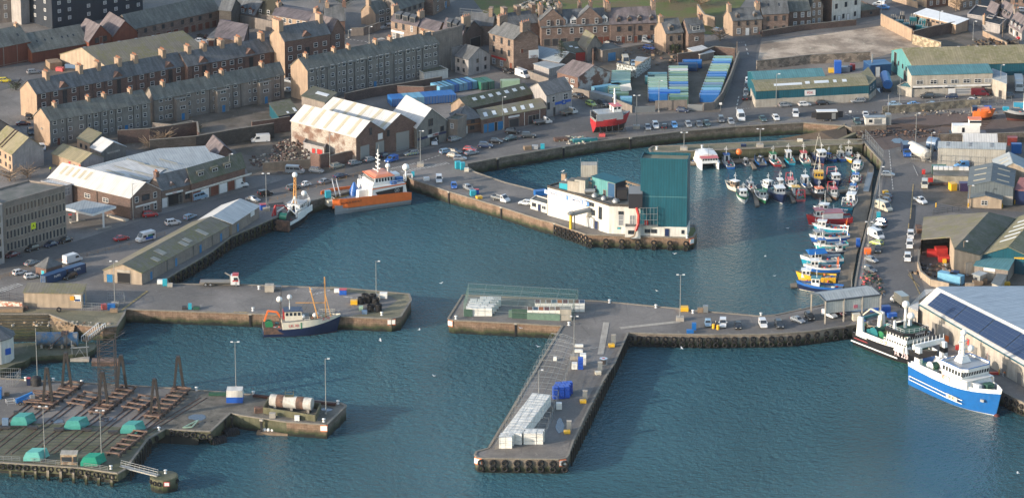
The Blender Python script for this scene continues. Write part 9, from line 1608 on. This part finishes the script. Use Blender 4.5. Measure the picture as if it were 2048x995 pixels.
for i,(u,v,w)in enumerate(((1786,52,2.2),(1798,56,2.8),(1812,62,2.0),(1823,66,2.4),(1837,66,3.0),(1843,57,2.2),(1804,46,1.8),(1826,50,2.2),(1850,70,2.2))):
 p=G(u,v);t=aa('transformer','dark finned transformer, %s of the group in the substation'%bR[i],'transformer',tuple(p),0,'substation transformers');b=MB();b.box((p.x,p.y,.1),(w,1.8,2.6));a1('tank_body',b,[BC['teal']if i%3 else a5],t)
 for k in range(3):b=MB();b.tube((p.x-w*.3+k*w*.3,p.y,2.6),(p.x-w*.3+k*w*.3,p.y,4.0),.14,.08,7);a1('bushing',b,[ac],t)
for i,(u,v)in enumerate(((1872,414),(1936.5,415),(2004.5,416),(2029.5,408),(1871,663),(1880,668),(1888,675),(2031,762),(2040,768),(1998,748))):p=G(u,v);b=MB();b.tube((p.x,p.y,0),(p.x,p.y,1.3),.16,n=8);ao('bollard_post','amber steel guard post, %s of those by the sheds and the market doors'%bR[i],'post',b,[BC['yellow']],tuple(p),'amber guard posts')
for u,v,sz,m,l in((1896,683,(1.6,1.2,1.6),BC['orange'],'orange machine beside the market wall'),(1918,698,(1.8,1.2,1.1),b3,'red pallet box beside the market wall'),(1980,728,(1.8,1.6,3.2),am('pink_stack',(.5,.32,.28)),'tall pinkish box stack by the market wall'),(1988,748,(2.2,.8,.6),b3,'low red box by the blue trawler wheelhouse'),(1850,668,(1.4,1,1.8),a6,'grey trolley at the corner of the market wall')):c1('crate',l,u,v,sz,m)
for u,v,m,l in((1487,293,BC['navy'],'small blue and red box on the breakwater'),(1600,283,BC['cream'],'small pale box on the breakwater')):c1('crate',l,u,v,(1.6,1,.8),m)
p=G(1478,310,-1);b=MB();b.ball((p.x,p.y,0),.95,12);ao('orange_buoy','large round orange buoy hanging beside the breakwater','buoy',b,[BC['orange']],(p.x,p.y,-1))
def cK(label,u,v,h,cr,m,cat='tree',name='pine_tree',layers=True,n=1200,seed=1,bare=False):
 r=random.Random(seed);p=G(u,v);t=aa(name,label,cat,tuple(p));b=MB();b.tube((p.x,p.y,0),(p.x,p.y,h*.95),.22,.05,8)
 for i in range(34):
  z=h*(.2+.75*i/34);a=r.uniform(0,6.28);L_=cr*(1.05-.85*(z/h))if layers else cr*r.uniform(.5,1);b.bar((p.x,p.y,z),(p.x+math.cos(a)*L_,p.y+math.sin(a)*L_,z+.1 if layers else z+L_*.5),.09)
 a1('trunk',b,[M['dark_wet_timber']if not bare else aS],t);c=MB()
 for i in range(n):
  z=h*r.uniform(.12,1)if layers else h*r.uniform(.15,1);a=r.uniform(0,6.28);k=(1.05-.88*(z/h))if layers else math.sqrt(max(.05,1-(2*z/h-1.1)**2))
  if layers:z+=.25*math.sin(z*4.5)
  rr=cr*k*math.sqrt(r.random())*(.75+.25*math.sin(a*5+z));x,y=p.x+math.cos(a)*rr,p.y+math.sin(a)*rr;s=r.uniform(.12,.3)if not bare else r.uniform(.03,.3);q=[V((r.uniform(-1,1),r.uniform(-1,1),r.uniform(-.5,.5)))*s for _ in range(3 if not bare else 3)]
  c.face([tuple(V((x,y,z))+e)for e in q],i%2)
 a1('crown',c,[m,am(m.name+'_light',tuple(k*1.5 for k in(.03,.045,.02))if not bare else(.16,.11,.07))],t)
dw=am('pine_needles',(.03,.045,.02),(.02,.032,.015),'plain',.6);da=am('bush_leaves',(.035,.06,.02),(.05,.07,.025),'plain',.6);dj=am('bare_twigs',(.10,.065,.04),(.075,.05,.035),'plain',.8);dN=am('ivy_leaves',(.06,.09,.02),(.04,.06,.015))
cK('dark spiky pine tree standing behind the brick workshop',1122,139,9.6,3.6,dw,n=1500)
SH=[('bare reddish shrub on the corner beside the end terrace',1440,82,3.6,3.4,1),('bare orange-brown shrub in front of the top right houses',1912,22,4.5,3.4,1),('green bush beside the narrow stone house',1350,107,3,2.4,0),('second green bush right of the sunlit gabled house',1392,98,2.2,2.2,0),('bare red thicket along the dark retaining wall',330,285,2.6,5,1),('bare brown thicket right of the retaining wall thicket',300,298,2.2,4,1),('bare hedge beside the office block at the left edge',20,362,2.6,5,1),('second bare hedge above the office block roof',55,355,2.4,4,1),('green hedge in the cottage garden',1985,60,2.4,3,0),('dark round bush at the upper junction gardens',690,14,3.6,4.2,0),('leafless trees at the top centre edge',640,6,4.5,5,1),('leafless tree row left of the field road',790,6,4.5,4,1),('bare reddish heather bank at the top of the field',1400,12,2.2,7,1),('second reddish heather bank at the top of the field',1340,6,2.0,7,1),('ivy clump at the yard corner by the tenement',393,266,2.2,2,0),('low green shrubs beside the pine tree',1100,147,1.6,2.6,0),('weedy bush behind the container yard rubble wall',1385,111,1.8,2,0),('dark bush in the lane by the red tenement gable',32,180,2.4,3,0)]
for i,(l,u,v,h,c,br)in enumerate(SH):cK(l,u,v,h,c,dj if br else da,'shrub','bare_shrub'if br else 'bush',False,700,i+3,bool(br))
def bh(name,label,u,v,rx,ry,h,n,ms,seed=3,smin=.25,smax=.9):
 r=random.Random(seed);p=G(u,v);b=MB()
 for i in range(n):
  a=r.uniform(0,6.28);k=math.sqrt(r.random());x=p.x+math.cos(a)*k*rx;y=p.y+math.sin(a)*k*ry;s=r.uniform(smin,smax);b.box((x,y,max(0,h*(1-k)*r.uniform(.4,1)-.1)),(s,s*r.uniform(.4,1),s*r.uniform(.3,.8)),r.uniform(0,3),r.randrange(len(ms)))
 o=aw(name,b,ms,'stuff');o['label']=label;o['category']=name.replace('_',' ')
rb=[ac,bv,a9,aq];bh('rubble','grey rubble heap of the demolished building',597,302,8,14,2.6,420,rb);bh('rubble','scattered rubble in front of the ruined wall',560,322,9,8,1.0,200,rb,4);bh('stone_heap','white stone heap on the grass field',1083,13,7,9,1.5,160,[ac,bv],5,.3,1.2);bh('rubble','dark scrap strewn along the slipway side',1830,268,18,4,1.0,120,[aN,a5],6,.3,.9);bh('rubble','debris along the wall behind the slipway fence',1880,226,22,3,.7,110,[ac,a5,aS],7,.2,.6);bh('nets','nets and creels piled on the east pontoon root',1745,570,3,12,1.6,120,[bJ,a5,aS,BC['pink']],8,.3,.9);bh('nets','pale net heaps by the boat on stands',1150,281,5,4,1.0,70,[KC['pale'],ac],9,.3,.8);bh('rubble','loose junk beside the cabin roofs at the scrap yard',1925,545,14,10,1.2,160,[aN,aS,BC['grey'],a5],11,.3,1.1);bh('rubble','timber and junk in the upper yard',1330,112,20,12,.7,120,[aS,a9,bv],12,.3,1.2);bh('rubble','soil mounds beside the cottage wall',1990,92,9,8,1.6,120,[bv,dj],13,.5,1.5);bh('rubble','stones along the dock edge',100,648,16,2,.6,60,[aS,ac],14,.2,.7);bh('rubble','junk on the fish quay behind the black trawler stern',1790,655,10,10,1.3,90,[BC['grey'],aZ,bJ,a5],15,.3,1.0)
b=MB();b.ball((0,0,0),.2,8,sz=.8);b.add([(-.35,0,0),(.3,0,.05),(.1,.9,.28),(-.15,.9,.28)],[(0,1,2,3)]);b.add([(-.35,0,0),(.3,0,.05),(.1,-.9,.28),(-.15,-.9,.28)],[(3,2,1,0)]);b.bar((-.3,0,0),(-.65,0,.02),.16,.05);gm=b.mesh('gull',[a4])
for i,(u,v,z,l)in enumerate(((839,659,3,'gull flying between the two pier heads'),(1076,692,3,'gull flying beside the T-shaped pier'),(1313,581,5,'gull flying left of the tall lamp on the lower pier'),(868,751,WZ+.2,'gull sitting on open water left of the T-shaped pier'),(1125,343,8,'gull flying over the inner harbour'),(761,680,WZ+.2,'gull on the water right of the rust-streaked trawler'),(1349,507,4,'gull flying under the tower pier'),(1530,512,4,'gull flying over the middle of the harbour'),(1550,551,4,'gull flying left of the yellow boat'),(882,566,2,'tiny gull left of the net cage'),(1364,696,1,'gull flying below the lower pier wall'),(1040,655,1,'gull flying beside the upper cage pier wall'),(2035,945,2,'gull in the lower right corner'),(1576,456,WZ+.2,'gull left of the red trawler bow'))):
 p=G(u,v,z);o=aE('gull',gm,None,tuple(p));o.rotation_euler=(R(12*(i%3)),0,i*1.3);o.scale=(.75,)*3;bT(o,'white '+l,'gull','gulls')
def bD(label,u,v,pose,top,bot,a=0,z=0):
 p=G(u,v,z);t=aa('person',label,'person',tuple(p),a)
 J={'hip':(0,0,.95),'ch':(.02,0,1.35),'nk':(.03,0,1.52),'hd':(.04,0,1.68),'kl':(.03,.1,.5),'kr':(-.03,-.1,.5),'fl':(0,.12,.05),'fr':(0,-.12,.05),'tl':(.14,.12,.03),'tr':(.14,-.12,.03),'sl':(0,.2,1.42),'sr':(0,-.2,1.42),'el':(.05,.27,1.14),'er':(.05,-.27,1.14),'hl':(.16,.26,.9),'hr':(.16,-.26,.9)}
 if pose=='bend':J.update(ch=(.38,0,1.15),nk=(.5,0,1.17),hd=(.62,0,1.14),sl=(.42,.2,1.16),sr=(.42,-.2,1.16),el=(.5,.25,.86),er=(.5,-.25,.86),hl=(.6,.2,.6),hr=(.6,-.2,.6))
 K=list(J);rad={'hip':.15,'ch':.17,'nk':.06,'hd':.11,'kl':.075,'kr':.075,'fl':.05,'fr':.05,'tl':.04,'tr':.04,'sl':.075,'sr':.075,'el':.05,'er':.05,'hl':.04,'hr':.04}
 E=[('hip','ch'),('ch','nk'),('nk','hd'),('hip','kl'),('hip','kr'),('kl','fl'),('kr','fr'),('fl','tl'),('fr','tr'),('ch','sl'),('ch','sr'),('sl','el'),('sr','er'),('el','hl'),('er','hr')]
 me=bpy.data.meshes.new('body');me.from_pydata([J[k]for k in K],[(K.index(a_),K.index(b_))for a_,b_ in E],[]);o=bpy.data.objects.new('body',me);cF.objects.link(o);md=o.modifiers.new('s','SKIN');sv=me.skin_vertices[0].data
 for i,k in enumerate(K):sv[i].radius=(rad[k],)*2
 sv[0].use_root=True;o.modifiers.new('d','SUBSURF').levels=1;dg=bpy.context.evaluated_depsgraph_get();dg.update();m2=bpy.data.meshes.new_from_object(o.evaluated_get(dg));bpy.data.objects.remove(o)
 m2.materials.clear()
 for mm in(bot,top,d2):m2.materials.append(mm)
 for f in m2.polygons:c=f.center;f.material_index=2 if(V(c)-V(J['hd'])).length<.17 or(V(c)-V(J['hl'])).length<.09 or(V(c)-V(J['hr'])).length<.09 else 1 if(c.z>.95 or c.x>.3)else 0
 m2.name='body';aB('body',m2,t);b=MB();h=J['hd'];b.ball((h[0]-.02,h[1],h[2]+.05),.12,10,sz=.8);a3(t,'hat',b,a5 if 'helmet'not in label else a4)
d2=aI('skin',(.45,.26,.18),.6);hv=a8('hivis_yellow',(.65,.75,.05));ho=a8('hivis_orange',(.75,.22,.04))
bD('person in dark overalls and white helmet standing beside the white van on the lower pier',1431,655,'stand',a5,b0,1);bD('person in an orange jacket and white trousers bending over on the market quay',2006,752,'bend',ho,a4,.3);bD('person in a yellow high-visibility jacket in the lane behind the white garage roof',101,344,'stand',hv,b0,2);bD('person in a yellow high-visibility jacket beside the low stone outbuilding at the top',1741,33,'stand',hv,b0,1)
for u,v,l in((1427,656,'left'),(1436,658,'right')):p=G(u,v);b=MB();b.tube((p.x,p.y,0),(p.x,p.y,1.2),.4,n=10);ao('oil_drum','amber drum at the %s of the person on the lower pier'%l,'drum',b,[BC['yellow']],tuple(p))
b=MB();p=G(815,355);a,e=G(808,357),G(824,356);b.bar(a+V((0,0,1.2)),e+V((0,0,1.2)),.35);b.bar(a,a+V((0,0,1.2)),.35);b.bar(e,e+V((0,0,1.2)),.35);ao('barrier_rail','red and white barrier rail at the pier root','barrier',b,[a4],tuple(a))
t=aa('boarding_ladder','white railed boarding stair on the quay beside the crew vessel','stair',tuple(G(668,392)));a,e=G(664,378),G(672,395);b=MB()
for s in(0,1.2):b.bar(a+V((s,0,3.2)),e+V((s,0,.9)),.1);b.bar(a+V((s,0,2.6)),e+V((s,0,.3)),.1)
a1('stair_flight',b,[a4],t)
for i,(u,v,l)in enumerate(((1700,238,'at the slipway road junction'),(1441,222,'at the foot of the side street'))):p=G(u,v);t=aa('road_sign','small white road sign '+l,'road sign',tuple(p));b=MB();b.tube((p.x,p.y,0),(p.x,p.y,2.6),.06,n=6);a1('post',b,[a6],t);b=MB();b.box((p.x,p.y-.06,2.0),(.8,.06,.7));a1('panel',b,[a4],t)
cR=bpy.data.cameras.new('camera');co=bpy.data.objects.new('camera',cR);cF.objects.link(co)
co.location=(0,0,H);co.rotation_euler=(math.pi/2-bK,0,0);cR.sensor_width=36;cR.lens=F/2048*36;cR.clip_start=1;cR.clip_end=20000;S.camera=co
sd=V((-.90,-.43,0)).normalized();el=R(15);sd=V((sd.x*math.cos(el),sd.y*math.cos(el),math.sin(el)))
cW=bpy.data.lights.new('sun','SUN');cW.energy=2.7;cW.angle=R(.8);cW.color=(1.0,.88,.74);so=bpy.data.objects.new('sun',cW);cF.objects.link(so)
so.rotation_euler=sd.to_track_quat('Z','Y').to_euler();so.location=sd*500+V((0,1000,0))
wd=bpy.data.worlds.new('World');S.world=wd;wd.use_nodes=True;nt=wd.node_tree;bg=nt.nodes['Background']
sk=nt.nodes.new('ShaderNodeTexSky');sk.sky_type='NISHITA';sk.sun_disc=False;sk.sun_elevation=el;sk.sun_rotation=math.atan2(sd.x,sd.y);sk.air_density=1.0;sk.dust_density=1.2;sk.ozone_density=1.0
nt.links.new(sk.outputs[0],bg.inputs[0]);aK(bg,1,.15)
S.view_settings.view_transform='Standard';S.view_settings.look='None';S.view_settings.exposure=1.22;S.view_settings.gamma=1
S.cycles.max_bounces=4;S.cycles.diffuse_bounces=2;S.cycles.glossy_bounces=2;S.cycles.caustics_reflective=False;S.cycles.caustics_refractive=False
try:S.cycles.use_denoising=True
except Exception:pass
hz=MB();hz.prism([(-2200,-300),(2200,-300),(2200,3200),(-2200,3200)],-14,H+30);HZ=aw('haze',hz,[None]if False else[bpy.data.materials.new('haze')],'stuff')
hm=HZ.data.materials[0];hm.use_nodes=True;n_=hm.node_tree.nodes;n_.remove(n_['Principled BSDF']);vp=n_.new('ShaderNodeVolumePrincipled');aK(vp,'Color',(.86,.92,1,1));aK(vp,'Density',.000014);aK(vp,'Anisotropy',.2);hm.node_tree.links.new(vp.outputs[0],n_['Material Output'].inputs['Volume'])
